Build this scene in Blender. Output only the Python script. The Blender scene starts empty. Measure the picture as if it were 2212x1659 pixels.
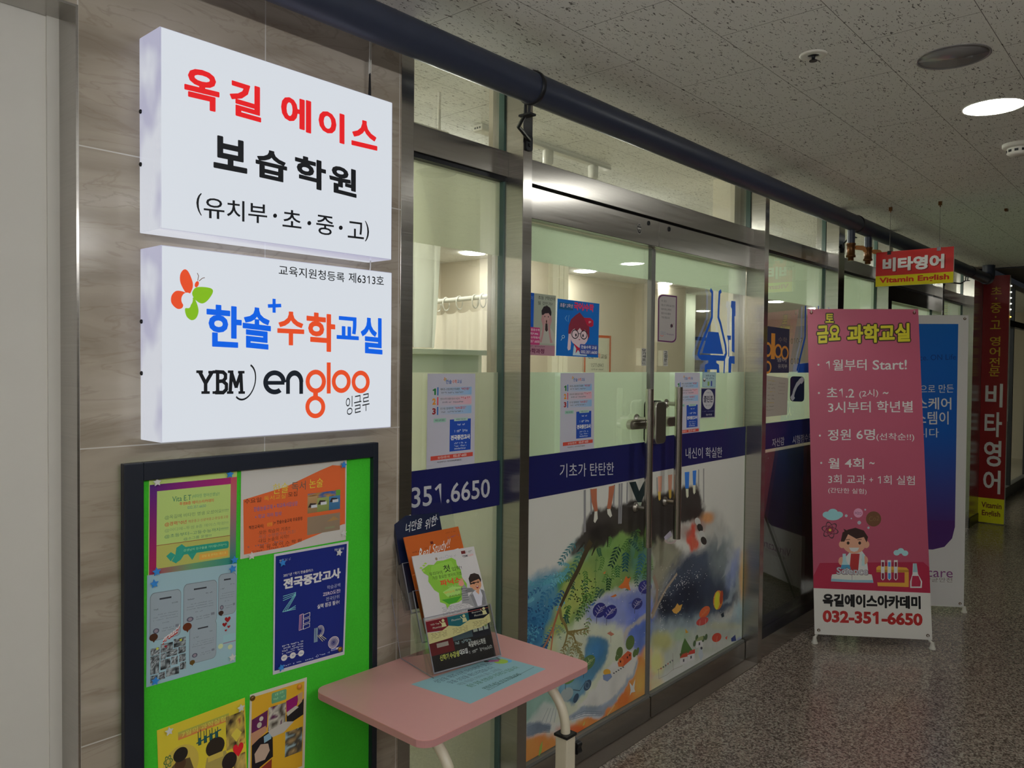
import bpy, bmesh, math, random
import numpy as np
from mathutils import Matrix, Vector

scene = bpy.context.scene
COL = scene.collection
# ---------------------------------------------------------------- camera
IW, IH = 2212.0, 1659.0
FPX = 1701.3
YAW, PITCH, ROLL = 0.848099, -0.025011, 0.009977
CAM = np.array([0.0, -1.75, 1.5])
def cam_axes():
    fw = np.array([math.sin(YAW) * math.cos(PITCH), math.cos(YAW) * math.cos(PITCH), math.sin(PITCH)])
    rt = np.array([math.cos(YAW), -math.sin(YAW), 0.0]); up = np.cross(rt, fw)
    r2 = math.cos(ROLL) * rt + math.sin(ROLL) * up
    u2 = -math.sin(ROLL) * rt + math.cos(ROLL) * up
    return r2, u2, fw
RT, UP, FW = cam_axes()
cd = bpy.data.cameras.new('camera'); cam = bpy.data.objects.new('camera', cd); COL.objects.link(cam)
cd.sensor_fit = 'HORIZONTAL'; cd.sensor_width = 36.0; cd.lens = FPX / IW * 36.0
cd.clip_start = 0.02; cd.clip_end = 60
cam.matrix_world = Matrix(((RT[0], UP[0], -FW[0], CAM[0]), (RT[1], UP[1], -FW[1], CAM[1]), (RT[2], UP[2], -FW[2], CAM[2]), (0, 0, 0, 1)))
scene.camera = cam
# ---------------------------------------------------------------- world and exposure
w = bpy.data.worlds.new('world'); scene.world = w; w.use_nodes = True
w.node_tree.nodes['Background'].inputs[0].default_value = (0.55, 0.6, 0.7, 1)
w.node_tree.nodes['Background'].inputs[1].default_value = 0.02
scene.view_settings.view_transform = 'Standard'; scene.view_settings.look = 'None'
scene.view_settings.exposure = 0.0; scene.view_settings.gamma = 1.0
scene.view_settings.use_curve_mapping = False
scene.cycles.use_denoising = True
scene.cycles.max_bounces = 10; scene.cycles.transparent_max_bounces = 24
scene.cycles.sample_clamp_indirect = 6.0
LAMP_CORRIDOR = 90.0      # radiance of a lit corridor downlight
LAMP_ROOM = 88.0          # radiance of a ceiling light inside the school
LAMP_ADDED_TUBE = 46.0           # radiance of the unseen tube lights added behind the viewer
SIGN = 0.82               # radiance of the two light boxes
CEIL = 2.455
GY = 0.0                  # front face of the glass line
WY = -0.085               # front face of wall tiles and steel posts

# ---------------------------------------------------------------- pixel measurements -> points on real planes
def ray(px, py):
    return RT * ((px - IW / 2) / FPX) - UP * ((py - IH / 2) / FPX) + FW
def on_plane(px, py, O, n):
    d = ray(px, py); return CAM + d * (float((np.asarray(O) - CAM) @ n) / float(d @ n))
def at_y(px, py, Y): return on_plane(px, py, (0, Y, 0), np.array([0, 1.0, 0]))
def at_x(px, py, X): return on_plane(px, py, (X, 0, 0), np.array([1.0, 0, 0]))
def at_z(px, py, Z): return on_plane(px, py, (0, 0, Z), np.array([0, 0, 1.0]))
def to_px(P):
    d = np.asarray(P) - CAM; z = d @ FW
    return IW / 2 + FPX * (d @ RT) / z, IH / 2 - FPX * (d @ UP) / z

def lin(c, g=1.0):
    out = []
    for v in c[:3]:
        v = v / 255.0
        v = v / 12.92 if v <= 0.04045 else ((v + 0.055) / 1.055) ** 2.4
        out.append(min(v * g, 0.92))
    return tuple(out)

# ---------------------------------------------------------------- materials
def new_mat(name):
    m = bpy.data.materials.new(name); m.use_nodes = True
    nt = m.node_tree; b = nt.nodes['Principled BSDF']
    return m, nt, b
def pbr(name, col, rough=0.5, metal=0.0, spec=0.5, noise=0.0, nscale=20.0, bump=0.0, lin_in=False, coat=0.0):
    m, nt, b = new_mat(name)
    c = col if lin_in else lin(col)
    b.inputs['Base Color'].default_value = (*c, 1); b.inputs['Roughness'].default_value = rough
    b.inputs['Metallic'].default_value = metal; b.inputs['Specular IOR Level'].default_value = spec
    b.inputs['Coat Weight'].default_value = coat
    if noise or bump:
        tc = nt.nodes.new('ShaderNodeTexCoord'); nz = nt.nodes.new('ShaderNodeTexNoise')
        nz.inputs['Scale'].default_value = nscale; nz.inputs['Detail'].default_value = 5
        nt.links.new(tc.outputs['Object'], nz.inputs['Vector'])
        if noise:
            mx = nt.nodes.new('ShaderNodeMix'); mx.data_type = 'RGBA'
            mx.inputs['A'].default_value = (*[max(0, v * (1 - noise)) for v in c], 1)
            mx.inputs['B'].default_value = (*[min(1, v * (1 + noise)) for v in c], 1)
            nt.links.new(nz.outputs['Fac'], mx.inputs['Factor']); nt.links.new(mx.outputs['Result'], b.inputs['Base Color'])
        if bump:
            bp = nt.nodes.new('ShaderNodeBump'); bp.inputs['Strength'].default_value = bump; bp.inputs['Distance'].default_value = 0.002
            nt.links.new(nz.outputs['Fac'], bp.inputs['Height']); nt.links.new(bp.outputs['Normal'], b.inputs['Normal'])
    return m
def ink_mat(name, rough=0.55, spec=0.3, emit=0.0):
    m, nt, b = new_mat(name)
    a = nt.nodes.new('ShaderNodeAttribute'); a.attribute_name = 'ink'
    b.inputs['Roughness'].default_value = rough; b.inputs['Specular IOR Level'].default_value = spec
    if emit:
        b.inputs['Base Color'].default_value = (0.02, 0.02, 0.02, 1)
        nt.links.new(a.outputs['Color'], b.inputs['Emission Color']); b.inputs['Emission Strength'].default_value = emit
    else:
        nt.links.new(a.outputs['Color'], b.inputs['Base Color'])
    return m
def emit_mat(name, col, s):
    m, nt, b = new_mat(name)
    b.inputs['Base Color'].default_value = (0.6, 0.6, 0.6, 1)
    b.inputs['Emission Color'].default_value = (*lin(col), 1); b.inputs['Emission Strength'].default_value = s
    return m
def node(nt, t, **kw):
    n = nt.nodes.new(t)
    for k, v in kw.items(): setattr(n, k, v)
    return n
def mathn(nt, op, a, b=None, c=None):
    n = nt.nodes.new('ShaderNodeMath'); n.operation = op
    for i, v in enumerate((a, b, c)):
        if v is None: continue
        if isinstance(v, (int, float)): n.inputs[i].default_value = v
        else: nt.links.new(v, n.inputs[i])
    return n.outputs[0]
def mixc(nt, f, a, b):
    n = nt.nodes.new('ShaderNodeMix'); n.data_type = 'RGBA'
    for k, v in (('Factor', f), ('A', a), ('B', b)):
        if isinstance(v, (int, float)): n.inputs[k].default_value = v
        elif isinstance(v, tuple): n.inputs[k].default_value = (*v, 1)
        else: nt.links.new(v, n.inputs[k])
    return n.outputs['Result']
def mapped(nt, scale=(1, 1, 1), loc=(0, 0, 0)):
    tc = nt.nodes.new('ShaderNodeTexCoord'); mp = nt.nodes.new('ShaderNodeMapping')
    mp.inputs['Scale'].default_value = scale; mp.inputs['Location'].default_value = loc
    nt.links.new(tc.outputs['Object'], mp.inputs['Vector']); return mp.outputs['Vector']
def ramp(nt, f, stops):
    r = nt.nodes.new('ShaderNodeValToRGB'); nt.links.new(f, r.inputs['Fac'])
    el = r.color_ramp.elements
    while len(el) < len(stops): el.new(0.5)
    for e, (p, c) in zip(el, stops): e.position = p; e.color = (*c, 1) if len(c) == 3 else c
    return r.outputs['Color']

def steel_mat(name, col=(0.50, 0.48, 0.45), rough=0.24, aniso=0.85):
    m, nt, b = new_mat(name)
    b.inputs['Metallic'].default_value = 1.0; b.inputs['Anisotropic'].default_value = aniso
    tg = node(nt, 'ShaderNodeTangent', direction_type='RADIAL', axis='Z'); nt.links.new(tg.outputs[0], b.inputs['Tangent'])
    nz = nt.nodes.new('ShaderNodeTexNoise'); nz.inputs['Scale'].default_value = 1; nz.inputs['Detail'].default_value = 4
    nt.links.new(mapped(nt, (3, 3, 260)), nz.inputs['Vector'])
    nt.links.new(mixc(nt, nz.outputs['Fac'], tuple(c * 0.8 for c in col), tuple(min(1, c * 1.15) for c in col)), b.inputs['Base Color'])
    nt.links.new(mathn(nt, 'MULTIPLY_ADD', nz.outputs['Fac'], 0.12, rough - 0.06), b.inputs['Roughness'])
    return m
def tile_wall_mat():
    m, nt, b = new_mat('beige_stone_tile')
    v = mapped(nt, (1, 1, 1), (-0.599, 0, -0.132))
    sx = node(nt, 'ShaderNodeSeparateXYZ'); nt.links.new(v, sx.inputs[0])
    cx = node(nt, 'ShaderNodeCombineXYZ'); nt.links.new(sx.outputs['X'], cx.inputs['X']); nt.links.new(sx.outputs['Z'], cx.inputs['Y'])
    br = node(nt, 'ShaderNodeTexBrick', offset=0.0); nt.links.new(cx.outputs[0], br.inputs['Vector'])
    br.inputs['Scale'].default_value = 1; br.inputs['Brick Width'].default_value = 0.4077; br.inputs['Row Height'].default_value = 0.596
    br.inputs['Mortar Size'].default_value = 0.0014; br.inputs['Mortar Smooth'].default_value = 0.1
    nz = node(nt, 'ShaderNodeTexNoise'); nz.inputs['Scale'].default_value = 1; nz.inputs['Detail'].default_value = 8; nz.inputs['Distortion'].default_value = 1.2
    nt.links.new(mapped(nt, (1.6, 1.6, 7)), nz.inputs['Vector'])
    wv = node(nt, 'ShaderNodeTexNoise'); wv.inputs['Scale'].default_value = 1; wv.inputs['Detail'].default_value = 10; wv.inputs['Distortion'].default_value = 2.2
    nt.links.new(mapped(nt, (2.6, 2.6, 12), (3, 1, 2)), wv.inputs['Vector'])
    c = ramp(nt, nz.outputs['Fac'], [(0.3, lin((150, 138, 122))), (0.5, lin((178, 167, 150))), (0.7, lin((194, 185, 170)))])
    vein = ramp(nt, wv.outputs['Fac'], [(0.47, (0, 0, 0)), (0.497, (1, 1, 1)), (0.525, (0, 0, 0))])
    c = mixc(nt, mathn(nt, 'MULTIPLY', vein, 0.28), c, lin((134, 116, 98)))
    c = mixc(nt, br.outputs['Fac'], c, lin((215, 212, 205)))
    nt.links.new(c, b.inputs['Base Color']); b.inputs['Roughness'].default_value = 0.16; b.inputs['Specular IOR Level'].default_value = 0.45
    return m
def ceiling_mat(name, base=(236, 236, 231)):
    m, nt, b = new_mat(name)
    v = mapped(nt, (1, 1, 1), (-1.823 + 0.0, 0.369, 0))
    br = node(nt, 'ShaderNodeTexBrick', offset=0.5, offset_frequency=2); nt.links.new(v, br.inputs['Vector'])
    br.inputs['Scale'].default_value = 1; br.inputs['Brick Width'].default_value = 0.6; br.inputs['Row Height'].default_value = 0.302
    br.inputs['Mortar Size'].default_value = 0.0011; br.inputs['Mortar Smooth'].default_value = 0.2
    # short wormy fissures drawn along x
    n1 = node(nt, 'ShaderNodeTexNoise'); n1.inputs['Scale'].default_value = 1; n1.inputs['Detail'].default_value = 1.5; n1.inputs['Distortion'].default_value = 0.9
    nt.links.new(mapped(nt, (52, 165, 1), (0.3, 0.7, 0)), n1.inputs['Vector'])
    f1 = ramp(nt, n1.outputs['Fac'], [(0.645, (0, 0, 0)), (0.66, (1, 1, 1))])
    vo = node(nt, 'ShaderNodeTexVoronoi'); vo.inputs['Scale'].default_value = 1; vo.inputs['Randomness'].default_value = 1
    nt.links.new(mapped(nt, (110, 110, 1)), vo.inputs['Vector'])
    d = mathn(nt, 'LESS_THAN', vo.outputs['Distance'], 0.15)
    sc = node(nt, 'ShaderNodeSeparateColor'); nt.links.new(vo.outputs['Color'], sc.inputs[0])
    d = mathn(nt, 'MULTIPLY', d, mathn(nt, 'GREATER_THAN', sc.outputs[0], 0.45))
    h = mathn(nt, 'MAXIMUM', f1, mathn(nt, 'MULTIPLY', d, 0.8))
    h = mathn(nt, 'MULTIPLY', h, 0.8)
    c = mixc(nt, h, lin(base), lin((52, 46, 36)))
    c = mixc(nt, mathn(nt, 'MULTIPLY', br.outputs['Fac'], 0.8), c, lin((60, 54, 46)))
    nt.links.new(c, b.inputs['Base Color']); b.inputs['Roughness'].default_value = 0.8; b.inputs['Specular IOR Level'].default_value = 0.2
    return m
def floor_mat():
    m, nt, b = new_mat('speckled_terrazzo')
    vo = node(nt, 'ShaderNodeTexVoronoi'); vo.inputs['Scale'].default_value = 150; nt.links.new(mapped(nt), vo.inputs['Vector'])
    sc = node(nt, 'ShaderNodeSeparateColor'); nt.links.new(vo.outputs['Color'], sc.inputs[0])
    c = ramp(nt, sc.outputs[0], [(0.0, lin((92, 82, 74))), (0.25, lin((134, 122, 111))), (0.55, lin((168, 153, 141))), (0.84, lin((182, 176, 160))), (1.0, lin((226, 220, 208)))])
    c.node.color_ramp.interpolation = 'CONSTANT'
    nz = node(nt, 'ShaderNodeTexNoise'); nz.inputs['Scale'].default_value = 260; nz.inputs['Detail'].default_value = 3; nt.links.new(mapped(nt), nz.inputs['Vector'])
    c = mixc(nt, ramp(nt, nz.outputs['Fac'], [(0.4, (0, 0, 0)), (0.7, (0.55, 0.55, 0.55))]), c, lin((80, 68, 60)))
    br = node(nt, 'ShaderNodeTexBrick', offset=0.0); nt.links.new(mapped(nt, (1, 1, 1), (0.2, 0.15, 0)), br.inputs['Vector'])
    br.inputs['Scale'].default_value = 1; br.inputs['Brick Width'].default_value = 0.6; br.inputs['Row Height'].default_value = 0.6; br.inputs['Mortar Size'].default_value = 0.0012
    c = mixc(nt, mathn(nt, 'MULTIPLY', br.outputs['Fac'], 0.55), c, lin((70, 62, 56)))
    nt.links.new(c, b.inputs['Base Color']); b.inputs['Specular IOR Level'].default_value = 0.55
    b.inputs['Roughness'].default_value = 0.2
    return m
def glass_mat(name, tint=(0.97, 0.985, 0.975)):
    m = bpy.data.materials.new(name); m.use_nodes = True; nt = m.node_tree
    for n in list(nt.nodes):
        if n.type != 'OUTPUT_MATERIAL': nt.nodes.remove(n)
    out = next(n for n in nt.nodes if n.type == 'OUTPUT_MATERIAL')
    t = node(nt, 'ShaderNodeBsdfTransparent'); t.inputs[0].default_value = (*tint, 1)
    g = node(nt, 'ShaderNodeBsdfGlossy'); g.inputs['Roughness'].default_value = 0.01; g.inputs['Color'].default_value = (1, 1, 1, 1)
    fr = node(nt, 'ShaderNodeFresnel'); fr.inputs['IOR'].default_value = 1.45
    mx = node(nt, 'ShaderNodeMixShader'); nt.links.new(mathn(nt, 'MULTIPLY', fr.outputs[0], 0.4), mx.inputs[0])
    nt.links.new(t.outputs[0], mx.inputs[1]); nt.links.new(g.outputs[0], mx.inputs[2]); nt.links.new(mx.outputs[0], out.inputs[0])
    return m
def frost_mat(name, col, diff=0.45):
    m = bpy.data.materials.new(name); m.use_nodes = True; nt = m.node_tree
    for n in list(nt.nodes):
        if n.type != 'OUTPUT_MATERIAL': nt.nodes.remove(n)
    out = next(n for n in nt.nodes if n.type == 'OUTPUT_MATERIAL')
    a = node(nt, 'ShaderNodeBsdfTranslucent'); a.inputs[0].default_value = (*lin(col), 1)
    d = node(nt, 'ShaderNodeBsdfDiffuse'); d.inputs[0].default_value = (*lin(col), 1)
    mx = node(nt, 'ShaderNodeMixShader'); mx.inputs[0].default_value = diff
    nt.links.new(a.outputs[0], mx.inputs[1]); nt.links.new(d.outputs[0], mx.inputs[2]); nt.links.new(mx.outputs[0], out.inputs[0])
    return m
def cloth_mat(name, col):
    m = frost_mat(name, col, 0.55); return m

M = dict(
    steel=steel_mat('brushed_steel'), polish=steel_mat('polished_steel', (0.55, 0.54, 0.52), 0.12, 0.5),
    chrome=pbr('chrome', (196, 192, 184), 0.3, 1.0), handle=steel_mat('handle_steel', (0.55, 0.52, 0.47), 0.22, 0.3),
    tile=tile_wall_mat(), ceil=ceiling_mat('fissured_ceiling_tile'), floor=floor_mat(),
    plaster=pbr('painted_plaster', (226, 224, 216), 0.6, noise=0.04, nscale=6, bump=0.06),
    beige=pbr('beige_wallpaper', (212, 203, 184), 0.7, noise=0.03, nscale=30, bump=0.05),
    cream=pbr('cream_trim', (236, 230, 208), 0.5), greenish=pbr('pale_green_panel', (206, 214, 192), 0.6),
    roomfloor=pbr('room_floor_vinyl', (214, 206, 188), 0.5, noise=0.1, nscale=8),
    glass=glass_mat('clear_glass'), frost=frost_mat('frosted_film', (238, 240, 226), .35), frost_green=frost_mat('frosted_film_green', (230, 240, 226), .35),
    gasket=pbr('dark_gasket', (48, 56, 58), 0.5), glassedge=pbr('glass_edge', (70, 98, 92), 0.2),
    pipe=pbr('dark_pipe_insulation', (50, 57, 76), 0.42, noise=0.12, nscale=14, bump=0.12),
    black=pbr('black_plastic', (22, 22, 24), 0.4), darkmetal=pbr('dark_metal', (44, 46, 50), 0.4, 0.6),
    white_plastic=pbr('white_plastic', (228, 226, 216), 0.4), offwhite_metal=pbr('cream_powder_coat', (224, 216, 192), 0.3),
    pink=pbr('pink_laminate', (238, 176, 172), 0.38, noise=0.02, nscale=60), pinkedge=pbr('pink_edge_band', (204, 148, 146), 0.45),
    felt=pbr('green_felt', (74, 214, 54), 0.85, spec=0.2, noise=0.12, nscale=240, bump=0.5),
    boardframe=pbr('charcoal_frame', (30, 36, 48), 0.4), boardback=pbr('board_back', (90, 80, 66), 0.7),
    paper=ink_mat('printed_paper', 0.6, 0.25), vinyl=ink_mat('printed_vinyl', 0.38, 0.4), laminate=ink_mat('glossy_print', 0.22, 0.5),
    signface=ink_mat('lit_sign_face', 0.2, 0.25, SIGN),
    curtain=cloth_mat('sheer_curtain', (240, 242, 232)), lace=cloth_mat('lace_curtain', (240, 232, 216)),
    brass=pbr('aged_brass', (96, 62, 30), 0.35, 0.7), orange_handle=pbr('orange_lever', (206, 128, 40), 0.4),
    bluepin=pbr('blue_pin_plastic', (60, 150, 235), 0.3), whitepin=pbr('white_pin_plastic', (236, 236, 232), 0.35),
    brownpin=pbr('brown_pin', (120, 84, 34), 0.3, 0.4), orangepin=pbr('orange_pin', (226, 140, 50), 0.35), goldpin=pbr('gold_pin', (170, 132, 52), 0.3, 0.7),
    acrylic=glass_mat('clear_acrylic', (0.95, 0.96, 0.96)), acrylic_edge=pbr('acrylic_edge', (150, 150, 160), 0.15, spec=0.6),
    darkvoid=pbr('unlit_far_dark', (58, 54, 50), 0.6), threshold=pbr('stone_threshold', (100, 90, 80), 0.3, noise=0.15, nscale=90),
    glassdark=pbr('dark_behind_glass', (56, 60, 44), 0.5, spec=0.2, noise=0.1, nscale=4), grey=pbr('mid_grey', (120, 120, 116), 0.5),
    lampwhite=emit_mat('lit_downlight', (255, 250, 238), LAMP_CORRIDOR), addedtubelamp=emit_mat('added_tube_diffuser', (246, 248, 255), LAMP_ADDED_TUBE), farwall=pbr('dim_opposite_wall', (118, 112, 104), 0.7), roomlamp=emit_mat('room_light', (255, 249, 234), LAMP_ROOM),
    lampoff=pbr('unlit_diffuser', (128, 126, 126), 0.25, coat=0.5), led=emit_mat('led_bulb', (255, 250, 235), 6.0), ledwarm=emit_mat('led_bulb_amber', (255, 190, 70), 6.0),
)
# ---------------------------------------------------------------- object helpers
def tag(o, label=None, cat=None, group=None, kind=None):
    if label: o['label'] = label
    if cat: o['category'] = cat
    if group: o['group'] = group
    if kind: o['kind'] = kind
    return o
def thing(name, loc, label=None, cat=None, group=None, kind=None):
    o = bpy.data.objects.new(name, None); COL.objects.link(o); o.location = loc; o.empty_display_size = 0.05
    return tag(o, label, cat, group, kind)
def link_mesh(name, me, parent, center, mat):
    o = bpy.data.objects.new(name, me); COL.objects.link(o)
    for mm in (mat if isinstance(mat, (list, tuple)) else [mat]): me.materials.append(mm)
    if center is not None:
        o.location = center
    if parent is not None:
        o.parent = parent; pl = parent
        while pl is not None:
            o.location = o.location - pl.location; pl = pl.parent
    return o
class MB:
    def __init__(s): s.v = []; s.f = []; s.sm = []
    def add(s, vs, fs, smooth=False):
        b = len(s.v); s.v += [tuple(map(float, p)) for p in vs]; s.f += [tuple(b + i for i in f) for f in fs]; s.sm += [smooth] * len(fs); return s
    def box(s, a, b):
        (x0, y0, z0), (x1, y1, z1) = [min(p, q) for p, q in zip(a, b)], [max(p, q) for p, q in zip(a, b)]
        return s.add([(x0, y0, z0), (x1, y0, z0), (x1, y1, z0), (x0, y1, z0), (x0, y0, z1), (x1, y0, z1), (x1, y1, z1), (x0, y1, z1)],
                     [(0, 3, 2, 1), (4, 5, 6, 7), (0, 1, 5, 4), (1, 2, 6, 5), (2, 3, 7, 6), (3, 0, 4, 7)])
    def obox(s, O, a, b, c):      # oriented box: corner O, edge vectors
        O, a, b, c = map(np.asarray, (O, a, b, c))
        P = [O, O + a, O + a + b, O + b, O + c, O + a + c, O + a + b + c, O + b + c]
        if float(np.dot(np.cross(a, b), c)) < 0:
            P = [O + c, O + a + c, O + a + b + c, O + b + c, O, O + a, O + a + b, O + b]
        return s.add(P, [(0, 3, 2, 1), (4, 5, 6, 7), (0, 1, 5, 4), (1, 2, 6, 5), (2, 3, 7, 6), (3, 0, 4, 7)])
    def prism(s, poly, O, U, V, W, smooth=False):   # 2-D outline (counter-clockwise in U,V), extruded along W
        O, U, V, W = map(np.asarray, (O, U, V, W)); n = len(poly)
        if float(np.dot(np.cross(U, V), W)) < 0: poly = poly[::-1]
        lo = [O + U * p + V * q for p, q in poly]; hi = [p + W for p in lo]
        s.add(lo + hi, [tuple(range(n - 1, -1, -1)), tuple(range(n, 2 * n))])
        s.add(lo + hi, [(i, (i + 1) % n, n + (i + 1) % n, n + i) for i in range(n)], smooth); return s
    def rings(s, rings, close=True, smooth=True):
        n = len(rings[0]); vs = [p for r in rings for p in r]; fs = []
        for k in range(len(rings) - 1):
            for i in range(n):
                j = (i + 1) % n
                fs.append((k * n + i, k * n + j, (k + 1) * n + j, (k + 1) * n + i))
        s.add(vs, fs, smooth)
        if close:
            s.add(rings[0], [tuple(range(n - 1, -1, -1))]); s.add(rings[-1], [tuple(range(n))])
        return s
    def tube(s, path, r, n=16, close=True):
        P = [np.asarray(p, float) for p in path]; rings = []
        t = P[1] - P[0]; t /= np.linalg.norm(t)
        a = np.cross(t, (0, 0, 1.0)); a = a if np.linalg.norm(a) > 1e-3 else np.cross(t, (1.0, 0, 0)); a /= np.linalg.norm(a)
        for i, p in enumerate(P):
            d = P[min(i + 1, len(P) - 1)] - P[max(i - 1, 0)]; d /= np.linalg.norm(d)
            a = a - d * (a @ d); a /= np.linalg.norm(a); b = np.cross(d, a)
            rr = r[i] if isinstance(r, (list, tuple)) else r
            rings.append([p + rr * (math.cos(2 * math.pi * k / n) * a + math.sin(2 * math.pi * k / n) * b) for k in range(n)])
        return s.rings(rings, close)
    def lathe(s, O, axis, prof, n=32, close=True):   # prof: [(radius, height along axis)]
        O = np.asarray(O, float); ax = np.asarray(axis, float); ax /= np.linalg.norm(ax)
        a = np.cross(ax, (1.0, 0, 0)); a = a if np.linalg.norm(a) > 0.1 else np.cross(ax, (0, 1.0, 0)); a /= np.linalg.norm(a); b = np.cross(ax, a)
        rings = [[O + ax * h + max(r, 1e-5) * (math.cos(2 * math.pi * k / n) * a + math.sin(2 * math.pi * k / n) * b) for k in range(n)] for r, h in prof]
        return s.rings(rings, close)
    def grid(s, fn, nu, nv, smooth=True):
        vs = [fn(i / nu, j / nv) for j in range(nv + 1) for i in range(nu + 1)]
        return s.add(vs, [(j * (nu + 1) + i, j * (nu + 1) + i + 1, (j + 1) * (nu + 1) + i + 1, (j + 1) * (nu + 1) + i) for j in range(nv) for i in range(nu)], smooth)
    def build(s, name, mat, parent=None, bevel=0.0, seg=2, origin=None, weld=False):
        V = np.array(s.v)
        c = Vector(origin) if origin is not None else Vector(((V.min(0) + V.max(0)) / 2).tolist())
        me = bpy.data.meshes.new(name)
        me.from_pydata([tuple(Vector(p) - c) for p in s.v], [], s.f)
        for p, q in zip(me.polygons, s.sm): p.use_smooth = q
        if bevel or weld:
            bm = bmesh.new(); bm.from_mesh(me)
            bmesh.ops.remove_doubles(bm, verts=bm.verts, dist=1e-6)
            if bevel:
                ed = [e for e in bm.edges if len(e.link_faces) == 2 and e.calc_face_angle(0) > 0.6]
                bmesh.ops.bevel(bm, geom=ed, offset=bevel, segments=seg, affect='EDGES', profile=0.6)
            bm.to_mesh(me); bm.free()
        me.update()
        return link_mesh(name, me, parent, c, mat)
def box(name, a, b, mat, parent=None, bevel=0.0, origin=None):
    return MB().box(a, b).build(name, mat, parent, bevel, origin=origin)
def struct(name, a, b, mat, **kw):
    return tag(box(name, a, b, mat, origin=(0, 0, 0), **kw), kind='structure')
def part_of(o): return o
def copy_tree(o, parent=None):
    c = o.copy(); COL.objects.link(c)
    if parent is not None: c.parent = parent
    for ch in list(o.children): copy_tree(ch, c)
    return c
def arc(cx, cy, r, a0, a1, n, ry=None):
    ry = r if ry is None else ry
    return [(cx + r * math.cos(a0 + (a1 - a0) * i / n), cy + ry * math.sin(a0 + (a1 - a0) * i / n)) for i in range(n + 1)]
def rrect(x0, y0, x1, y1, r, n=5, ry=None):
    ry = r if ry is None else ry
    r = min(r, abs(x1 - x0) / 2.02); ry = min(ry, abs(y1 - y0) / 2.02)
    return (arc(x1 - r, y1 - ry, r, 0, math.pi / 2, n, ry) + arc(x0 + r, y1 - ry, r, math.pi / 2, math.pi, n, ry)
            + arc(x0 + r, y0 + ry, r, math.pi, 1.5 * math.pi, n, ry) + arc(x1 - r, y0 + ry, r, 1.5 * math.pi, 2 * math.pi, n, ry))
def wrap(name, obj_list, label, cat, group=None): pass

# ---------------------------------------------------------------- lettering and printed pictures
_tcache = {}
_tmp = bpy.data.scenes.new('lettering_bench')   # text is turned into outlines here; removed at the end
def glyphs(s, bold=0.0, spacing=1.0, shear=0.0):
    s = s.replace('1', '\U0001D7E3'); k = (s, bold, spacing, shear)      # the sans-serif one with a flag
    if k not in _tcache:
        c = bpy.data.curves.new('lettering', 'FONT'); c.body = s; c.size = 1; c.offset = min(bold, .018); c.resolution_u = 3
        c.space_character = spacing; c.shear = shear
        o = bpy.data.objects.new('lettering', c); _tmp.collection.objects.link(o)
        _tmp.view_layers[0].update(); me = o.evaluated_get(_tmp.view_layers[0].depsgraph).to_mesh()
        V = np.array([tuple(v.co)[:2] for v in me.vertices]); F = [tuple(p.vertices) for p in me.polygons]
        bpy.data.objects.remove(o); bpy.data.curves.remove(c)
        lo, hi = V.min(0), V.max(0)
        b = max(0.0, bold - .018)
        if b > 0:                       # heavier weights: the outline repeated around a small circle
            W = [V + np.array([b * math.cos(a), b * math.sin(a)]) for a in (2 * math.pi * i / 10 for i in range(10))] + [V]
            V = np.concatenate(W); lo, hi = V.min(0), V.max(0)
        _tcache[k] = ((V - lo) / (hi - lo), F, 11 if b > 0 else 1)
    return _tcache[k]
EPS = 1.0e-4
HEART = [(0, -1), (-.55, -.45), (-.95, .1), (-1, .5), (-.8, .85), (-.45, .95), (-.15, .75), (0, .45), (.15, .75), (.45, .95), (.8, .85), (1, .5), (.95, .1), (.55, -.45)]
def starpts(n=5, k=0.45, a0=math.pi / 2):
    return [((1 if i % 2 == 0 else k) * math.cos(a0 + i * math.pi / n), (1 if i % 2 == 0 else k) * math.sin(a0 + i * math.pi / n)) for i in range(2 * n)]
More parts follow.
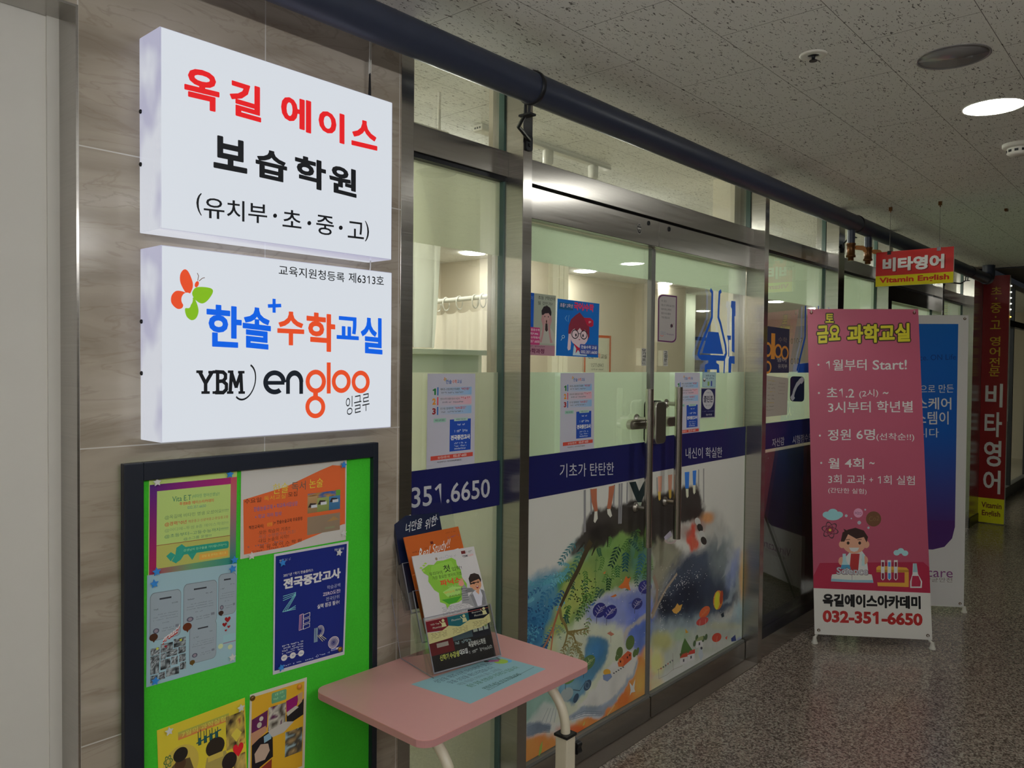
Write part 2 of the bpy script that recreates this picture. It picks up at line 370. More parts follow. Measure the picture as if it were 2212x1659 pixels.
class Art:
    """Flat printed picture on a real plane. Points are either normalised sheet coordinates (s right, t down) or measured pixels of the
    photograph, which are turned into points of the plane."""
    def __init__(s, O, U, V, gain=1.7, bend=None):
        s.O, s.U, s.V = (np.asarray(a, float) for a in (O, U, V))
        s.U /= np.linalg.norm(s.U); s.V /= np.linalg.norm(s.V); s.N = np.cross(s.U, s.V)
        s.g = gain; s.bend = bend; s.v = []; s.f = []; s.c = []; s.q = None; s.k = 0
    def px(s, p):
        P = on_plane(p[0], p[1], s.O, s.N) - s.O; return np.array([P @ s.U, P @ s.V])
    def frame(s, tl, tr, br=None, bl=None, h=1.0, px=True):
        f = s.px if px else (lambda p: np.asarray(p, float))
        a, b = f(tl), f(tr)
        if br is None:
            d = b - a; down = np.array([d[1], -d[0]]) * h; c, e = b + down, a + down
        else: c, e = f(br), f(bl)
        s.q = (a, b, c, e); return s
    def n(s, p):
        a, b, c, e = s.q; x, y = p
        return (a * (1 - x) + b * x) * (1 - y) + (e * (1 - x) + c * x) * y
    def m(s, p, px): return s.px(p) if px else s.n(p)
    def w(s, uv, L):
        z = L * EPS + (s.bend(uv[0], uv[1]) if s.bend else 0.0)
        return tuple(s.O + s.U * uv[0] + s.V * uv[1] + s.N * z)
    def raw(s, uvs, faces, cols, L):
        s.k = (s.k + 1) % 36; L = L + s.k * .025          # inks laid over one another never share a plane
        b = len(s.v); s.v += [s.w(p, L) for p in uvs]; s.f += [tuple(b + i for i in f) for f in faces]
        s.c += cols
    def face(s, uvs, col, L):
        uvs = [np.asarray(p) for p in uvs]
        ar = sum(uvs[i - 1][0] * uvs[i][1] - uvs[i][0] * uvs[i - 1][1] for i in range(len(uvs)))
        if ar < 0: uvs = uvs[::-1]
        if s.bend:                       # on a curved sheet the shape is cut into strips that follow the curve
            lo = min(p[1] for p in uvs); hi = max(p[1] for p in uvs); h = .008; k0 = math.floor(lo / h)
            while k0 * h < hi:
                q = uvs
                for sg, lim in ((1, k0 * h), (-1, -(k0 + 1) * h)):
                    o = []
                    for i in range(len(q)):
                        a, b = q[i - 1], q[i]; da, db = sg * a[1] - lim, sg * b[1] - lim
                        if da * db < 0: o.append(a + (b - a) * (da / (da - db)))
                        if db >= 0: o.append(b)
                    q = o
                    if len(q) < 3: break
                if len(q) >= 3: s.raw(q, [tuple(range(len(q)))], [[lin(col, s.g)] * len(q)], L)
                k0 += 1
            return
        s.raw(uvs, [tuple(range(len(uvs)))], [[lin(col, s.g)] * len(uvs)], L)
    def P(s, pts, col, L=1, px=False): s.face([s.m(p, px) for p in pts], col, L); return s
    def R(s, x0, y0, x1, y1, col, L=1, nx=1, ny=1, col2=None, horiz=False):
        if s.bend and nx == 1: nx, ny = 6, max(1, int(14 * abs(y1 - y0)) + 1)
        if col2 is not None: nx, ny = (max(nx, 10), max(ny, 1)) if horiz else (max(nx, 1), max(ny, 10))
        g = lambda i, j: s.n((x0 + (x1 - x0) * i / nx, y0 + (y1 - y0) * j / ny))
        for j in range(ny):
            for i in range(nx):
                if col2 is None: cc = [lin(col, s.g)] * 4
                else:
                    k = [(i / nx, (i + 1) / nx, (i + 1) / nx, i / nx), ((j + 1) / ny, (j + 1) / ny, j / ny, j / ny)][0 if horiz else 1]
                    cc = [tuple(a * (1 - t) + b * t for a, b in zip(lin(col, s.g), lin(col2, s.g))) for t in k]
                q = [g(i, j + 1), g(i + 1, j + 1), g(i + 1, j), g(i, j)]
                s.raw(q, [(0, 1, 2, 3)], [cc], L)
        return s
    def E(s, cx, cy, rx, ry, col, L=1, px=False, rot=0, n=24):
        ca, sa = math.cos(math.radians(rot)), math.sin(math.radians(rot))
        return s.P([(cx + rx * math.cos(a) * ca - ry * math.sin(a) * sa, cy + rx * math.cos(a) * sa + ry * math.sin(a) * ca) for a in (2 * math.pi * i / n for i in range(n))], col, L, px)
    def RING(s, cx, cy, rx, ry, k, col, L=1, px=False, a0=0.0, a1=2 * math.pi, n=28, rot=0):
        ca, sa = math.cos(math.radians(rot)), math.sin(math.radians(rot))
        g = lambda a, r: s.m((cx + r * rx * math.cos(a) * ca - r * ry * math.sin(a) * sa, cy + r * rx * math.cos(a) * sa + r * ry * math.sin(a) * ca), px)
        for i in range(n):
            a, b = a0 + (a1 - a0) * i / n, a0 + (a1 - a0) * (i + 1) / n
            s.face([g(a, 1), g(b, 1), g(b, k), g(a, k)], col, L)
        return s
    def S(s, shape, cx, cy, rx, ry, col, L=1, px=False): return s.P([(cx + rx * a, cy - ry * b) for a, b in shape], col, L, px)
    def RR(s, x0, y0, x1, y1, r, col, L=1, ry=None): return s.P(rrect(x0, y0, x1, y1, r, ry=ry), col, L)
    def LINE(s, pts, wd, col, L=2, px=False):
        q = [np.asarray(s.m(p, px)) for p in pts]
        for i in range(len(q) - 1):
            d = q[i + 1] - q[i]; l = np.linalg.norm(d)
            if l < 1e-6: continue
            d /= l; nn = np.array([-d[1], d[0]])
            w0, w1 = (wd, wd) if not isinstance(wd, tuple) else (wd[0] + (wd[1] - wd[0]) * i / (len(q) - 1), wd[0] + (wd[1] - wd[0]) * (i + 1) / (len(q) - 1))
            s.face([q[i] - nn * w0 / 2 - d * w0 * .2, q[i + 1] - nn * w1 / 2 + d * w1 * .2, q[i + 1] + nn * w1 / 2 + d * w1 * .2, q[i] + nn * w0 / 2 - d * w0 * .2], col, L)
        return s
    def T(s, txt, bl, br, tl, col, L=3, px=False, bold=0.0, sp=1.0, sh=0.0):
        V, F, copies = glyphs(txt, bold, sp, sh); n = len(V) // copies
        a, b, c = (np.asarray(s.m(p, px)) for p in (bl, br, tl))
        cc = [[lin(col, s.g)] * len(f) for f in F]
        for j in range(copies): s.raw([a + (b - a) * x + (c - a) * y for x, y in V[n * j:n * j + n]], F, cc, L)
        return s
    def t(s, txt, x0, y0, x1, y1, col, L=3, bold=0.0, sp=1.0, sh=0.0):       # text filling the box x0..x1, y0 (top) .. y1 (bottom) of the sheet
        return s.T(txt, (x0, y1), (x1, y1), (x0, y0), col, L, False, bold, sp, sh)
    def tt(s, txt, p0, p1, h, col, L=3, bold=0.0, sp=1.0, sh=0.0):            # pixels: baseline ends p0, p1 and height in pixels at p0
        return s.T(txt, p0, p1, (p0[0], p0[1] - h), col, L, True, bold, sp, sh)
    def scribble(s, x0, y0, x1, y1, col, L=2, words=4, seed=1, thick=0.75):  # a line of print too small to read
        r = random.Random(seed); x = x0; n = max(2, int(words * 3)); step = (x1 - x0) / n
        for i in range(n):
            if r.random() < 0.16: continue
            a = x0 + i * step; h = (y1 - y0) * r.uniform(.55, 1)
            s.R(a, y1 - h, a + step * r.uniform(.55, .9), y1 - h + (y1 - y0) * .28, col, L)
            if r.random() < .7: s.R(a + step * .1, y1 - h * .5, a + step * .75, y1 - h * .5 + (y1 - y0) * .24, col, L)
            if r.random() < .6: s.R(a + step * .3, y1 - h, a + step * .5, y1, col, L)
        return s
    def photo(s, x0, y0, x1, y1, pal, seed=1, nx=16, ny=12, L=2, cell=3.0):  # a small blotchy picture
        rs = np.random.RandomState(seed); k = len(pal)
        g = rs.rand(int(ny / cell) + 3, int(nx / cell) + 3); g2 = rs.rand(ny + 2, nx + 2)
        pl = np.array([lin(c, s.g) for c in pal])
        def val(i, j):
            y, x = j / cell, i / cell; a, b = int(y), int(x); fy, fx = y - a, x - b
            v = (g[a, b] * (1 - fx) + g[a, b + 1] * fx) * (1 - fy) + (g[a + 1, b] * (1 - fx) + g[a + 1, b + 1] * fx) * fy
            t = min(max((v - .15) / .7, 0), .999) * (k - 1); q = int(t); f = t - q; f = min(max((f - .25) * 2, 0), 1)
            return tuple((pl[q] * (1 - f) + pl[q + 1] * f) * (0.85 + .3 * g2[j, i]))
        C = [[val(i, j) for i in range(nx + 1)] for j in range(ny + 1)]
        vs = [s.n((x0 + (x1 - x0) * i / nx, y0 + (y1 - y0) * j / ny)) for j in range(ny + 1) for i in range(nx + 1)]
        fs = []; cc = []
        for j in range(ny):
            for i in range(nx):
                fs.append(((j + 1) * (nx + 1) + i, (j + 1) * (nx + 1) + i + 1, j * (nx + 1) + i + 1, j * (nx + 1) + i))
                cc.append([C[j + 1][i], C[j + 1][i + 1], C[j][i + 1], C[j][i]])
        s.raw(vs, fs, cc, L); return s
    def sheet(s, col, th=0.0004, L=0, nx=1, ny=1, y1=1.0):        # the paper itself, with a thickness
        if s.bend: nx, ny = 8, 20
        top = [s.n((i / nx, y1 * j / ny)) for j in range(ny + 1) for i in range(nx + 1)]
        b = len(s.v); s.v += [s.w(p, L) for p in top]
        s.v += [tuple(np.array(s.w(p, L)) - s.N * th) for p in top]
        n = (nx + 1) * (ny + 1); idx = lambda i, j: b + j * (nx + 1) + i; c = lin(col, s.g)
        for j in range(ny):
            for i in range(nx):
                s.f.append((idx(i, j + 1), idx(i + 1, j + 1), idx(i + 1, j), idx(i, j))); s.c.append([c] * 4)
                s.f.append(tuple(n + k for k in (idx(i, j), idx(i + 1, j), idx(i + 1, j + 1), idx(i, j + 1)))); s.c.append([c] * 4)
        rim = [idx(i, 0) for i in range(nx + 1)] + [idx(nx, j) for j in range(1, ny + 1)] + [idx(i, ny) for i in range(nx - 1, -1, -1)] + [idx(0, j) for j in range(ny - 1, 0, -1)]
        for k in range(len(rim)):
            a, d = rim[k], rim[(k + 1) % len(rim)]
            s.f.append((a, d, n + d, n + a)); s.c.append([c] * 4)
        return s
    def build(s, name, mat, parent=None):
        V = np.array(s.v); c = Vector(((V.min(0) + V.max(0)) / 2).tolist())
        me = bpy.data.meshes.new(name); me.from_pydata([tuple(Vector(p) - c) for p in s.v], [], s.f)
        at = me.color_attributes.new('ink', 'FLOAT_COLOR', 'CORNER')
        flat = np.ones((sum(len(x) for x in s.c), 4), dtype=np.float32); i = 0
        for x in s.c:
            for col in x: flat[i, :3] = col; i += 1
        at.data.foreach_set('color', flat.ravel()); me.update()
        return link_mesh(name, me, parent, c, mat)
X_ = np.array([1.0, 0, 0]); Y_ = np.array([0, 1.0, 0]); Z_ = np.array([0, 0, 1.0])
def facade_art(Y, gain=1.7): return Art((0, Y, 0), X_, Z_, gain)
# ================================================================ the setting
struct('floor', (-4, -3.6, -0.06), (16, 7, 0), M['floor'])
struct('ceiling', (-4, -3.6, CEIL), (8.6, 0.0, CEIL + 0.06), M['ceil'])
struct('ceiling_room', (0.6, 0.0, CEIL), (16, 7, CEIL + 0.06), M['ceil'])
struct('ceiling_far', (8.6, -3.6, CEIL + 0.12), (16, 0.0, CEIL + 0.18), M['darkvoid'])  # dark colour stands in for the lack of light beyond
struct('trim_9', (8.6, -3.6, CEIL - 0.012), (8.64, 0.0, CEIL + 0.12), M['darkmetal'])
struct('wall_tile', (0.599, WY, 0), (1.421, 0.03, CEIL), M['tile'])
struct('wall_lintel', (-4, WY, 2.19), (0.599, 0.03, CEIL), M['tile'])
struct('wall_alcove', (-4, 0.006, 0), (0.599, 0.03, 2.19), M['plaster'])
struct('trim_1', (0.5945, WY - 0.002, 0), (0.599, 0.004, 2.19), M['steel'])
struct('trim_2', (-4, WY - 0.002, 2.1855), (0.5945, 0.004, 2.19), M['steel'])
struct('trim_3', (0.572, -0.0, 0), (0.5945, 0.006, 2.1855), M['plaster'])
struct('wall_opposite', (-4, -3.66, 0), (16, -3.6, CEIL + 0.2), M['farwall'])
struct('wall_back', (-4.06, -3.6, 0), (-4, 0.03, CEIL), M['plaster'])
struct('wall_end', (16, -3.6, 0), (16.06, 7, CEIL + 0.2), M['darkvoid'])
# inside the school
struct('floor_room', (0.66, 0.06, 0.0), (15.5, 6.1, 0.004), M['roomfloor'])
struct('wall_room_left', (0.6, 0.03, 0), (0.66, 3.75, CEIL), M['beige'])
struct('wall_room_back', (0.6, 3.75, 0), (5.3, 3.81, CEIL), M['beige'])
struct('wall_room_side', (5.2, 2.32, 0), (5.32, 3.75, CEIL), M['beige'])
struct('wall_room_middle', (5.32, 3.3, 0), (8.3, 3.36, CEIL), M['beige'])
struct('wall_column', (at_y(1420, 700, 3.0)[0], 3.0, 0), (at_y(1480, 700, 3.0)[0], 3.3, CEIL), M['beige'])
struct('wall_column_green', (at_y(1481, 700, 3.42)[0], 3.42, 0), (at_y(1502, 700, 3.42)[0], 3.6, CEIL), M['greenish'])
struct('wall_room_far', (8.2, 6.1, 0), (15.5, 6.16, CEIL), M['cream'])
struct('wall_room_end', (15.5, 0.03, 0), (15.56, 6.1, CEIL), M['beige'])
struct('wall_pier', (3.72, 0.05, 0), (3.83, 0.17, CEIL), M['cream'])
struct('wall_pier_two', (1.966, 0.03, 0), (2.03, 0.10, CEIL), M['beige'])
struct('wall_low', (1.45, 0.50, 0), (2.36, 0.56, 1.535), M['greenish'])
struct('trim_4', (1.45, 0.46, 1.535), (2.36, 0.60, 1.556), M['greenish'], bevel=0.003)
# white door casing of the inner room
for i, (a, b) in enumerate(((1187, 1200), (1204, 1213), (1216, 1226))):
    pa, pb = at_y(a, 700, 2.30), at_y(b, 700, 2.30)
    struct('trim_%d' % (5 + i), (pa[0], 2.27 + 0.012 * i, 0), (pb[0], 2.319, CEIL), M['cream'], bevel=0.004)
# steel posts of the shop front
POSTS = [(1.421, 1.467), (1.932, 1.978), (3.785, 3.831), (4.83, 4.93), (5.82, 5.90), (7.30, 7.36)]
for i, (a, b) in enumerate(POSTS):
    struct('trim_%d' % (20 + i), (a, WY, 0), (b, 0.05, CEIL), M['polish'] if i > 2 else M['steel'], bevel=0.0015)
struct('wall_steel_column', (8.40, -0.10, 0), (8.80, 0.05, CEIL), M['steel'])
struct('baseboard_column', (8.392, -0.108, 0), (8.80, -0.10, 0.09), M['darkmetal'])
struct('baseboard_front', (3.831, -0.07, 0), (8.40, 0.04, 0.10), M['steel'])
struct('baseboard_window', (1.467, -0.03, 0), (1.932, 0.04, 0.10), M['steel'])
struct('floor_threshold', (1.978, -0.085, 0), (3.785, 0.0, 0.003), M['threshold'])

def transom(parent, x0, x1, z0=2.112, z1=2.193, y=-0.022):
    box('transom_bar', (x0, y, z0), (x1, 0.04, z1), M['steel'], parent, bevel=0.0015)
    box('transom_lip', (x0, y + 0.008, z0 - 0.014), (x1, 0.03, z0), M['darkmetal'], parent)
def panel(name, x0, x1, films, glass_top=2.10, z0=0.10):
    r = thing(name, ((x0 + x1) / 2, GY, 0), kind='structure')
    box('glass_pane', (x0, 0.0, z0), (x1, 0.010, glass_top), M['glass'], r)
    box('transom_pane', (x0, 0.0, 2.193), (x1, 0.010, CEIL), M['glass'], r)
    transom(r, x0, x1)
    box('edge_gasket', (x1 - 0.007, -0.007, z0), (x1, 0.016, CEIL), M['glassedge'], r)
    box('edge_gasket', (x0, -0.007, z0), (x0 + 0.005, 0.016, CEIL), M['gasket'], r)
    for (a, b, m) in films:
        box('frosted_film', (x0, 0.0102, a), (x1, 0.0112, b), M[m], r)  # also builds the sheet coloured as darkness behind the glass
    return r
BAND0, BAND1 = 1.033, 1.182
NAVY = (30, 34, 98)
def band(parent, x0, x1, lettering, gain=1.0, g2=1.0, z0=BAND0, z1=BAND1):
    A = facade_art(-0.0016, gain)
    A.frame((x0, z1), (x1, z1), (x1, z0), (x0, z0), px=False); A.R(0, 0, 1, 1, NAVY, 0)
    A.g = 1.0
    for (txt, p0, p1, h, bold) in lettering: A.tt(txt, p0, p1, h, (214, 216, 222), 3, bold=bold)
    return A.build('name_band', M['vinyl'], parent)
win = panel('window_1', 1.467, 1.932, [(1.857, 2.10, 'frost'), (0.10, 1.473, 'frost')])
band(win, 1.467, 1.932, [('351.6650', (889, 1098), (1058, 1074), 46, 0.012)])
win = panel('window_2', 3.831, 4.83, [(1.862, 2.10, 'frost_green'), (1.185, 1.473, 'frost_green'), (0.10, 1.04, 'glassdark')])  # lowest sheet: olive colour stands in for the dark behind the glass
band(win, 3.831, 4.83, [('자신감', (1668, 966), (1694, 961), 18, 0.0), ('시험점수도', (1712, 960), (1754, 952), 18, 0.0)], z0=1.06, z1=1.20)
panel('window_3', 4.93, 5.82, [(1.2, 2.10, 'frost_green'), (0.10, 1.2, 'frost_green')])
win = panel('window_4', 5.90, 7.30, [(0.10, 2.10, 'frost_green')])
box('door_header', (5.90, -0.03, 1.985), (7.30, 0.04, 2.095), M['polish'], win, bevel=0.0015)
panel('window_5', 7.36, 8.40, [(0.10, 2.10, 'frost_green')])
# shop front beyond the red panel, unlit
win = thing('window_6', (11, GY, 0), kind='structure')
box('glass_pane', (8.87, 0.0, 0.10), (15.9, 0.010, CEIL), M['glass'], win)
box('bottom_rail', (8.87, -0.03, 0.0), (15.9, 0.04, 0.12), M['grey'], win, bevel=0.002)
box('transom_bar', (8.87, -0.03, 2.0), (15.9, 0.04, 2.07), M['darkmetal'], win)
for k in range(5): box('post', (9.6 + 1.3 * k, -0.03, 0.12), (9.64 + 1.3 * k, 0.04, CEIL), M['darkmetal'], win)

# ================================================================ glass doors
def leaf(name, x0, x1):
    r = thing(name, ((x0 + x1) / 2, GY, 0), kind='structure')
    box('glass_pane', (x0, 0.0, 0.10), (x1, 0.012, 1.99), M['glass'], r)
    box('bottom_rail', (x0, -0.018, 0.006), (x1, 0.030, 0.096), M['steel'], r, bevel=0.0015)
    box('rail_lip', (x0, -0.014, 0.096), (x1, 0.026, 0.108), M['grey'], r, bevel=0.001)
    box('frosted_film', (x0, 0.0122, 1.860), (x1, 0.0132, 1.99), M['frost_green'], r)
    box('frosted_film', (x0, 0.0122, 0.11), (x1, 0.0132, 1.473), M['frost_green'], r)
    return r
JX = 2.873
door_l = leaf('door_1', 1.984, JX - 0.005); door_r = leaf('door_2', JX + 0.005, 3.779)
box('meeting_seal', (JX - 0.020, -0.006, 0.10), (JX - 0.005, 0.016, 1.99), M['grey'], door_l, bevel=0.002)
box('meeting_seal', (JX + 0.004, -0.004, 0.10), (JX + 0.012, 0.016, 1.99), M['grey'], door_r, bevel=0.002)
band(door_l, 1.984, JX - 0.021, [('기초가 탄탄한', (1209, 1032), (1326, 1026), 30, 0.0)])
band(door_r, JX + 0.013, 3.779, [('내신이 확실한', (1481, 991), (1560, 988), 24, 0.0)], z0=1.05, z1=1.197)
# transom, header box with lock covers
hd = thing('trim_30', (2.88, GY, 2.1), kind='structure')
box('glass_pane', (1.978, 0.0, 2.193), (3.785, 0.010, CEIL), M['glass'], hd)
box('transom_bar', (1.978, -0.022, 2.112), (3.785, 0.04, 2.193), M['steel'], hd, bevel=0.0015)
box('edge_gasket', (3.777, -0.007, 2.193), (3.785, 0.016, CEIL), M['glassedge'], hd)
box('shadow_gap', (1.978, 0.0, 2.098), (3.785, 0.03, 2.112), M['black'], hd)
hx = at_y(1424, 500, -0.032)[0]
box('header_cover', (1.978, -0.032, 1.992), (hx - 0.001, 0.04, 2.098), M['steel'], hd, bevel=0.002)
box('header_cover', (hx + 0.001, -0.032, 1.992), (3.785, 0.04, 2.098), M['steel'], hd, bevel=0.002)
for (px_, py_, rr) in ((1401, 482, 0.009), (1445, 495, 0.010)):
    p = at_y(px_, py_, -0.032)
    MB().lathe(p, (0, -1, 0), [(rr, -0.002), (rr, 0.003), (rr * 0.7, 0.004), (rr * 0.6, 0.001)], 20).build('key_cylinder', M['darkmetal'], hd)
A = facade_art(-0.0324, 1.0)
p = A.px((1381, 494)); A.q = (p + (-.018, .022), p + (.018, .022), p + (.018, -.022), p + (-.018, -.022))
A.E(.5, .5, .5, .5, (170, 168, 160), 1); A.E(.5, .5, .44, .44, (40, 40, 40), 2)
for i, sx in enumerate((.2, .3, .62, .74)): A.scribble(.18, sx - .08, .82, sx + .03, (180, 178, 172), 3, 3, i)
A.R(.15, .42, .85, .54, (190, 188, 180), 3)
A.build('round_sticker', M['vinyl'], hd)
# pull handles
def pull(parent, px_, ptop, pbot, bolt_px):
    a = at_y(px_, ptop, -0.062); b = at_y(px_, pbot, -0.062); x = (a[0] + b[0]) / 2
    h = MB().tube([(x, -0.062, b[2]), (x, -0.062, a[2])], 0.0165, 24).build('pull_handle', M['handle'], parent)
    for p in bolt_px:
        c = at_y(p[0], p[1], -0.02)
        MB().tube([(x, -0.062, c[2]), (x, 0.0, c[2])], 0.009, 16).lathe((x, -0.0005, c[2]), (0, -1, 0), [(0.020, 0), (0.020, 0.004), (0.012, 0.012)], 20).build('handle_bolt', M['chrome'], h)
pull(door_l, 1401, 840, 1181, [(1384, 1096), (1384, 905)])
pull(door_r, 1464, 836, 1163, [(1447, 1083), (1447, 872)])
# deadbolt lock
pa = at_y(1413, 960, -0.045); pb = at_y(1437, 867, -0.045)
lk = MB().prism(rrect(pa[0], pa[2], pb[0], pb[2], 0.022), (0, -0.052, 0), X_, Z_, (0, 0.05, 0)).build('lock_body', M['chrome'], door_l, bevel=0.005, seg=3)
MB().prism(rrect(pa[0] - 0.012, pa[2] + 0.003, pb[0] - 0.004, pb[2] + 0.004, 0.022), (0, -0.035, 0), X_, Z_, (0, 0.034, 0)).build('lock_back', M['black'], lk)
pa = at_y(1357, 929, -0.012); pb = at_y(1403, 903, -0.012)
sp = MB().prism(rrect(pa[0], pa[2], pb[0], pb[2], 0.022), (0, -0.022, 0), X_, Z_, (0, 0.021, 0)).build('strike_plate', M['chrome'], door_l, bevel=0.003)
MB().prism(rrect(pa[0] + .02, pa[2] + .011, pb[0], pb[2] - .011, .006), (0, -0.027, 0), X_, Z_, (0, 0.006, 0)).build('slide_bolt', M['handle'], sp, bevel=0.002)
pa = at_y(1437, 922, -0.02); pb = at_y(1458, 899, -0.02)
MB().prism(rrect(pa[0], pa[2], pb[0], pb[2], 0.02), (0, -0.03, 0), X_, Z_, (0, 0.029, 0)).build('strike_plate', M['chrome'], door_r, bevel=0.003)
# ================================================================ lights of the place, and unseen ones added to brighten it
def downlight(x, y, lit, label, r=0.098):
    t = thing('downlight', (x, y, CEIL), label, 'ceiling light', 'corridor downlights')
    MB().lathe((x, y, CEIL), (0, 0, -1), [(r + 0.004, -0.001), (r + 0.004, 0.002), (r, 0.003), (r - 0.002, 0.001)], 40).build('trim_ring', M['white_plastic'] if lit else M['lampoff'], t)
    MB().lathe((x, y, CEIL), (0, 0, -1), [(r - 0.002, -0.001), (r - 0.002, 0.001), (0.001, 0.0015)], 40).build('diffuser', M['lampwhite'] if lit else M['lampoff'], t)
    return t
downlight(3.322, -1.144, True, 'round lit white downlight in the corridor ceiling, the only one glowing')
downlight(2.716, -1.144, False, 'round unlit downlight in the corridor ceiling beside the glowing one')
def dome(t, x, y, r, h, mat):
    MB().lathe((x, y, CEIL), (0, 0, -1), [(r + 0.012, -0.001), (r + 0.012, 0.010), (r + 0.002, 0.012)], 36).build('trim_ring', M['white_plastic'], t)
    MB().lathe((x, y, CEIL), (0, 0, -1), [(r, 0.004), (r, 0.02)] + [(r * math.cos(a), 0.02 + h * math.sin(a)) for a in (math.pi / 2 * k / 8 for k in range(1, 9))], 36).build('diffuser', mat, t)
for x in (-2.6, -0.8, 1.0):  # lamps added out of view, mainly to brighten the ceiling
    t = thing('added_tube_light', (x, -2.7, 2.10), 'white tube light hung on two rods behind the viewer', 'ceiling light', 'hanging tube lights')
    MB().tube([(x - .6, -2.7, 2.10), (x + .6, -2.7, 2.10)], .028, 20).build('tube', M['addedtubelamp'], t)
    for sx in (-.62, .60): box('end_cap', (x + sx, -2.735, 2.065), (x + sx + .02, -2.665, 2.135), M['white_plastic'], t, bevel=.002)
    for sx in (-.61, .61): MB().tube([(x + sx, -2.7, 2.13), (x + sx, -2.7, CEIL - .001)], .004, 8).build('hanging_rod', M['grey'], t)
downlight(6.3, -2.3, True, 'lit ceiling downlight over the far half of the corridor')  # lamp added out of view to lift the far end
def room_light(x, y, k):
    t = thing('room_ceiling_light', (x, y, CEIL), k, 'ceiling light', 'round lights inside the school')
    if y > 2: MB().lathe((x, y, CEIL), (0, 0, -1), [(0.100, 0.001), (0.098, 0.010), (0.001, 0.011)], 32).build('diffuser', M['roomlamp'], t)
    else: dome(t, x, y, 0.12, 0.06, M['roomlamp'])
for x, k in ((4.87, 'round ceiling light seen through the side window above the rod'), (6.5, 'round ceiling light above the beige wall behind the door'),
             (8.02, 'round ceiling light above the purple framed sticker'), (9.5, 'round ceiling light beside the blue flask decal'),
             (11.2, 'round ceiling light seen just past the steel post'), (12.8, 'round ceiling light seen above the pink banner edge')):
    room_light(x, 3.0, k)
for x in (1.25, 2.5, 3.9, 5.4, 7.0): room_light(x, 0.95, 'round ceiling light near the glass front of the school')  # row added out of sight to brighten frosted film and room ceiling
for x in (9.6, 12.4): room_light(x, 4.8, 'round ceiling light in the far classroom')
# ================================================================ the two light boxes
FY = WY - 0.0965                       # front of the boxes
def lightbox(name_label, ptl, pbr, draw, cat='sign'):
    a, b = at_y(*ptl, FY), at_y(*pbr, FY); x0, x1, z1, z0 = a[0], b[0], a[2], b[2]
    r = thing('light_box_sign', ((x0 + x1) / 2, WY, z0), name_label, cat, 'lit sign boxes on the tiled wall')
    # translucent side shell with slightly uneven light
    body = MB().box((x0, FY + 0.001, z0), (x1, WY - 0.002, z1)).build('casing', M['casing'], r, bevel=0.002)
    A = facade_art(FY + 0.0004, 1.0); A.frame((x0, z1), (x1, z1), (x1, z0), (x0, z0), px=False)
    A.R(0.004, 0.004, .996, .996, (232, 238, 248), 0)
    draw(A); A.build('face_panel', M['signface'], r)
    for fz in (.35, .62):
        z = z0 + (z1 - z0) * fz
        MB().lathe((x0 - 0.001, WY - 0.012, z), (-1, 0, 0), [(0.0045, 0), (0.0045, 0.002), (0.0025, 0.0035)], 14).build('side_screw', M['darkmetal'], r)
    return r, (x0, x1, z0, z1)
m, nt, b = new_mat('lit_casing')
nz = node(nt, 'ShaderNodeTexNoise'); nz.inputs['Scale'].default_value = 1; nz.inputs['Detail'].default_value = 2; nt.links.new(mapped(nt, (1, 9, 7)), nz.inputs['Vector'])
nt.links.new(ramp(nt, nz.outputs['Fac'], [(0.4, lin((196, 196, 222))), (0.58, lin((232, 236, 248)))]), b.inputs['Emission Color'])
b.inputs['Emission Strength'].default_value = SIGN * 0.86; b.inputs['Base Color'].default_value = (.05, .05, .05, 1); b.inputs['Roughness'].default_value = 0.2
M['casing'] = m
RED, BLK = (252, 28, 34), (12, 16, 22)
def draw_upper(A):
    f = lambda s, p0, p1, h, c, b=0.0, sp=1.0: A.tt(s, p0, p1, h, c, 2, bold=b, sp=sp)
    f('옥', (398, 227), (474, 244), 86, RED, .035); f('길', (496, 246), (564, 265), 78, RED, .035)
    f('에', (607, 271), (672, 289), 72, RED, .035); f('이', (688, 296), (744, 312), 66, RED, .035); f('스', (759, 313), (815, 326), 60, RED, .035)
    f('보', (461, 362), (534, 376), 72, BLK, .036); f('습', (552, 381), (620, 396), 64, BLK, .034)
    f('학', (637, 398), (704, 414), 66, BLK, .034); f('원', (711, 413), (770, 428), 62, BLK, .034)
    f('(', (424, 462), (436, 466), 48, BLK, .0); f('유치부', (440, 470), (577, 484), 46, BLK, .008)
    f('초', (610, 489), (651, 494), 38, BLK, .008); f('중', (683, 505), (721, 510), 42, BLK, .008); f('고', (751, 513), (786, 517), 36, BLK, .008); f(')', (788, 521), (797, 523), 44, BLK, .0)
    for c in ((594, 466), (668, 482), (736, 492)): A.E(*c, 4.2, 4.6, BLK, 2, True)
ub, UB = lightbox('upper lit white sign box with red and black Korean lettering', (345.8, 55.7), (846.3, 561.5), draw_upper)
OR, GR, BL = (252, 84, 40), (140, 198, 28), (0, 104, 250)
def smooth(p, k=5):
    n = len(p); out = []
    for i in range(n):
        a, b, c, d = (np.array(p[(i + j) % n], float) for j in (-1, 0, 1, 2))
        for q in range(k):
            t = q / k; out.append(tuple(.5 * (2 * b + (c - a) * t + (2 * a - 5 * b + 4 * c - d) * t * t + (3 * b - a - 3 * c + d) * t ** 3)))
    return out
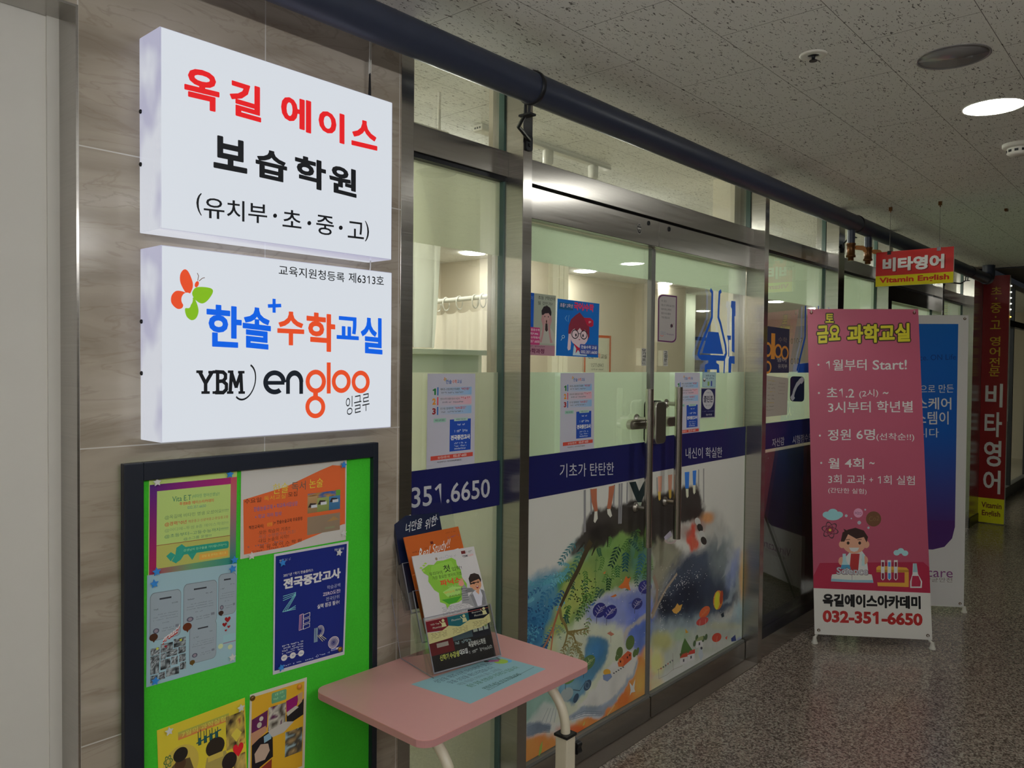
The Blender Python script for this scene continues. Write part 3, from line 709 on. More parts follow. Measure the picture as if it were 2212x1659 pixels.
def butterfly(A, Z, c1, c2, L=2):      # wings around a round body; Z maps unit coordinates to the sheet's pixels or fractions
    w1 = [(-.06, .0), (-.34, .42), (-.36, .78), (-.2, 1.0), (-.02, .92), (.16, .5), (.12, .2)]
    w2 = [(-.12, .06), (-.5, .12), (-.72, -.1), (-.72, -.4), (-.48, -.6), (-.26, -.52), (-.22, -.2)]
    w3 = [(.14, .12), (.34, .34), (.86, .36), (1.0, .22), (.82, -.1), (.6, -.28), (.4, -.26), (.2, -.1)]
    w4 = [(.16, -.1), (.3, -.24), (.4, -.6), (.3, -.9), (.1, -1.0), (-.1, -.86), (-.16, -.56), (.04, -.5)]
    for w, c in ((w1, c1), (w2, c1), (w3, c2), (w4, c2)): Z(smooth(w), c, L)
def draw_lower(A):
    f = lambda s, p0, p1, h, c, b=0.0, sp=1.0: A.tt(s, p0, p1, h, c, 2, bold=b, sp=sp)
    f('교육지원청등록', (602, 594), (744, 610), 22, BLK, .006); f('제6313호', (753, 610), (829, 618), 22, BLK, .006)
    def Z(pts, c, L): A.P([(408 + 52 * x, 637 - 54 * y + 5 * x) for x, y in pts], c, L, True)
    butterfly(A, Z, OR, GR)
    A.E(404, 647, 12.5, 15, (232, 238, 248), 3, True); A.E(425, 614, 4.2, 7, OR, 2, True, rot=20)
    A.LINE([(427, 606), (429, 596), (426, 590)], .0014, (120, 90, 70), 2, True); A.LINE([(430, 607), (437, 601), (442, 600)], .0014, (120, 90, 70), 2, True)
    f('한', (446, 748), (522, 752), 92, BL, .03); f('솔', (524, 750), (585, 756), 90, BL, .03)
    A.LINE([(580, 661), (606, 660)], .008, BL, 2, True); A.LINE([(592, 647), (592, 674)], .008, BL, 2, True)
    f('수', (599, 745), (657, 747), 74, OR, .03); f('학', (662, 757), (724, 761), 84, OR, .03)
    f('교', (727, 732), (775, 735), 50, BL, .03); f('실', (779, 762), (826, 766), 80, BL, .03)
    # serif initials
    def slab(pts): A.LINE(pts, .0078, BLK, 2, True)
    def serif(x, y, w): A.LINE([(x - w, y), (x + w, y)], .0056, BLK, 2, True)
    slab([(431, 803), (444, 828), (444, 847)]); slab([(458, 804), (444, 828)]); serif(431, 803, 6); serif(457, 804, 6); serif(444, 848, 8)
    slab([(470, 803), (470, 847)]); serif(465, 803, 5); serif(465, 848, 5)
    slab([(466, 803), (482, 804), (487, 809), (487, 817), (482, 823), (470, 824)]); slab([(482, 824), (489, 830), (489, 841), (482, 848), (466, 848)])
    slab([(500, 804), (497, 848)]); slab([(520, 805), (522, 848)]); slab([(500, 805), (510, 836), (520, 806)]); serif(498, 803, 5); serif(521, 804, 6); serif(497, 848, 6); serif(522, 848, 6)
    A.RING(528, 825, 24, 41, .90, BLK, 2, True, math.radians(-80), math.radians(115), rot=14)
    # rounded wordmark
    EN = (14, 24, 36); k_ = .60; lw = .0115
    A.RING(593, 826, 24.5, 26, k_, EN, 2, True, math.radians(52), math.radians(360)); A.LINE([(573, 827), (613, 827)], .0085, EN, 2, True)
    A.RING(636, 825, 19, 25, .54, EN, 2, True, math.radians(180), math.radians(360)); A.LINE([(622, 824), (622, 849)], lw * .86, EN, 2, True); A.LINE([(650.5, 824), (650.5, 849)], lw * .86, EN, 2, True)
    A.RING(682, 824, 22, 25.5, k_, OR, 2, True); A.RING(681, 879, 21.5, 24.5, k_, OR, 2, True); A.LINE([(681.5, 846), (681.5, 858)], .013, OR, 2, True)
    A.LINE([(710, 785), (710, 848)], .0112, OR, 2, True); A.RING(737, 824, 20.5, 25, k_, OR, 2, True); A.RING(779, 825, 19.5, 24.5, k_, OR, 2, True)
    f('잉글루', (747, 898), (798, 886), 40, (30, 34, 38), -.004)
lb, LB = lightbox('lower lit white sign box with a butterfly and coloured lettering', (347.5, 528.6), (845.1, 922.9), draw_lower)
# feed cable with its black plug above the upper box
cx = at_y(799, 150, WY - 0.02)
cb = thing('power_cable', (cx[0], WY - 0.02, UB[3]), 'two thin white wires with a black plug dropping to the upper sign box', 'cable')
zt = at_y(799, 160, WY - 0.02)[2]
MB().tube([(cx[0] - .0025, WY - .02, zt), (cx[0] + .001, WY - .02, zt + .12), (cx[0] + .002, WY - .02, CEIL)], .0018, 8).tube([(cx[0] + .0025, WY - .02, zt), (cx[0] + .006, WY - .018, zt + .12), (cx[0] + .007, WY - .02, CEIL)], .0018, 8).build('wire', M['white_plastic'], cb)
MB().lathe((cx[0], WY - .02, UB[3] + 0.0005), (0, 0, 1), [(.006, 0), (.006, .018), (.004, .022), (.004, .034), (.002, zt - UB[3] + .002)], 14).build('plug', M['black'], cb)
p = at_y(795, 573, WY - 0.03)
tag(MB().tube([(p[0], WY - .04, UB[2] + .001), (p[0] + .004, WY - .035, (UB[2] + LB[3]) / 2), (p[0] - .003, WY - .04, LB[3] - .001)], .0016, 8).build('link_wire', M['white_plastic']),
    'short white wire looping between the two lit sign boxes', 'cable')

# ================================================================ notice board
BY = WY - 0.012                       # felt surface
BF = WY - 0.026                       # frame front
a = at_y(268, 1001, BF); b_ = at_y(818, 957, BF); i0 = at_y(309, 1034, BY); i1 = at_y(797, 989, BY)
bx0, bx1, bz1 = a[0], b_[0], (a[2] + b_[2]) / 2; fx0, fx1, fz1 = i0[0] - .004, i1[0] + .004, (i0[2] + i1[2]) / 2
bz0 = 0.36; fz0 = bz0 + (bz1 - fz1)
bd = thing('notice_board', ((bx0 + bx1) / 2, WY, bz0), 'green felt notice board in a wide charcoal frame on the tiled wall', 'notice board')
box('felt_panel', (bx0 + .004, BY, bz0 + .004), (bx1 - .004, WY - .001, bz1 - .004), M['felt'], bd)
for nm, p, q in (('frame_bar', (bx0, BF, bz0), (fx0, BY + .004, bz1)), ('frame_bar', (fx1, BF, bz0), (bx1, BY + .004, bz1)),
                 ('frame_bar', (fx0, BF, fz1), (fx1, BY + .004, bz1)), ('frame_bar', (fx0, BF, bz0), (fx1, BY + .004, fz0))):
    box(nm, p, q, M['boardframe'], bd, bevel=0.002)
def board_art(gain=1.9, off=0.0): return facade_art(BY - 0.0012 - off, gain)
# -- yellow-green teacher notice
A = board_art(2.3); A.frame((322, 1035), (512, 1018), (509, 1219), (320, 1250)); A.sheet((152, 172, 100))
A.R(.008, .06, 1, .13, (66, 24, 92), 1, col2=(136, 30, 84), horiz=True, nx=10); A.R(.008, .06, .085, .99, (62, 26, 92), 1, col2=(128, 24, 60))
A.R(.925, .06, 1, .99, (150, 60, 74), 1, col2=(24, 100, 96)); A.R(.008, .915, .5, .99, (128, 30, 66), 1.2, col2=(80, 120, 86), horiz=True); A.R(.5, .915, 1, .99, (80, 120, 86), 1.2, col2=(24, 104, 98), horiz=True)
A.R(.085, .13, .925, .915, (140, 160, 92), 1.5); A.R(.085, .68, .925, .915, (140, 142, 74), 2)
A.R(.085, .677, .925, .683, (110, 60, 40), 3)
A.t('Vita E.T', .25, .20, .46, .255, (40, 96, 70), bold=.0); A.t('(비타민 영어선생님!!', .47, .20, .79, .245, (60, 120, 84))
A.t('투썸8층 에이스아카데미', .33, .265, .72, .30, (160, 60, 40), bold=.01); A.t('032.351.6650', .42, .315, .63, .345, (70, 120, 100))
A.t('@옥길에 비타민 영샘 오셨어요!!!!!!', .17, .385, .90, .43, (84, 116, 74)); A.t('@경력10년', .17, .455, .41, .50, (150, 66, 44), bold=.01); A.t('해운중고·신광여중고·환일중고등', .43, .46, .90, .49, (140, 92, 56))
A.t('@어디에~투썸 8층 에이스학원!!!', .17, .52, .90, .56, (104, 132, 84)); A.t('@초등부터~고등수능까지!!!!!!', .17, .58, .90, .622, (62, 108, 78)); A.t('@소그룹 운영!!!', .38, .635, .70, .668, (70, 112, 80))
A.S(HEART, .835, .245, .07, .055, (150, 26, 64)); A.E(.885, .295, .013, .012, (140, 30, 44)); A.E(.90, .318, .009, .009, (140, 30, 44)); A.E(.885, .34, .007, .007, (140, 30, 44))
A.RR(.34, .735, .91, .812, .02, (32, 116, 98), 3); A.t('선생님이 친구들을 기다립니다(^^)', .38, .755, .88, .785, (130, 170, 130), 4)
for pts in ([(.3, .73), (.36, .70), (.41, .74), (.34, .84), (.30, .89), (.25, .86), (.29, .8)], [(.19, .80), (.24, .765), (.29, .80), (.24, .86)], [(.42, .80), (.53, .81), (.48, .88)], [(.36, .77), (.42, .77), (.35, .86), (.31, .88)]): A.P(pts, (36, 120, 104), 3)
A.RR(.56, .832, .905, .895, .01, (172, 130, 56), 3); A.t('상담 및 문의는 데스크', .59, .845, .88, .87, (205, 170, 96), 4)
tag(A.build('notice_sheet', M['paper']), 'yellow-green teacher notice with a purple and teal border, top of the board', 'poster', 'papers pinned to the notice board')
# -- orange reading class sheet
A = board_art(1.9, .0004); A.bend = lambda u, v: .004 * math.sin((v - 1.2) * 34) * max(0, 1 - (u - .985) / .12) if u < 1.105 else .0
A.frame((521, 1016), (749, 993), (747, 1166), (519, 1208)); A.bend = None; A.sheet((170, 168, 162))
OG = (192, 86, 44)
A.P([(.02, .335), (.40, .245), (.72, .10), (.85, .05), (.985, .075), (.99, .80), (.965, .80), (.60, .905), (.43, .955), (.03, .955)], OG, 1)
A.t('한솔', .28, .195, .42, .315, (196, 170, 60)); A.t('독서', .45, .20, .585, .31, (84, 78, 70)); A.t('논술', .62, .19, .755, .30, (206, 176, 56))
A.t('수요일', .03, .33, .175, .385, (60, 34, 26)); A.t('독서교실', .20, .325, .395, .38, (206, 146, 44)); A.t('모집', .42, .315, .505, .37, (60, 34, 26))
A.t('한솔논술교재 + 학교독서감상문', .11, .43, .51, .485, (96, 84, 130), bold=.01); A.t('+ 학교 국어 첨삭', .12, .525, .36, .575, (96, 84, 130), bold=.01)
A.t('책천교육비(', .07, .64, .20, .69, (46, 30, 26), bold=.01); A.t('5만원', .23, .635, .275, .68, (214, 146, 40), bold=.01); A.t(')+ 한솔논술교재 무료증정', .285, .625, .555, .675, (46, 30, 26), bold=.01)
A.t('·모든 학습의 기초!!', .15, .715, .44, .76, (92, 50, 36)); A.t('·학교 수행평가의 기초!', .15, .765, .49, .81, (134, 84, 80)); A.t('·대입 논술의 시작!!', .15, .81, .43, .855, (92, 50, 36))
A.scribble(.06, .865, .38, .89, (120, 80, 84), 3, 5, 3); A.t('옥 길 에 이 스 학 원', .165, .885, .55, .925, (70, 36, 28)); A.scribble(.10, .928, .43, .948, (130, 64, 48), 3, 6, 5)
for (x0, x1, c) in ((.605, .70, (150, 122, 84)), (.70, .82, (132, 146, 84)), (.82, .935, (62, 110, 150))): A.R(x0, .40, x1, .60, c, 2, col2=tuple(int(v * .8) for v in c))
A.photo(.605, .365, .90, .43, [(80, 62, 44), (150, 112, 60), (60, 84, 130), (40, 80, 140)], 3, 12, 4, 2, 2); A.R(.89, .36, .935, .43, (84, 130, 50), 2.4)
for x, y in ((.645, .50), (.74, .48), (.86, .47)): A.P([(x - .035, y + .03), (x - .015, y - .02), (x + .045, y - .01), (x + .03, y + .035)], (44, 36, 34), 3); A.R(x - .005, y + .005, x + .055, y + .04, (176, 180, 186), 4)
A.R(.605, .645, .935, .86, (120, 104, 86), 2); A.photo(.605, .645, .935, .755, [(170, 176, 180), (150, 156, 158), (120, 112, 96)], 6, 14, 6, 2.4, 5)
A.R(.605, .755, .74, .86, (96, 90, 82), 2.4); A.R(.745, .745, .935, .85, (146, 106, 60), 2.6); A.R(.78, .80, .88, .825, (116, 116, 90), 3); A.P([(.80, .735), (.87, .68), (.93, .73)], (140, 110, 70), 3)
tag(A.build('notice_sheet', M['paper']), 'white sheet with a slanted orange block and two photos, wavy edge', 'poster', 'papers pinned to the notice board')
# -- blue exam poster
A = board_art(1.9, .0008); A.frame((592, 1197), (753, 1169), (744, 1414), (589.5, 1458)); A.sheet((172, 172, 178))
A.R(.02, .02, .975, .97, (22, 34, 102), 1); W = (196, 200, 212)
A.t('한솔수학교실', .80, .045, .935, .065, W); A.scribble(.06, .052, .12, .085, W, 3, 2, 1); A.scribble(.135, .052, .21, .075, (120, 126, 160), 3, 3, 2)
A.t('2021년 1학기 한솔플러스', .12, .18, .51, .205, W, bold=.012); A.t('전국중간고사', .12, .22, .90, .31, W, bold=.05)
A.t('학습공백', .71, .355, .90, .388, (150, 156, 184)); A.t('ZERO도전!', .655, .405, .905, .44, (214, 176, 190), bold=.015); A.t('전국단위', .70, .455, .89, .488, (160, 166, 190)); A.t('실력 점검 필수!', .58, .50, .895, .538, W, bold=.02)
LN = .0012
for k in range(3):
    d = .018 * k; A.LINE([(.12, .365 + d), (.285, .355 + d * .6), (.115 + d * 1.4, .495), (.285, .495 - d * .8)], LN, (120, 190, 200), 3)
for k in range(3): A.LINE([(.34 + .014 * k, .555 - .003 * k), (.335 + .014 * k, .68)], LN, (200, 140, 160), 3)
for y in (.56, .605, .65): A.LINE([(.395, y), (.48, y - .008), (.48, y + .025), (.395, y + .033), (.395, y)], LN, (205, 190, 180), 3)
A.LINE([(.34, .556), (.39, .55), (.39, .68), (.335, .685)], LN, (205, 170, 180), 3)
for k in range(4): A.LINE([(.55 + .014 * k, .70), (.55 + .014 * k, .82)], LN, (150, 180, 190), 3); A.RING(.63, .735, .022 + .012 * k, .02 + .010 * k, .9, (190, 194, 180), 3, a0=-2.2, a1=1.7, n=12)
for k in range(3): A.LINE([(.59 + .02 * k, .765), (.67 + .025 * k, .83 - .006 * k)], LN, (190, 180, 130), 3)
for k in range(5): A.RING(.83, .865, .016 + .016 * k, .0105 + .0105 * k, .88, (190, 180, 196), 3)
for k in range(4): A.scribble(.115, .775 + .021 * k, .40, .79 + .021 * k, (170, 176, 200), 3, 5, k)
for k in range(3): A.E(.145 + .113 * k, .882, .04, .026, (206, 208, 214), 3); A.scribble(.12 + .113 * k, .875, .17 + .113 * k, .89, (90, 96, 140), 4, 1, k)
A.LINE([(.18, .882), (.34, .882)], .0012, (206, 208, 214), 2); A.scribble(.12, .945, .62, .958, (150, 158, 190), 3, 7, 4); A.RING(.60, .945, .016, .011, .7, (150, 158, 190), 3); A.scribble(.63, .935, .78, .95, (150, 158, 190), 3, 3, 5); A.RR(.795, .918, .93, .935, .008, (206, 208, 214), 3); A.R(.80, .921, .87, .932, (60, 84, 160), 4)
tag(A.build('notice_sheet', M['paper']), 'dark blue exam poster with outlined letters Z E R, right side of the board', 'poster', 'papers pinned to the notice board')
# -- pale blue certificate sheet
A = board_art(2.0, .0004); A.frame((318, 1243), (512, 1217), (509, 1430), (316, 1485)); A.sheet((128, 156, 164))
def cert(x0, y0, x1, y1, sd):
    A.RR(x0, y0, x1, y1, .045, (96, 104, 112), 1, ry=.05); A.RR(x0 + .006, y0 + .006, x1 - .004, y1 - .004, .042, (126, 138, 146), 2, ry=.047); w_, h_ = x1 - x0, y1 - y0
    A.R(x0 + .3 * w_, y0 + .13 * h_, x0 + .68 * w_, y0 + .165 * h_, (44, 46, 52), 3); A.scribble(x0 + .66 * w_, y0 + .26 * h_, x0 + .9 * w_, y0 + .29 * h_, (84, 90, 98), 3, 2, sd); A.scribble(x0 + .12 * w_, y0 + .34 * h_, x0 + .34 * w_, y0 + .37 * h_, (70, 76, 84), 3, 2, sd + 1)
    for k in range(3): A.scribble(x0 + (.22 if k == 0 else .1) * w_, y0 + (.46 + .055 * k) * h_, x0 + .9 * w_, y0 + (.48 + .055 * k) * h_, (92, 98, 108), 3, 7, sd + k)
    A.scribble(x0 + .35 * w_, y0 + .65 * h_, x0 + .62 * w_, y0 + .67 * h_, (92, 98, 108), 3, 2, sd); A.E(x0 + .2 * w_, y0 + .80 * h_, .10 * w_, .055 * h_, (70, 72, 86), 3); A.E(x0 + .2 * w_, y0 + .80 * h_, .06 * w_, .035 * h_, (120, 110, 120), 4)
    for k in range(2): A.scribble(x0 + .38 * w_, y0 + (.77 + .05 * k) * h_, x0 + .78 * w_, y0 + (.79 + .05 * k) * h_, (84, 88, 100), 3, 4, sd + k)
    A.R(x0 + .82 * w_, y0 + .745 * h_, x0 + .93 * w_, y0 + .80 * h_, (98, 104, 114), 3)
cert(.03, .165, .36, .60, 1); cert(.385, .13, .765, .555, 11); cert(.78, .085, .995, .50, 21); cert(.455, .52, .765, .90, 31)
for cx_, cy_, s_, c in ((.07, .565, .045, (58, 34, 22)), (.43, .535, .05, (82, 40, 22)), (.815, .47, .03, (48, 30, 22)), (.49, .885, .03, (80, 62, 24))):
    A.E(cx_, cy_, s_, s_ * .75, c, 4); A.P([(cx_ - s_ * .5, cy_ + s_ * .4), (cx_ + s_ * .1, cy_ + s_ * 1.1), (cx_ + s_ * .6, cy_ + s_ * .3)], c, 4)
A.T('great!', (.15, .665), (.335, .585), (.165, .59), (150, 40, 34), 4, bold=.05, sh=.3); A.T('great!', (.15, .655), (.335, .572), (.165, .58), (210, 214, 210), 5, bold=.02, sh=.3)
for x, y, s_ in ((.895, .55, .036), (.86, .595, .028), (.91, .625, .018), (.875, .655, .014)): A.S(HEART, x, y, s_, s_ * .8, (120, 24, 26), 3)
PH = [(30, 32, 34), (70, 76, 78), (128, 136, 140), (52, 48, 50), (140, 148, 152)]
for k, (x0, y0, x1, y1) in enumerate(((.04, .665, .135, .73), (.145, .645, .275, .725), (.285, .625, .415, .705), (.04, .735, .135, .80), (.145, .73, .20, .785), (.205, .715, .325, .775), (.335, .71, .415, .77), (.04, .80, .13, .90), (.145, .79, .25, .88), (.26, .785, .33, .86), (.345, .78, .415, .85), (.04, .91, .115, .975), (.125, .90, .195, .965), (.205, .885, .345, .955), (.355, .86, .42, .925))):
    A.photo(x0, y0, x1, y1, PH, 40 + k, 8, 7, 3, 2)
A.S(starpts(), .11, .675, .02, .016, (170, 176, 60), 5); A.S(starpts(), .36, .645, .02, .016, (170, 176, 60), 5); A.S(HEART, .20, .675, .016, .013, (120, 30, 40), 5)
A.R(.845, .70, .995, .775, (126, 162, 168), 3); A.R(.845, .775, .995, .783, (130, 96, 120), 4); A.E(.815, .80, .03, .025, (168, 178, 140), 3); A.E(.93, .83, .028, .024, (168, 178, 140), 3)
tag(A.build('notice_sheet', M['paper']), 'pale blue sheet of certificates and small photos below the yellow-green notice', 'poster', 'papers pinned to the notice board')
# -- yellow science sheet (runs out of the picture at the bottom)
A = board_art(2.6); A.frame((339, 1578), (529, 1507), h=1.414); A.sheet((166, 146, 40))
A.R(.22, .075, .80, .135, (126, 134, 54), 2, col2=(164, 92, 50)); A.t('7월의 과학실험', .26, .085, .76, .125, (186, 160, 70), 3)
A.E(.24, .33, .20, .15, (150, 132, 56), 1); A.P([(.11, .45), (.14, .32), (.20, .29), (.34, .30), (.38, .40), (.40, .60), (.06, .60)], (70, 58, 36), 2); A.E(.24, .25, .08, .055, (28, 24, 20), 3); A.E(.235, .32, .06, .05, (58, 40, 26), 2.6)
for k in range(3): A.RING(.105, .265, .05, .022, .8, (44, 80, 40), 4, rot=60 * k)
for c in ((.43, .245), (.55, .225)): pass
A.E(.63, .30, .11, .075, (34, 28, 22), 3); A.P([(.51, .42), (.53, .36), (.75, .36), (.78, .44), (.80, .62), (.48, .62)], (126, 112, 60), 2); A.E(.63, .35, .07, .055, (120, 98, 58), 2.5); A.R(.54, .355, .72, .40, (150, 134, 60), 3.4)
for k in range(4):
    x = .44 + .065 * k; A.LINE([(x, .13 + .01 * k), (x, .235), (x + .028, .235), (x + .028, .12 + .01 * k)], .0016, (30, 44, 40), 3); A.R(x + .004, .18, x + .024, .232, (22, 66, 70), 3.5)
A.LINE([(.42, .215), (.70, .18)], .003, (22, 60, 62), 4)
A.photo(.76, .10, .985, .37, [(34, 26, 20), (110, 94, 50), (150, 130, 60), (110, 50, 40)], 17, 12, 14, 2.4); A.P([(.82, .26), (.89, .22), (.95, .27), (.88, .33)], (166, 148, 56), 4)
A.S(HEART, .90, .40, .065, .055, (160, 26, 34), 5); A.E(.79, .46, .09, .07, (30, 24, 22), 3.5); A.photo(.84, .44, .985, .70, [(60, 44, 34), (130, 112, 60), (150, 130, 70)], 19, 8, 12, 2.4)
tag(A.build('notice_sheet', M['paper']), 'yellow sheet with cut-out photos of children, lowest on the board', 'poster', 'papers pinned to the notice board')
# -- orange photo sheet beside it
A = board_art(2.2, .0004); A.frame((540, 1501), (663, 1463), h=1.45); A.sheet((164, 160, 146)); A.R(.035, .035, .955, .97, (190, 134, 34), 1)
A.RR(.37, .055, .63, .17, .02, (78, 128, 96), 2); A.t('6월 과학', .43, .065, .58, .095, (130, 170, 130), 3); A.scribble(.40, .115, .60, .14, (120, 160, 124), 3, 3, 2)
PU = [(84, 20, 66), (70, 22, 58), (30, 24, 30)]
A.P([(.04, .27), (.31, .22), (.30, .40), (.04, .44)], (74, 26, 62), 2); A.photo(.32, .20, .625, .45, [(60, 54, 46), (120, 116, 106), (150, 146, 136), (70, 34, 60)], 23, 12, 12, 2.2); A.P([(.63, .19), (.86, .16), (.83, .27), (.64, .33)], (110, 20, 80), 2)
A.P([(.64, .34), (.82, .30), (.95, .22), (.95, .40), (.65, .46)], (26, 24, 26), 2); A.P([(.83, .16), (.93, .14), (.92, .25), (.86, .28)], (150, 118, 88), 3); A.P([(.64, .315), (.80, .275), (.86, .30), (.66, .36)], (150, 146, 134), 3)
A.P([(.04, .41), (.28, .38), (.30, .44), (.05, .54)], (150, 110, 84), 3); A.E(.20, .29, .035, .025, (166, 160, 146), 3); A.E(.17, .35, .04, .03, (150, 146, 134), 3)
A.P([(.05, .52), (.40, .44), (.42, .74), (.06, .84)], (26, 22, 24), 2); A.P([(.10, .64), (.20, .56), (.33, .58), (.36, .66), (.28, .74), (.12, .74)], (152, 132, 116), 3); A.P([(.25, .49), (.39, .46), (.38, .54), (.26, .56)], (110, 140, 156), 3)
A.P([(.32, .45), (.62, .41), (.78, .44), (.60, .52), (.40, .53)], (150, 146, 140), 3); A.photo(.63, .53, .94, .80, [(140, 118, 84), (110, 92, 64), (60, 56, 48), (120, 140, 146)], 29, 12, 14, 2.6)
A.P([(.06, .86), (.40, .76), (.40, .92), (.06, 1.0)], (110, 40, 30), 3)
tag(A.build('notice_sheet', M['paper']), 'orange sheet of experiment photos with a white rim beside the yellow sheet', 'poster', 'papers pinned to the notice board')
# push pins
def pin_mesh(kind):
    mb = MB()
    if kind == 'star':
        mb.prism([(.0095 * x, .0095 * y) for x, y in starpts(5, .5)], (0, -.0045, 0), X_, Z_, (0, -.0035, 0)); mb.lathe((0, 0, 0), (0, -1, 0), [(.0022, 0), (.0022, .0048)], 8)
    else: mb.lathe((0, 0, 0), (0, -1, 0), [(.0062, .001), (.0066, .003), (.005, .0052), (.0018, .0062)], 16)
    return mb
proto = {}
def pin(px_, py_, kind, mat, label):
    p = at_y(px_, py_, BY - 0.003)
    k = (kind, mat)
    if k not in proto: o = proto[k] = pin_mesh(kind).build('push_pin', M[mat], None, bevel=.0008 if kind == 'star' else 0, origin=(0, 0, 0))
    else: o = proto[k].copy(); COL.objects.link(o)
    o.location = (p[0], BY - 0.0022, p[2]); o.rotation_euler = (0, (px_ * 7 + py_ * 3) % 11 * .05 - .25, 0)
    tag(o, label, 'push pin', 'push pins on the notice board')
SH = {'A': 'yellow-green notice', 'B': 'pale blue certificate sheet', 'C': 'orange block sheet', 'D': 'dark blue exam poster', 'E': 'yellow science sheet'}
for x, y, c, s, w_ in ((337, 1041, 'white', 'A', 'top left'), (494, 1024, 'blue', 'A', 'top right'), (504, 1209, 'blue', 'A', 'bottom right'), (336, 1234, 'blue', 'A', 'bottom left'),
                       (331, 1260, 'blue', 'B', 'top left'), (500, 1228, 'blue', 'B', 'top right'), (499, 1419, 'white', 'B', 'bottom right'), (333, 1470, 'blue', 'B', 'bottom left'),
                       (740, 1004, 'blue', 'C', 'top right'), (541, 1200, 'white', 'C', 'bottom left'), (740, 1152, 'white', 'C', 'bottom right'),
                       (608, 1215, 'blue', 'D', 'top left'), (730, 1193, 'white', 'D', 'top right'), (605, 1441, 'blue', 'D', 'bottom left'),
                       (363, 1578, 'white', 'E', 'top left'), (518, 1528, 'white', 'E', 'top right')):
    pin(x, y, 'star', c + 'pin', '%s star push pin at the %s corner of the %s' % (c, w_, SH[s]))
pin(734, 1402, 'dot', 'goldpin', 'round gold pin at the bottom right corner of the dark blue exam poster')
pin(545, 1508, 'dot', 'brownpin', 'round brown pin at the top left corner of the orange photo sheet')
pin(646, 1483, 'dot', 'orangepin', 'round orange pin at the top right corner of the orange photo sheet')
# ================================================================ small pink table with the leaflet stand
TZ = 0.70
tb = thing('side_table', (1.415, -0.33, 0), 'small pink side table on cream tube legs in front of the side window', 'table')
tx0, tx1, ty0, ty1 = 1.112, 1.718, -0.534, -0.128
MB().prism(rrect(tx0, ty0, tx1, ty1, 0.035, 8), (0, 0, TZ - 0.017), X_, Y_, (0, 0, 0.0155)).build('edge_band', M['pinkedge'], tb)
MB().prism(rrect(tx0, ty0, tx1, ty1, 0.035, 8), (0, 0, TZ - 0.0016), X_, Y_, (0, 0, 0.0016)).build('tabletop', M['pink'], tb)
def table_leg(x, knob):
    yv = -0.523
    path = [(x, -0.16, TZ - 0.033), (x, yv + 0.115, TZ - 0.033)]
    path += [(x, yv + 0.115 - 0.115 * math.sin(a), TZ - 0.033 - 0.115 * (1 - math.cos(a))) for a in (math.pi / 2 * i / 10 for i in range(1, 11))]
    path += [(x, yv, 0.45)]
    lg = MB().tube(path, 0.0125, 20).build('leg', M['offwhite_metal'], tb)
    box('leg_post', (x - 0.019, yv - 0.019, 0.03), (x + 0.019, yv + 0.019, 0.54), M['offwhite_metal'], lg, bevel=0.004)
    box('leg_collar', (x - 0.0215, yv - 0.0215, 0.538), (x + 0.0215, yv + 0.0215, 0.545), M['black'], lg, bevel=0.001)
    box('leg_foot', (x - 0.019, yv - 0.06, 0.012), (x + 0.019, -0.12, 0.046), M['offwhite_metal'], lg, bevel=0.005)
    for yy in (yv - 0.045, -0.14): MB().lathe((x, yy, 0), (0, 0, 1), [(.016, 0), (.018, .006), (.016, .013)], 18).build('foot_pad', M['black'], lg)
    k = MB(); kx = x + 0.019
    k.lathe((kx, yv, 0.495), (1, 0, 0), [(.006, 0), (.006, .014)], 12)
    k.prism([(.019 * math.cos(a) * (1 + .16 * math.cos(5 * a)), .019 * math.sin(a) * (1 + .16 * math.cos(5 * a))) for a in (2 * math.pi * i / 40 for i in range(40))], (kx + .012, yv, .495), Y_, Z_, (.018, 0, 0), True)
    k.build('clamp_knob', M['black'], lg)
table_leg(1.205, True); table_leg(1.615, True)
for x in (1.205, 1.615):
    box('mount_plate', (x - .03, -.40, TZ - .0205), (x + .03, -.18, TZ - .0172), M['offwhite_metal'], tb, bevel=.001)
box('cross_bar', (1.224, -.16, .012), (1.596, -.125, .046), M['offwhite_metal'], tb, bevel=.004)

# leaflet stand: three stepped clear pockets leaning back
hB = np.array([.198, -.038, 0.]); hB /= np.linalg.norm(hB)          # along the stand's width
hF = np.array([hB[1], -hB[0], 0.]); hF = hF if hF[1] < 0 else -hF     # towards the reader
HO = np.array([1.364, -.288, TZ + .0095])
TH = math.radians(22)
def lean(th): return hF * math.cos(th) + Z_ * math.sin(th), -hF * math.sin(th) + Z_ * math.cos(th)   # sheet normal, sheet up
N1, V1 = lean(TH)
holder = thing('leaflet_stand', tuple(HO + hB * .1 - hF * .08), 'clear acrylic three-tier leaflet stand on the pink table', 'leaflet stand')
W_ = .214
def acrylic(name, O, a, b, c, m='acrylic', bev=.0008): return MB().obox(O, a, b, c).build(name, M[m], holder, bevel=bev)
e = .0022
TIERS = [(HO - hB * .006 - hF * .004, V1, N1, .135), (HO + np.array([0, 0, .062]) - hB * .006 - hF * .062, V1, N1, .13), (HO + np.array([0, 0, .124]) - hB * .006 - hF * .118, V1, N1, .13)]
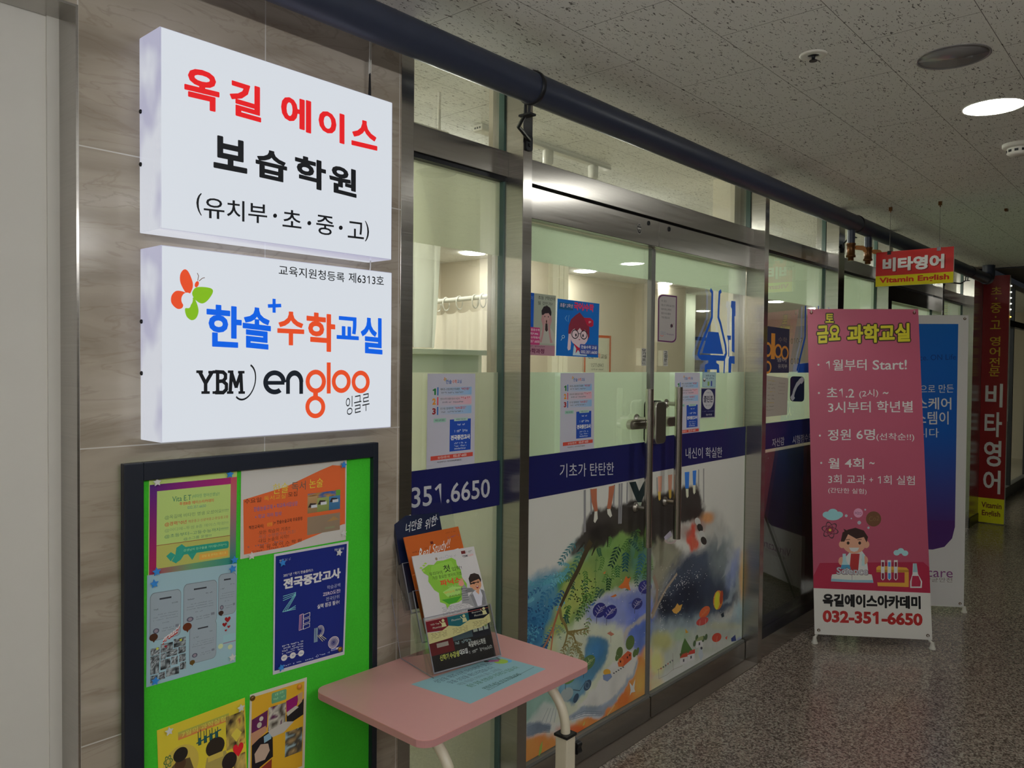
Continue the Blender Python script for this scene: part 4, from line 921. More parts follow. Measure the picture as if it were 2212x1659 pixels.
for k, (O, V, N, hgt) in enumerate(TIERS):
    base = O + N * .0165
    acrylic('pocket_front', base, hB * W_, N * e, V * hgt)
    acrylic('pocket_rim', base + V * hgt, hB * W_, N * e, V * .0016, 'acrylic_edge', 0)
    for sx in (0, W_ - e):
        acrylic('pocket_side', O + hB * sx - N * .016, hB * e, N * .034, V * hgt)
        acrylic('pocket_side_edge', base + hB * sx, hB * e, N * (e + .0004), V * hgt, 'acrylic_edge', 0)
    acrylic('pocket_floor', O - N * .016 - V * .0035, hB * W_, N * .034, V * .003)
    acrylic('pocket_floor_edge', O + N * .0186 - V * .003, hB * W_, N * .001, V * .003, 'acrylic_edge', 0)
    acrylic('pocket_back', O - N * .0185, hB * W_, N * e, V * (.29 if k == 2 else .20), bev=0)
for sx in (-.006, W_ - .006 - e):
    sd = HO + hB * sx
    MB().prism([(.012, -.0085), (-.155, -.0085), (-.232, .235), (-.222, .30), (-.195, .22), (-.120, .15), (-.075, .10), (-.015, .028)], sd, hF, Z_, hB * e).build('stand_side', M['acrylic'], holder)
    for p, q in (((-.155, -.0072), (-.232, .235)), ((.012, -.0072), (-.155, -.0072))):
        MB().tube([sd + hF * p[0] + Z_ * (p[1] + .0012), sd + hF * q[0] + Z_ * (q[1] + .0012)], .0011, 6).build('stand_side_edge', M['acrylic_edge'], holder)

def leaflet_art(O, N, V, gain, bend): return Art(O, hB, V, gain, bend)
def stack_back(name_, art, O, N, V, wd, ht, th, mat): return
# -- white phonics flyers in the front pocket
bendf = lambda u, v: .007 * math.sin(min(max((v - .02) / .26, 0), 1) * math.pi) - .002
A = Art(HO + N1 * .006 + V1 * .002, hB, V1, 1.75, bendf)
A.frame((0.0, .297), (.2, .297), (.2, .0555), (0, .0555), px=False)
A.sheet((176, 174, 174), th=.003, y1=.86)
GN = (112, 160, 54)
A.P([(.10, .16), (.22, .12), (.30, .13), (.36, .095), (.46, .10), (.60, .085), (.66, .12), (.655, .17), (.70, .24), (.69, .32), (.74, .40), (.72, .50), (.66, .55), (.55, .58), (.42, .585), (.36, .62), (.345, .57), (.27, .54), (.28, .44), (.22, .40), (.16, .30), (.18, .24), (.12, .20)], GN, 2)
A.P([(.26, .14), (.44, .12), (.58, .12), (.62, .20), (.60, .30), (.45, .34), (.30, .30), (.22, .22)], (122, 168, 64), 3); A.P([(.34, .44), (.5, .40), (.64, .42), (.60, .50), (.40, .50)], (142, 180, 96), 3); A.P([(.30, .52), (.62, .52), (.52, .575), (.40, .58)], (60, 130, 40), 3)
for x, y in ((.07, .14), (.12, .12), (.10, .175), (.15, .10)): A.P([(x, y), (x + .03, y - .012), (x + .055, y + .004), (x + .03, y + .012)], (140, 172, 70), 3)
K = (38, 46, 30)
A.t('우리아이', .20, .205, .40, .245, K, 5); A.t('첫', .43, .155, .535, .235, K, 5, bold=.01); A.t('입학!', .56, .19, .72, .235, K, 5); A.t('가장 중요한 영어의 기초', .23, .255, .70, .292, K, 5)
A.t('파닉스', .33, .31, .66, .375, (186, 60, 36), 5, bold=.03); A.t('잉글루에서', .44, .385, .66, .41, (140, 170, 110), 5); A.t('재미있게', .36, .44, .52, .465, (196, 130, 50), 5); A.t('배워요', .54, .435, .66, .46, K, 5); A.t('준비하세요', .42, .49, .64, .515, K, 5)
A.E(.36, .07, .018, .016, (130, 110, 90), 3); A.scribble(.39, .06, .49, .08, (150, 150, 150), 3, 3, 1); A.RING(.53, .065, .025, .02, .8, (140, 146, 160), 3); A.scribble(.57, .055, .68, .08, (150, 150, 150), 3, 3, 2); A.R(.77, .03, .84, .065, (96, 40, 40), 3); A.scribble(.85, .035, .95, .065, (120, 120, 120), 3, 3, 3); A.t('YBM', .77, .08, .86, .105, (60, 50, 60), 4, bold=.01); A.t('잉글루', .87, .08, .96, .105, (190, 120, 120), 4)
# waving boy
SK = (176, 128, 98)
A.P([(.60, .60), (.64, .44), (.70, .40), (.735, .46), (.72, .54), (.80, .50), (.90, .46), (1.0, .52), (1.0, .665), (.80, .68), (.70, .62)], (128, 128, 130), 4)
for k in range(6): A.LINE([(.625 + .002 * k, .57 - .025 * k), (.72, .575 - .025 * k)], .0012, (70, 72, 78), 5)
for k in range(5): A.LINE([(.76 + .012 * k, .53), (.80 + .014 * k, .665)], .0010, (72, 74, 80), 5); A.LINE([(.93 + .012 * k, .50), (.925 + .012 * k, .665)], .0010, (72, 74, 80), 5)
A.P([(.80, .51), (.85, .49), (.93, .48), (.95, .56), (.90, .67), (.84, .67)], (176, 176, 184), 5); A.P([(.85, .50), (.92, .49), (.895, .545)], SK, 6)
A.E(.655, .385, .045, .032, (186, 128, 110), 5); 
for k in range(4): A.LINE([(.635 + .016 * k, .375), (.628 + .022 * k, .335)], .0028, (186, 128, 110), 5)
A.E(.885, .42, .088, .075, SK, 6); A.P([(.79, .42), (.785, .35), (.83, .305), (.90, .30), (.965, .325), (.985, .385), (.97, .415), (.95, .375), (.86, .385), (.81, .395)], (44, 36, 34), 7); A.E(.795, .435, .016, .016, SK, 6)
A.E(.855, .415, .012, .007, (44, 34, 32), 7); A.E(.925, .41, .012, .007, (44, 34, 32), 7); A.LINE([(.84, .40), (.87, .398)], .001, (60, 40, 34), 7); A.LINE([(.91, .394), (.94, .396)], .001, (60, 40, 34), 7); A.P([(.87, .45), (.925, .445), (.905, .475), (.885, .475)], (120, 44, 44), 7); A.R(.883, .449, .912, .456, (200, 196, 190), 8); A.E(.893, .432, .010, .007, (160, 108, 84), 7)
for k in range(5): A.scribble(.28, .60 + .018 * k, .72, .613 + .018 * k, (120, 120, 122), 4, 9, k)
A.R(0, .70, 1.0, .706, (170, 80, 70), 4)
for x0, x1, c, s1, s2 in ((.0, .33, (112, 28, 38), 'YES Tap', 'Phonics'), (.33, .665, (32, 92, 100), 'Phonics', ''), (.665, 1.0, (18, 22, 34), 'Beyond', 'Phonics')):
    dy = -.03 if x0 > .6 else 0
    A.P([(x0, .71 + dy), (x1, .71 + dy), (x1, .80 + dy), ((x0 + x1) / 2 + .06, .835 + dy), (x0, .82 + dy)], c, 4); A.t(s1, x0 + .06, .745 + dy, x0 + .2, .765 + dy, (196, 190, 176), 5); 
    if s2: A.t(s2, x0 + .09, .78 + dy, x0 + .22, .80 + dy, (196, 190, 176), 5)
    A.E(x0 + .26, .735 + dy, .022, .016, (196, 186, 140), 5); A.P([(x0 + .235, .755 + dy), (x0 + .285, .755 + dy), (x0 + .30, .80 + dy), (x0 + .225, .80 + dy)], (196, 186, 140), 5); A.LINE([(x0 + .235, .765 + dy), (x0 + .205, .735 + dy)], .002, (196, 186, 140), 5)
A.P([(0, .825), (.16, .84), (.33, .80), (.5, .835), (.665, .79), (.83, .80), (1.0, .76), (1.0, .86), (.83, .895), (.66, .90), (.5, .915), (.3, .93), (0, .94)], (188, 180, 128), 3.5)
for k in range(4):
    for x0 in (.05, .38, .71): A.scribble(x0, .852 + .016 * k - (.03 if x0 > .6 else .01), x0 + .24, .863 + .016 * k - (.03 if x0 > .6 else .01), (120, 104, 76), 5, 5, k)
tag(A.build('flyer_stack', M['laminate']), 'stack of white phonics flyers with a green splash and waving boy, front pocket', 'flyers', 'printed leaflets in the acrylic stand')
# -- dark term leaflet behind it whose foot shows in the pocket
A = Art(HO + N1 * .0022 + V1 * .0012, hB, V1, 1.7, None); A.frame((.001, .105), (.199, .105), (.199, 0), (.001, 0), px=False)
A.sheet((40, 38, 38), th=.0008); A.R(0.0, .0, .38, .62, (92, 34, 36), 1); A.R(.38, .0, .70, .4, (64, 78, 84), 1); A.R(.70, .05, 1, .45, (40, 40, 46), 1)
for k in range(3): A.R(.72 + .09 * k, .02, .79 + .09 * k, .30, (156, 164, 154), 2); A.E(.755 + .09 * k, .15, .025, .09, ((70, 130, 110), (170, 80, 90), (120, 140, 80))[k], 3); A.P([(.42 + .085 * k, .10), (.46 + .085 * k, .02), (.45 + .085 * k, .25)], (130, 30, 40), 3)
A.R(.14, .06, .34, .24, (160, 156, 150), 2); A.scribble(.15, .08, .30, .20, (50, 40, 40), 3, 3, 1); A.R(.12, .36, .30, .46, (150, 140, 130), 2); A.scribble(.40, .42, .66, .5, (130, 150, 150), 3, 5, 2)
A.t('신학기', .13, .64, .27, .78, (176, 178, 90), 3, bold=.03); A.t('수강생', .285, .64, .43, .78, (176, 178, 90), 3, bold=.03); A.t('대모집', .44, .63, .57, .76, (196, 196, 190), 3, bold=.03)
A.t('옥길에이스학원', .60, .50, .88, .64, (190, 190, 184), 3, bold=.02); A.scribble(.59, .70, .97, .80, (150, 150, 146), 3, 8, 3)
tag(A.build('leaflet', M['laminate']), 'dark leaflet foot with yellow lettering behind the front pocket pane', 'leaflet', 'printed leaflets in the acrylic stand')
# -- orange booklet, middle pocket
O2, V2, N2 = TIERS[1][0], V1, N1
A = Art(O2 + N2 * .0012 + hB * .004 + V2 * .004, hB, V2, 1.75, None)
A.frame((872, 1161), (990, 1137)); wv_ = A.q[1] - A.q[0]; A.frame(tuple(A.q[0]), tuple(A.q[1]), h=1.43, px=False); A.sheet((164, 80, 30), th=.004)
A.R(0, .395, 1, .405, (190, 110, 60), 1); A.tt('Real Study!!', (904, 1214), (973, 1188), 26, (206, 198, 186), 3, sh=.25); A.LINE([(904, 1213), (990, 1185)], .0022, (206, 198, 186), 3, True); A.LINE([(904, 1208), (905, 1224)], .0018, (206, 198, 186), 3, True)
A.scribble(.07, .165, .22, .185, (110, 50, 24), 2, 3, 1); A.E(.24, .16, .014, .016, (190, 190, 190), 3); A.scribble(.31, .15, .39, .165, (120, 56, 26), 2, 2, 2); A.R(.43, .10, .48, .13, (84, 30, 24), 3); A.scribble(.76, .085, .97, .105, (110, 70, 90), 2, 4, 3); A.scribble(.74, .04, .95, .05, (120, 56, 26), 2, 4, 4)
tag(A.build('booklet', M['laminate']), 'orange booklet with white handwritten title in the middle pocket', 'booklet', 'printed leaflets in the acrylic stand')
# -- navy booklets, rear pocket
O3, V3, N3 = TIERS[2][0], V1, N1
A = Art(O3 + N3 * .001 + hB * .002 + V3 * .004, hB, V3, 1.6, lambda u, v: .0)
A.bend = None
A.frame((849, 1117), (948, 1107)); A.frame(tuple(A.q[0]), tuple(A.q[1]), h=1.7, px=False); A.sheet((18, 26, 52), th=.012)
wh = (196, 200, 206)
A.tt('너만을', (876, 1152), (912, 1140), 22, wh, 3, sh=.2); A.tt('위한', (918, 1146), (944, 1132), 22, wh, 3, sh=.2); A.scribble(.80, .06, .96, .085, (150, 156, 170), 3, 3, 1)
bk = A.build('booklet_stack', M['laminate'])
tag(bk, 'stack of navy booklets with white handwriting in the rear pocket', 'booklets', 'printed leaflets in the acrylic stand')
# -- pale blue sheet lying on the table
A = Art((1.3, -.28, TZ + .0004), X_, Y_, 1.75); A.frame((888, 1478), (1077, 1417), (1179, 1445), (1016, 1520)); 
A.sheet((126, 162, 170), th=.0003); c1, c2 = (70, 90, 110), (50, 90, 96)
A.t('상담을 해주시면 아이에게 맞는', .16, .10, .80, .22, c1, 2); A.t('맞춤 상담을 해드리겠습니다', .22, .26, .74, .37, c1, 2); A.t('매일 학습이 어려워 맡는 고객님', .24, .41, .74, .50, (96, 120, 132), 2); A.t('좋은 맞춤 선생님이 기다리고 있습니다', .26, .54, .88, .65, (60, 104, 80), 2); A.t('연락주세요 010.7938.6045', .30, .76, .76, .87, (40, 70, 66), 2); A.LINE([(.30, .89), (.97, .80)], .0012, (60, 80, 90), 2)
A.E(.90, .22, .06, .12, (140, 170, 70), 2); A.P([(.80, .08), (.86, .04), (.93, .14), (.88, .20)], (150, 90, 130), 3); A.E(.815, .06, .022, .04, (60, 44, 44), 4); A.E(.94, .30, .04, .06, (90, 150, 190), 1.5)
tag(A.build('notice_card', M['paper']), 'pale blue printed sheet lying flat on the pink table top', 'sheet of paper')
# ================================================================ overhead pipe
PY, PZ, PR = -0.225, 2.322, 0.046
pp = thing('overhead_pipe', (4.0, PY, PZ), 'dark insulated pipe running under the ceiling along the shop front', 'pipe')
segs = [(-3.9, 1.80), (1.815, 4.68), (4.70, 7.55), (7.565, 8.25)]
for a, b in segs: MB().tube([(a, PY, PZ), (b, PY, PZ)], PR, 32).build('pipe_section', M['pipe'], pp)
MB().tube([(8.20, PY, PZ), (8.28, PY, PZ + .0), (8.33, PY, PZ + .03), (8.335, PY, PZ + .07), (8.335, PY, CEIL - .02), (8.335, PY, CEIL - .004)], PR * 1.12, 24).build('pipe_elbow', M['pipe'], pp)
for x in (1.807, 4.69, 7.558):
    rg = MB().lathe((x - .008, PY, PZ), (1, 0, 0), [(PR - .001, 0), (PR + .004, .001), (PR + .004, .015), (PR - .001, .016)], 36).build('clamp_ring', M['darkmetal'], pp)
    px0 = min((a + b) / 2 for a, b in POSTS if a > x - .1) if x < 7.4 else 7.33
    br = MB()
    br.tube([(x, PY + .01, PZ - PR - .002), (x, PY + .012, PZ - PR - .030)], .0042, 10)
    br.tube([(x, PY + .026, PZ - PR + .004), (x, PY + .026, PZ - PR - .030)], .0042, 10)
    br.obox((x - .014, PY - .004, PZ - PR - .034), (.028, 0, 0), (0, .045, 0), (0, 0, .006))
    br.tube([(x, PY + .03, PZ - PR - .031), (x + .02, PY + .07, PZ - PR - .05), (px0, WY - .006, PZ - PR - .052)], .006, 10)
    br.build('clamp_arm', M['darkmetal'], rg)
    MB().prism(rrect(px0 - .016, PZ - PR - .085, px0 + .016, PZ - PR - .035, .008), (0, WY - .0065, 0), X_, Z_, (0, .006, 0)).lathe((px0, WY - .0065, PZ - PR - .068), (0, -1, 0), [(.006, 0), (.006, .004)], 10).build('clamp_plate', M['darkmetal'], rg)
# drop pipes with lever valves between the steel posts
def valve(px_, label, Y=PY):
    t = at_y(px_, 540, Y); zt = PZ - .02
    zv0 = at_y(px_, 552 if px_ < 1860 else 560, Y)[2]; zv1 = at_y(px_, 531 if px_ < 1860 else 540, Y)[2]; x = t[0]
    v = thing('shutoff_valve', (x, Y, zv0), label, 'valve', 'valves hanging from the pipe')
    MB().tube([(x, Y, PZ - PR - .0012), (x, Y, zv1 + .010)], .021, 18).build('drop_pipe', M['pipe'], v)
    MB().lathe((x, Y, zv0), (0, 0, 1), [(.016, -.03), (.016, -.012), (.026, -.010), (.026, 0), (.022, .004), (.022, zv1 - zv0), (.025, zv1 - zv0 + .004), (.025, zv1 - zv0 + .014)], 18).build('valve_body', M['brass'], v)
    hz = (zv0 + zv1) / 2 + .02
    l = MB().tube([(x + .02, Y, hz), (x + .05, Y - .004, hz + .004)], .006, 10).build('valve_stem', M['darkmetal'], v)
    MB().prism([(.0, -.008), (.02, -.012), (.10, -.010), (.125, -.020), (.135, -.014), (.115, .010), (.09, .016), (.02, .012), (0, .008)], (x + .05, Y - .012, hz + .004), X_ * .8 + Y_ * -.2, Z_, (0, .012, 0)).build('lever', M['orange_handle'], l, bevel=.002)
valve(1838, 'brass shut-off valve with orange lever hanging nearest the steel post')
valve(1875, 'brass shut-off valve with orange lever hanging next to the red hanging sign')

# ================================================================ things on the corridor ceiling
def ceil_at(px_, py_): p = at_z(px_, py_, CEIL); return p[0], p[1]
x, y = ceil_at(1757, 118)
t = thing('sprinkler_head', (x, y, CEIL), 'small white recessed sprinkler head with a dark middle in the ceiling', 'sprinkler')
MB().lathe((x, y, CEIL), (0, 0, -1), [(.040, -.001), (.041, .002), (.036, .005), (.020, .006), (.018, .001)], 32).build('cover_ring', M['white_plastic'], t)
hd_ = MB().lathe((x, y, CEIL), (0, 0, -1), [(.017, .0012), (.013, .002), (.006, .004), (.005, .016), (.012, .018), (.012, .020)], 20).build('sprinkler_nozzle', M['darkmetal'], t)
x, y = ceil_at(2200, 311)
t = thing('smoke_detector', (x, y, CEIL), 'white smoke detector with dark slots at the edge of the corridor ceiling', 'smoke detector')
MB().lathe((x, y, CEIL), (0, 0, -1), [(.060, -.001), (.060, .012), (.055, .016), (.044, .018)], 36).build('detector_base', M['white_plastic'], t)
MB().lathe((x, y, CEIL), (0, 0, -1), [(.042, .017), (.042, .040), (.032, .047), (.001, .048)], 36).build('detector_head', M['white_plastic'], t)
sl = MB()
for k in range(10):
    a = 2 * math.pi * k / 10; sl.obox((x + .0405 * math.cos(a) - .007 * -math.sin(a), y + .0405 * math.sin(a) - .007 * math.cos(a), CEIL - .036), (.014 * -math.sin(a), .014 * math.cos(a), 0), (.003 * math.cos(a), .003 * math.sin(a), 0), (0, 0, .010))
sl.build('vent_slots', M['black'], t)
x, y = ceil_at(2174, 451)
tag(MB().obox((x - .02, y - .008, CEIL - .014), (.04, 0, 0), (0, .016, 0), (0, 0, .0135)).build('ceiling_clip', M['brass'], None, bevel=.002), 'small brass coloured clip on the ceiling beyond the hanging sign', 'ceiling clip')

# ================================================================ red and yellow sign hanging across the corridor
SX = 5.0
q = [at_x(*p, SX) for p in ((1893, 546), (2061, 532), (2059, 610), (1891, 620))]
sy1, sy0 = (q[0][1] + q[3][1]) / 2, (q[1][1] + q[2][1]) / 2; sz1, sz0 = (q[0][2] + q[1][2]) / 2, (q[2][2] + q[3][2]) / 2
hs = thing('hanging_sign', (SX, (sy0 + sy1) / 2, sz0), 'red and yellow shop sign hanging from the ceiling across the corridor', 'sign')
box('sign_panel', (SX, sy0, sz0), (SX + .016, sy1, sz1), M['white_plastic'], hs, bevel=.001)
A = Art((SX - .0004, 0, 0), -Y_, Z_, 1.9); A.frame((-sy1, sz1), (-sy0, sz1), (-sy0, sz0), (-sy1, sz0), px=False)
A.R(.0, .0, 1, .695, (166, 40, 40), 1); A.R(.0, .695, 1, 1, (196, 174, 20), 1)
A.t('비타영어', .105, .20, .90, .60, (120, 22, 24), 2, bold=.05); A.t('비타영어', .09, .18, .885, .58, (196, 194, 190), 3, bold=.05); A.t('Vitamin English', .05, .745, .95, .945, (168, 40, 26), 3, bold=.035)
A.build('sign_face', M['vinyl'], hs)
for px_, nm in ((1921, 0), (2028, 1)):
    yy = at_x(px_, 545, SX)[1]; hx_, hy_ = ceil_at(*((1926, 449), (2028, 437))[nm])
    box('sign_clip', (SX - .004, yy - .010, sz1 - .018), (SX + .020, yy + .010, sz1 + .004), M['acrylic_edge'] if nm else M['darkmetal'], hs, bevel=.001)
    MB().tube([(SX + .008, yy, sz1 + .003), (SX + .008, yy, CEIL - .02)], .0011 if nm else .0014, 6).build('suspension_wire', M['grey'], hs)
    MB().obox((SX + .002, yy - .009, CEIL - .022), (.012, 0, 0), (0, .018, 0), (0, 0, .022)).lathe((SX + .008, yy, CEIL - .032), (0, 0, 1), [(.003, 0), (.004, .011)], 8).build('ceiling_hook', M['brass'], hs)

# ================================================================ stand-up banners
def banner(name, O, b, th, wd, ht, z0, label, draw, gain):
    O = np.array([O[0], O[1], 0.0]); b = np.array([b[0], b[1], 0.0]); b /= np.linalg.norm(b)
    nh = np.array([b[1], -b[0], 0.0]); nh = nh if nh[1] < 0 else -nh
    N = nh * math.cos(th) + Z_ * math.sin(th); V = -nh * math.sin(th) + Z_ * math.cos(th)
    r = thing('banner_stand', tuple(O + b * wd / 2), label, 'banner', 'stand-up banners in the corridor')
    A = Art(O, b, V, gain); A.frame((0, z0 + ht), (wd, z0 + ht), (wd, z0), (0, z0), px=False); draw(A)
    A.build('banner_sheet', M['vinyl'], r)
    E_ = [(.022, .022), (wd - .022, .022), (.022, ht - .022), (wd - .022, ht - .022)]
    C = O + b * wd / 2 + V * (z0 + ht * .45) - N * .035
    MB().lathe(C, N, [(.022, -.012), (.024, 0), (.022, .012)], 16).build('hub', M['black'], r)
    for u, v in E_:
        P = O + b * u + V * (z0 + v)
        MB().lathe(P + N * .001, N, [(.0075, -.002), (.0085, 0), (.0075, .0012), (.0042, .0012), (.0042, -.002)], 18).build('eyelet', M['brass'], r)
        foot = v < .1
        end = P - N * .014 + (b * (-.006 if u < .1 else .006)) + V * (-.012 if foot else .004)
        ar = MB().tube([C, P - N * .012, end], .0045, 10)
        ar.build('cross_arm', M['white_plastic'], r)
        hk = MB().tube([P - N * .012, P + N * .002 + V * .003, P + N * .004 + V * (.014 if not foot else -.010)], .0028, 8)
        hk.build('hook', M['white_plastic'], r)
        if foot:
            sd = -1 if u < .1 else 1
            F0 = P - N * .008 + b * sd * .006 - V * .02; F1 = np.array([P[0], P[1], .03]) + b * sd * .022 + nh * .006
            MB().tube([P - N * .010, F0, F1], .0065, 12).lathe((F1[0], F1[1], 0.0), (0, 0, 1), [(.017, .0), (.017, .006), (.013, .012), (.009, .036)], 16).build('foot', M['white_plastic'], r)
    R0 = C - N * .01; R1 = np.array([C[0], C[1], 0]) - nh * .36
    MB().tube([R0, R1 + Z_ * .012], .007, 12).lathe((R1[0], R1[1], 0), (0, 0, 1), [(.015, 0), (.014, .008), (.008, .022)], 14).build('rear_leg', M['black'], r)
    return A
def draw_pink(A):
    A.sheet((150, 72, 94), th=.0006); WH = (190, 182, 184)
    A.R(0, .0, 1, .76, (152, 74, 96), 1, col2=(140, 64, 84)); A.R(0, .76, 1, .865, (140, 64, 84), 1); A.P([(.0, .83), (.06, .79), (.95, .775), (1, .79), (1, .865), (0, .865)], (134, 32, 56), 2); A.R(0, .865, 1, 1, (178, 172, 168), 2.4)
    YL = (190, 166, 40); DK = (50, 38, 24)
    def title(s, p0, p1, h, b=.05):
        A.tt(s, (p0[0] - 2.5, p0[1] + 2.5), (p1[0] + 2.5, p1[1] + 2.5), h + 5, DK, 3, bold=b + .065); A.tt(s, p0, p1, h, YL, 4, bold=b - .01)
    title('토', (1783, 697), (1801, 697), 19, .04); title('금요', (1765, 742), (1815, 739), 38); title('과학교실', (1830, 742), (1966, 738), 40)
    for s, p0, p1, h, bd in (('1월부터', (1784, 801), (1872, 800), 24, .01), ('Start!', (1885, 799), (1959, 798), 21, .012), ('초1.2', (1786, 859), (1845, 859), 22, .01), ('(2시)', (1856, 861), (1897, 858), 18, .006), ('~', (1907, 852), (1919, 851), 5, .01),
                              ('3시부터', (1789, 892), (1881, 891), 24, .01), ('학년별', (1894, 891), (1972, 891), 25, .01), ('정원', (1788, 952), (1838, 951), 24, .012), ('6명', (1850, 950), (1890, 951), 24, .012), ('(선착순!!)', (1893, 953), (1975, 954), 18, .004),
                              ('월', (1789, 1012), (1813, 1013), 23, .012), ('4회', (1825, 1011), (1866, 1013), 23, .012), ('~', (1878, 1003), (1889, 1003), 5, .01), ('3회 교과', (1789, 1045), (1870, 1046), 20, .006), ('+', (1878, 1041), (1886, 1041), 9, .006), ('1회 실험', (1896, 1046), (1976, 1048), 20, .006), ('(간단한 실험)', (1789, 1066), (1872, 1069), 13, .004)):
        A.tt(s, p0, p1, h, WH, 3, bold=bd)
    for c in ((1768, 788), (1769, 849), (1771, 941), (1774, 1000)): A.E(*c, 2.2, 2.2, WH, 3, True)
    px = True
    # cloud, bubbles, atom
    for c, rx, ry in (((1786, 1112), 9, 7), ((1799, 1108), 11, 9), ((1812, 1112), 9, 7), ((1799, 1117), 16, 7)): A.E(*c, rx, ry, (120, 164, 170), 3, px)
    A.E(1854, 1108, 10, 10, (176, 126, 150), 3, px); A.tt('H2O', (1847, 1111), (1861, 1112), 6, (110, 60, 90), 4); A.E(1887, 1121, 16.5, 16.5, (90, 60, 40), 3, px); A.E(1887, 1121, 15.5, 15.5, (176, 160, 96), 3.4, px); A.tt('Co2', (1877, 1126), (1899, 1124), 10, (104, 80, 50), 4)
    for c, r in (((1828, 1114), 3), ((1856, 1129), 4), ((1876, 1140), 2.5), ((1869, 1101), 2), ((1839, 1120), 1.5)): A.E(*c, r, r, (140, 150, 158), 3, px)
    for k in range(3): A.RING(1793, 1145, 19, 8, .86, (60, 36, 46), 3, px, rot=60 * k + 15)
    A.E(1793, 1145, 8, 8, (110, 36, 56), 3.2, px); A.E(1793, 1145, 3, 3, (180, 150, 60), 3.6, px)
    # scientist boy
    A.P([(1822, 1240), (1826, 1204), (1838, 1190), (1862, 1190), (1872, 1204), (1876, 1240)], (170, 174, 176), 3, px); A.P([(1838, 1196), (1857, 1196), (1853, 1240), (1834, 1240)], (140, 42, 42), 4, px)
    A.E(1845, 1172, 26, 24, (176, 130, 108), 5, px); A.E(1819, 1176, 7, 8, (176, 130, 108), 4.6, px); A.E(1871, 1176, 7, 8, (176, 130, 108), 4.6, px)
    A.P([(1816, 1170), (1820, 1150), (1832, 1144), (1848, 1140), (1866, 1146), (1875, 1160), (1872, 1172), (1866, 1160), (1850, 1164), (1832, 1154), (1824, 1170)], (44, 26, 24), 6, px); A.P([(1825, 1150), (1822, 1142), (1832, 1147)], (44, 26, 24), 6, px)
    for x in (1832, 1857): A.E(x, 1173, 3, 3.4, (40, 26, 22), 6, px); A.LINE([(x - 5, 1166), (x + 4, 1165)], .003, (60, 34, 26), 6, px)
    A.P([(1834, 1183), (1856, 1183), (1852, 1190), (1845, 1192), (1838, 1190)], (206, 200, 194), 6, px)
    A.E(1818, 1212, 7, 9, (176, 130, 108), 5, px); A.E(1868, 1210, 7, 9, (176, 130, 108), 5, px); A.P([(1820, 1196), (1827, 1196), (1828, 1212), (1838, 1228), (1816, 1228), (1820, 1212)], (140, 168, 176), 6, px); A.P([(1818, 1220), (1835, 1220), (1838, 1229), (1816, 1229)], (60, 120, 150), 7, px); A.P([(1862, 1196), (1867, 1196), (1868, 1222), (1861, 1222)], (150, 172, 180), 6, px)
    A.P([(1796, 1244), (1840, 1238), (1841, 1258), (1795, 1256)], (110, 146, 160), 5, px); A.P([(1841, 1238), (1884, 1244), (1887, 1259), (1841, 1258)], (110, 146, 160), 5, px); A.P([(1797, 1241), (1840, 1236), (1840, 1253), (1796, 1250)], (184, 180, 168), 6, px); A.P([(1841, 1236), (1883, 1241), (1885, 1253), (1841, 1253)], (184, 180, 168), 6, px)
    A.tt('Science', (1806, 1241), (1876, 1243), 17, (70, 50, 60), 7, bold=.05); A.tt('Science', (1807, 1240), (1875, 1242), 15, (150, 150, 156), 8, bold=.03)
    # tube rack, flask
    WD = (178, 130, 52)
    A.P([(1893, 1226), (1898, 1222), (1958, 1226), (1963, 1231), (1893, 1231)], WD, 3, px); A.P([(1893, 1231), (1963, 1231), (1963, 1237), (1893, 1236)], (146, 104, 40), 3, px); A.P([(1954, 1236), (1963, 1236), (1963, 1268), (1954, 1268)], WD, 3, px); A.P([(1895, 1258), (1963, 1259), (1963, 1268), (1896, 1266)], WD, 3, px)
    for x, c in ((1907, (96, 28, 50)), (1921, (60, 120, 190)), (1935, (100, 34, 54))):
        A.P([(x - 4, 1210), (x + 4, 1210), (x + 4, 1250), (x, 1254), (x - 4, 1250)], (170, 176, 186), 4, px); A.P([(x - 2.6, 1214), (x + 2.6, 1214), (x + 2.6, 1224), (x - 2.6, 1224)], c, 5, px); A.P([(x - 2.6, 1238), (x + 2.6, 1238), (x + 2.6, 1249), (x, 1252), (x - 2.6, 1249)], c, 5, px)
    for c in ((1937, 1194), (1946, 1190), (1955, 1195)): A.E(*c, 7, 6, (130, 168, 176), 3, px)
    A.P([(1972, 1217), (1980, 1217), (1983, 1240), (1992, 1256), (1991, 1270), (1966, 1270), (1966, 1256), (1971, 1240)], (170, 174, 180), 3, px); A.P([(1971, 1244), (1984, 1244), (1989, 1257), (1988, 1267), (1969, 1267), (1969, 1257)], (140, 36, 60), 4, px); A.P([(1973, 1217), (1980, 1217), (1982, 1236), (1972, 1236)], (120, 150, 156), 4, px)
    A.tt('옥길에이스아카데미', (1777, 1310), (1989, 1316), 28, (16, 16, 18), 4, bold=.05); A.tt('032-351-6650', (1777, 1344), (1993, 1352), 27, (140, 34, 34), 4, bold=.045)
banner('pink', (4.28, -.188), (.341, -.498), math.radians(9.5), .606, 1.812, .049, 'pink stand-up banner with yellow title and a cartoon boy scientist', draw_pink, 2.2)
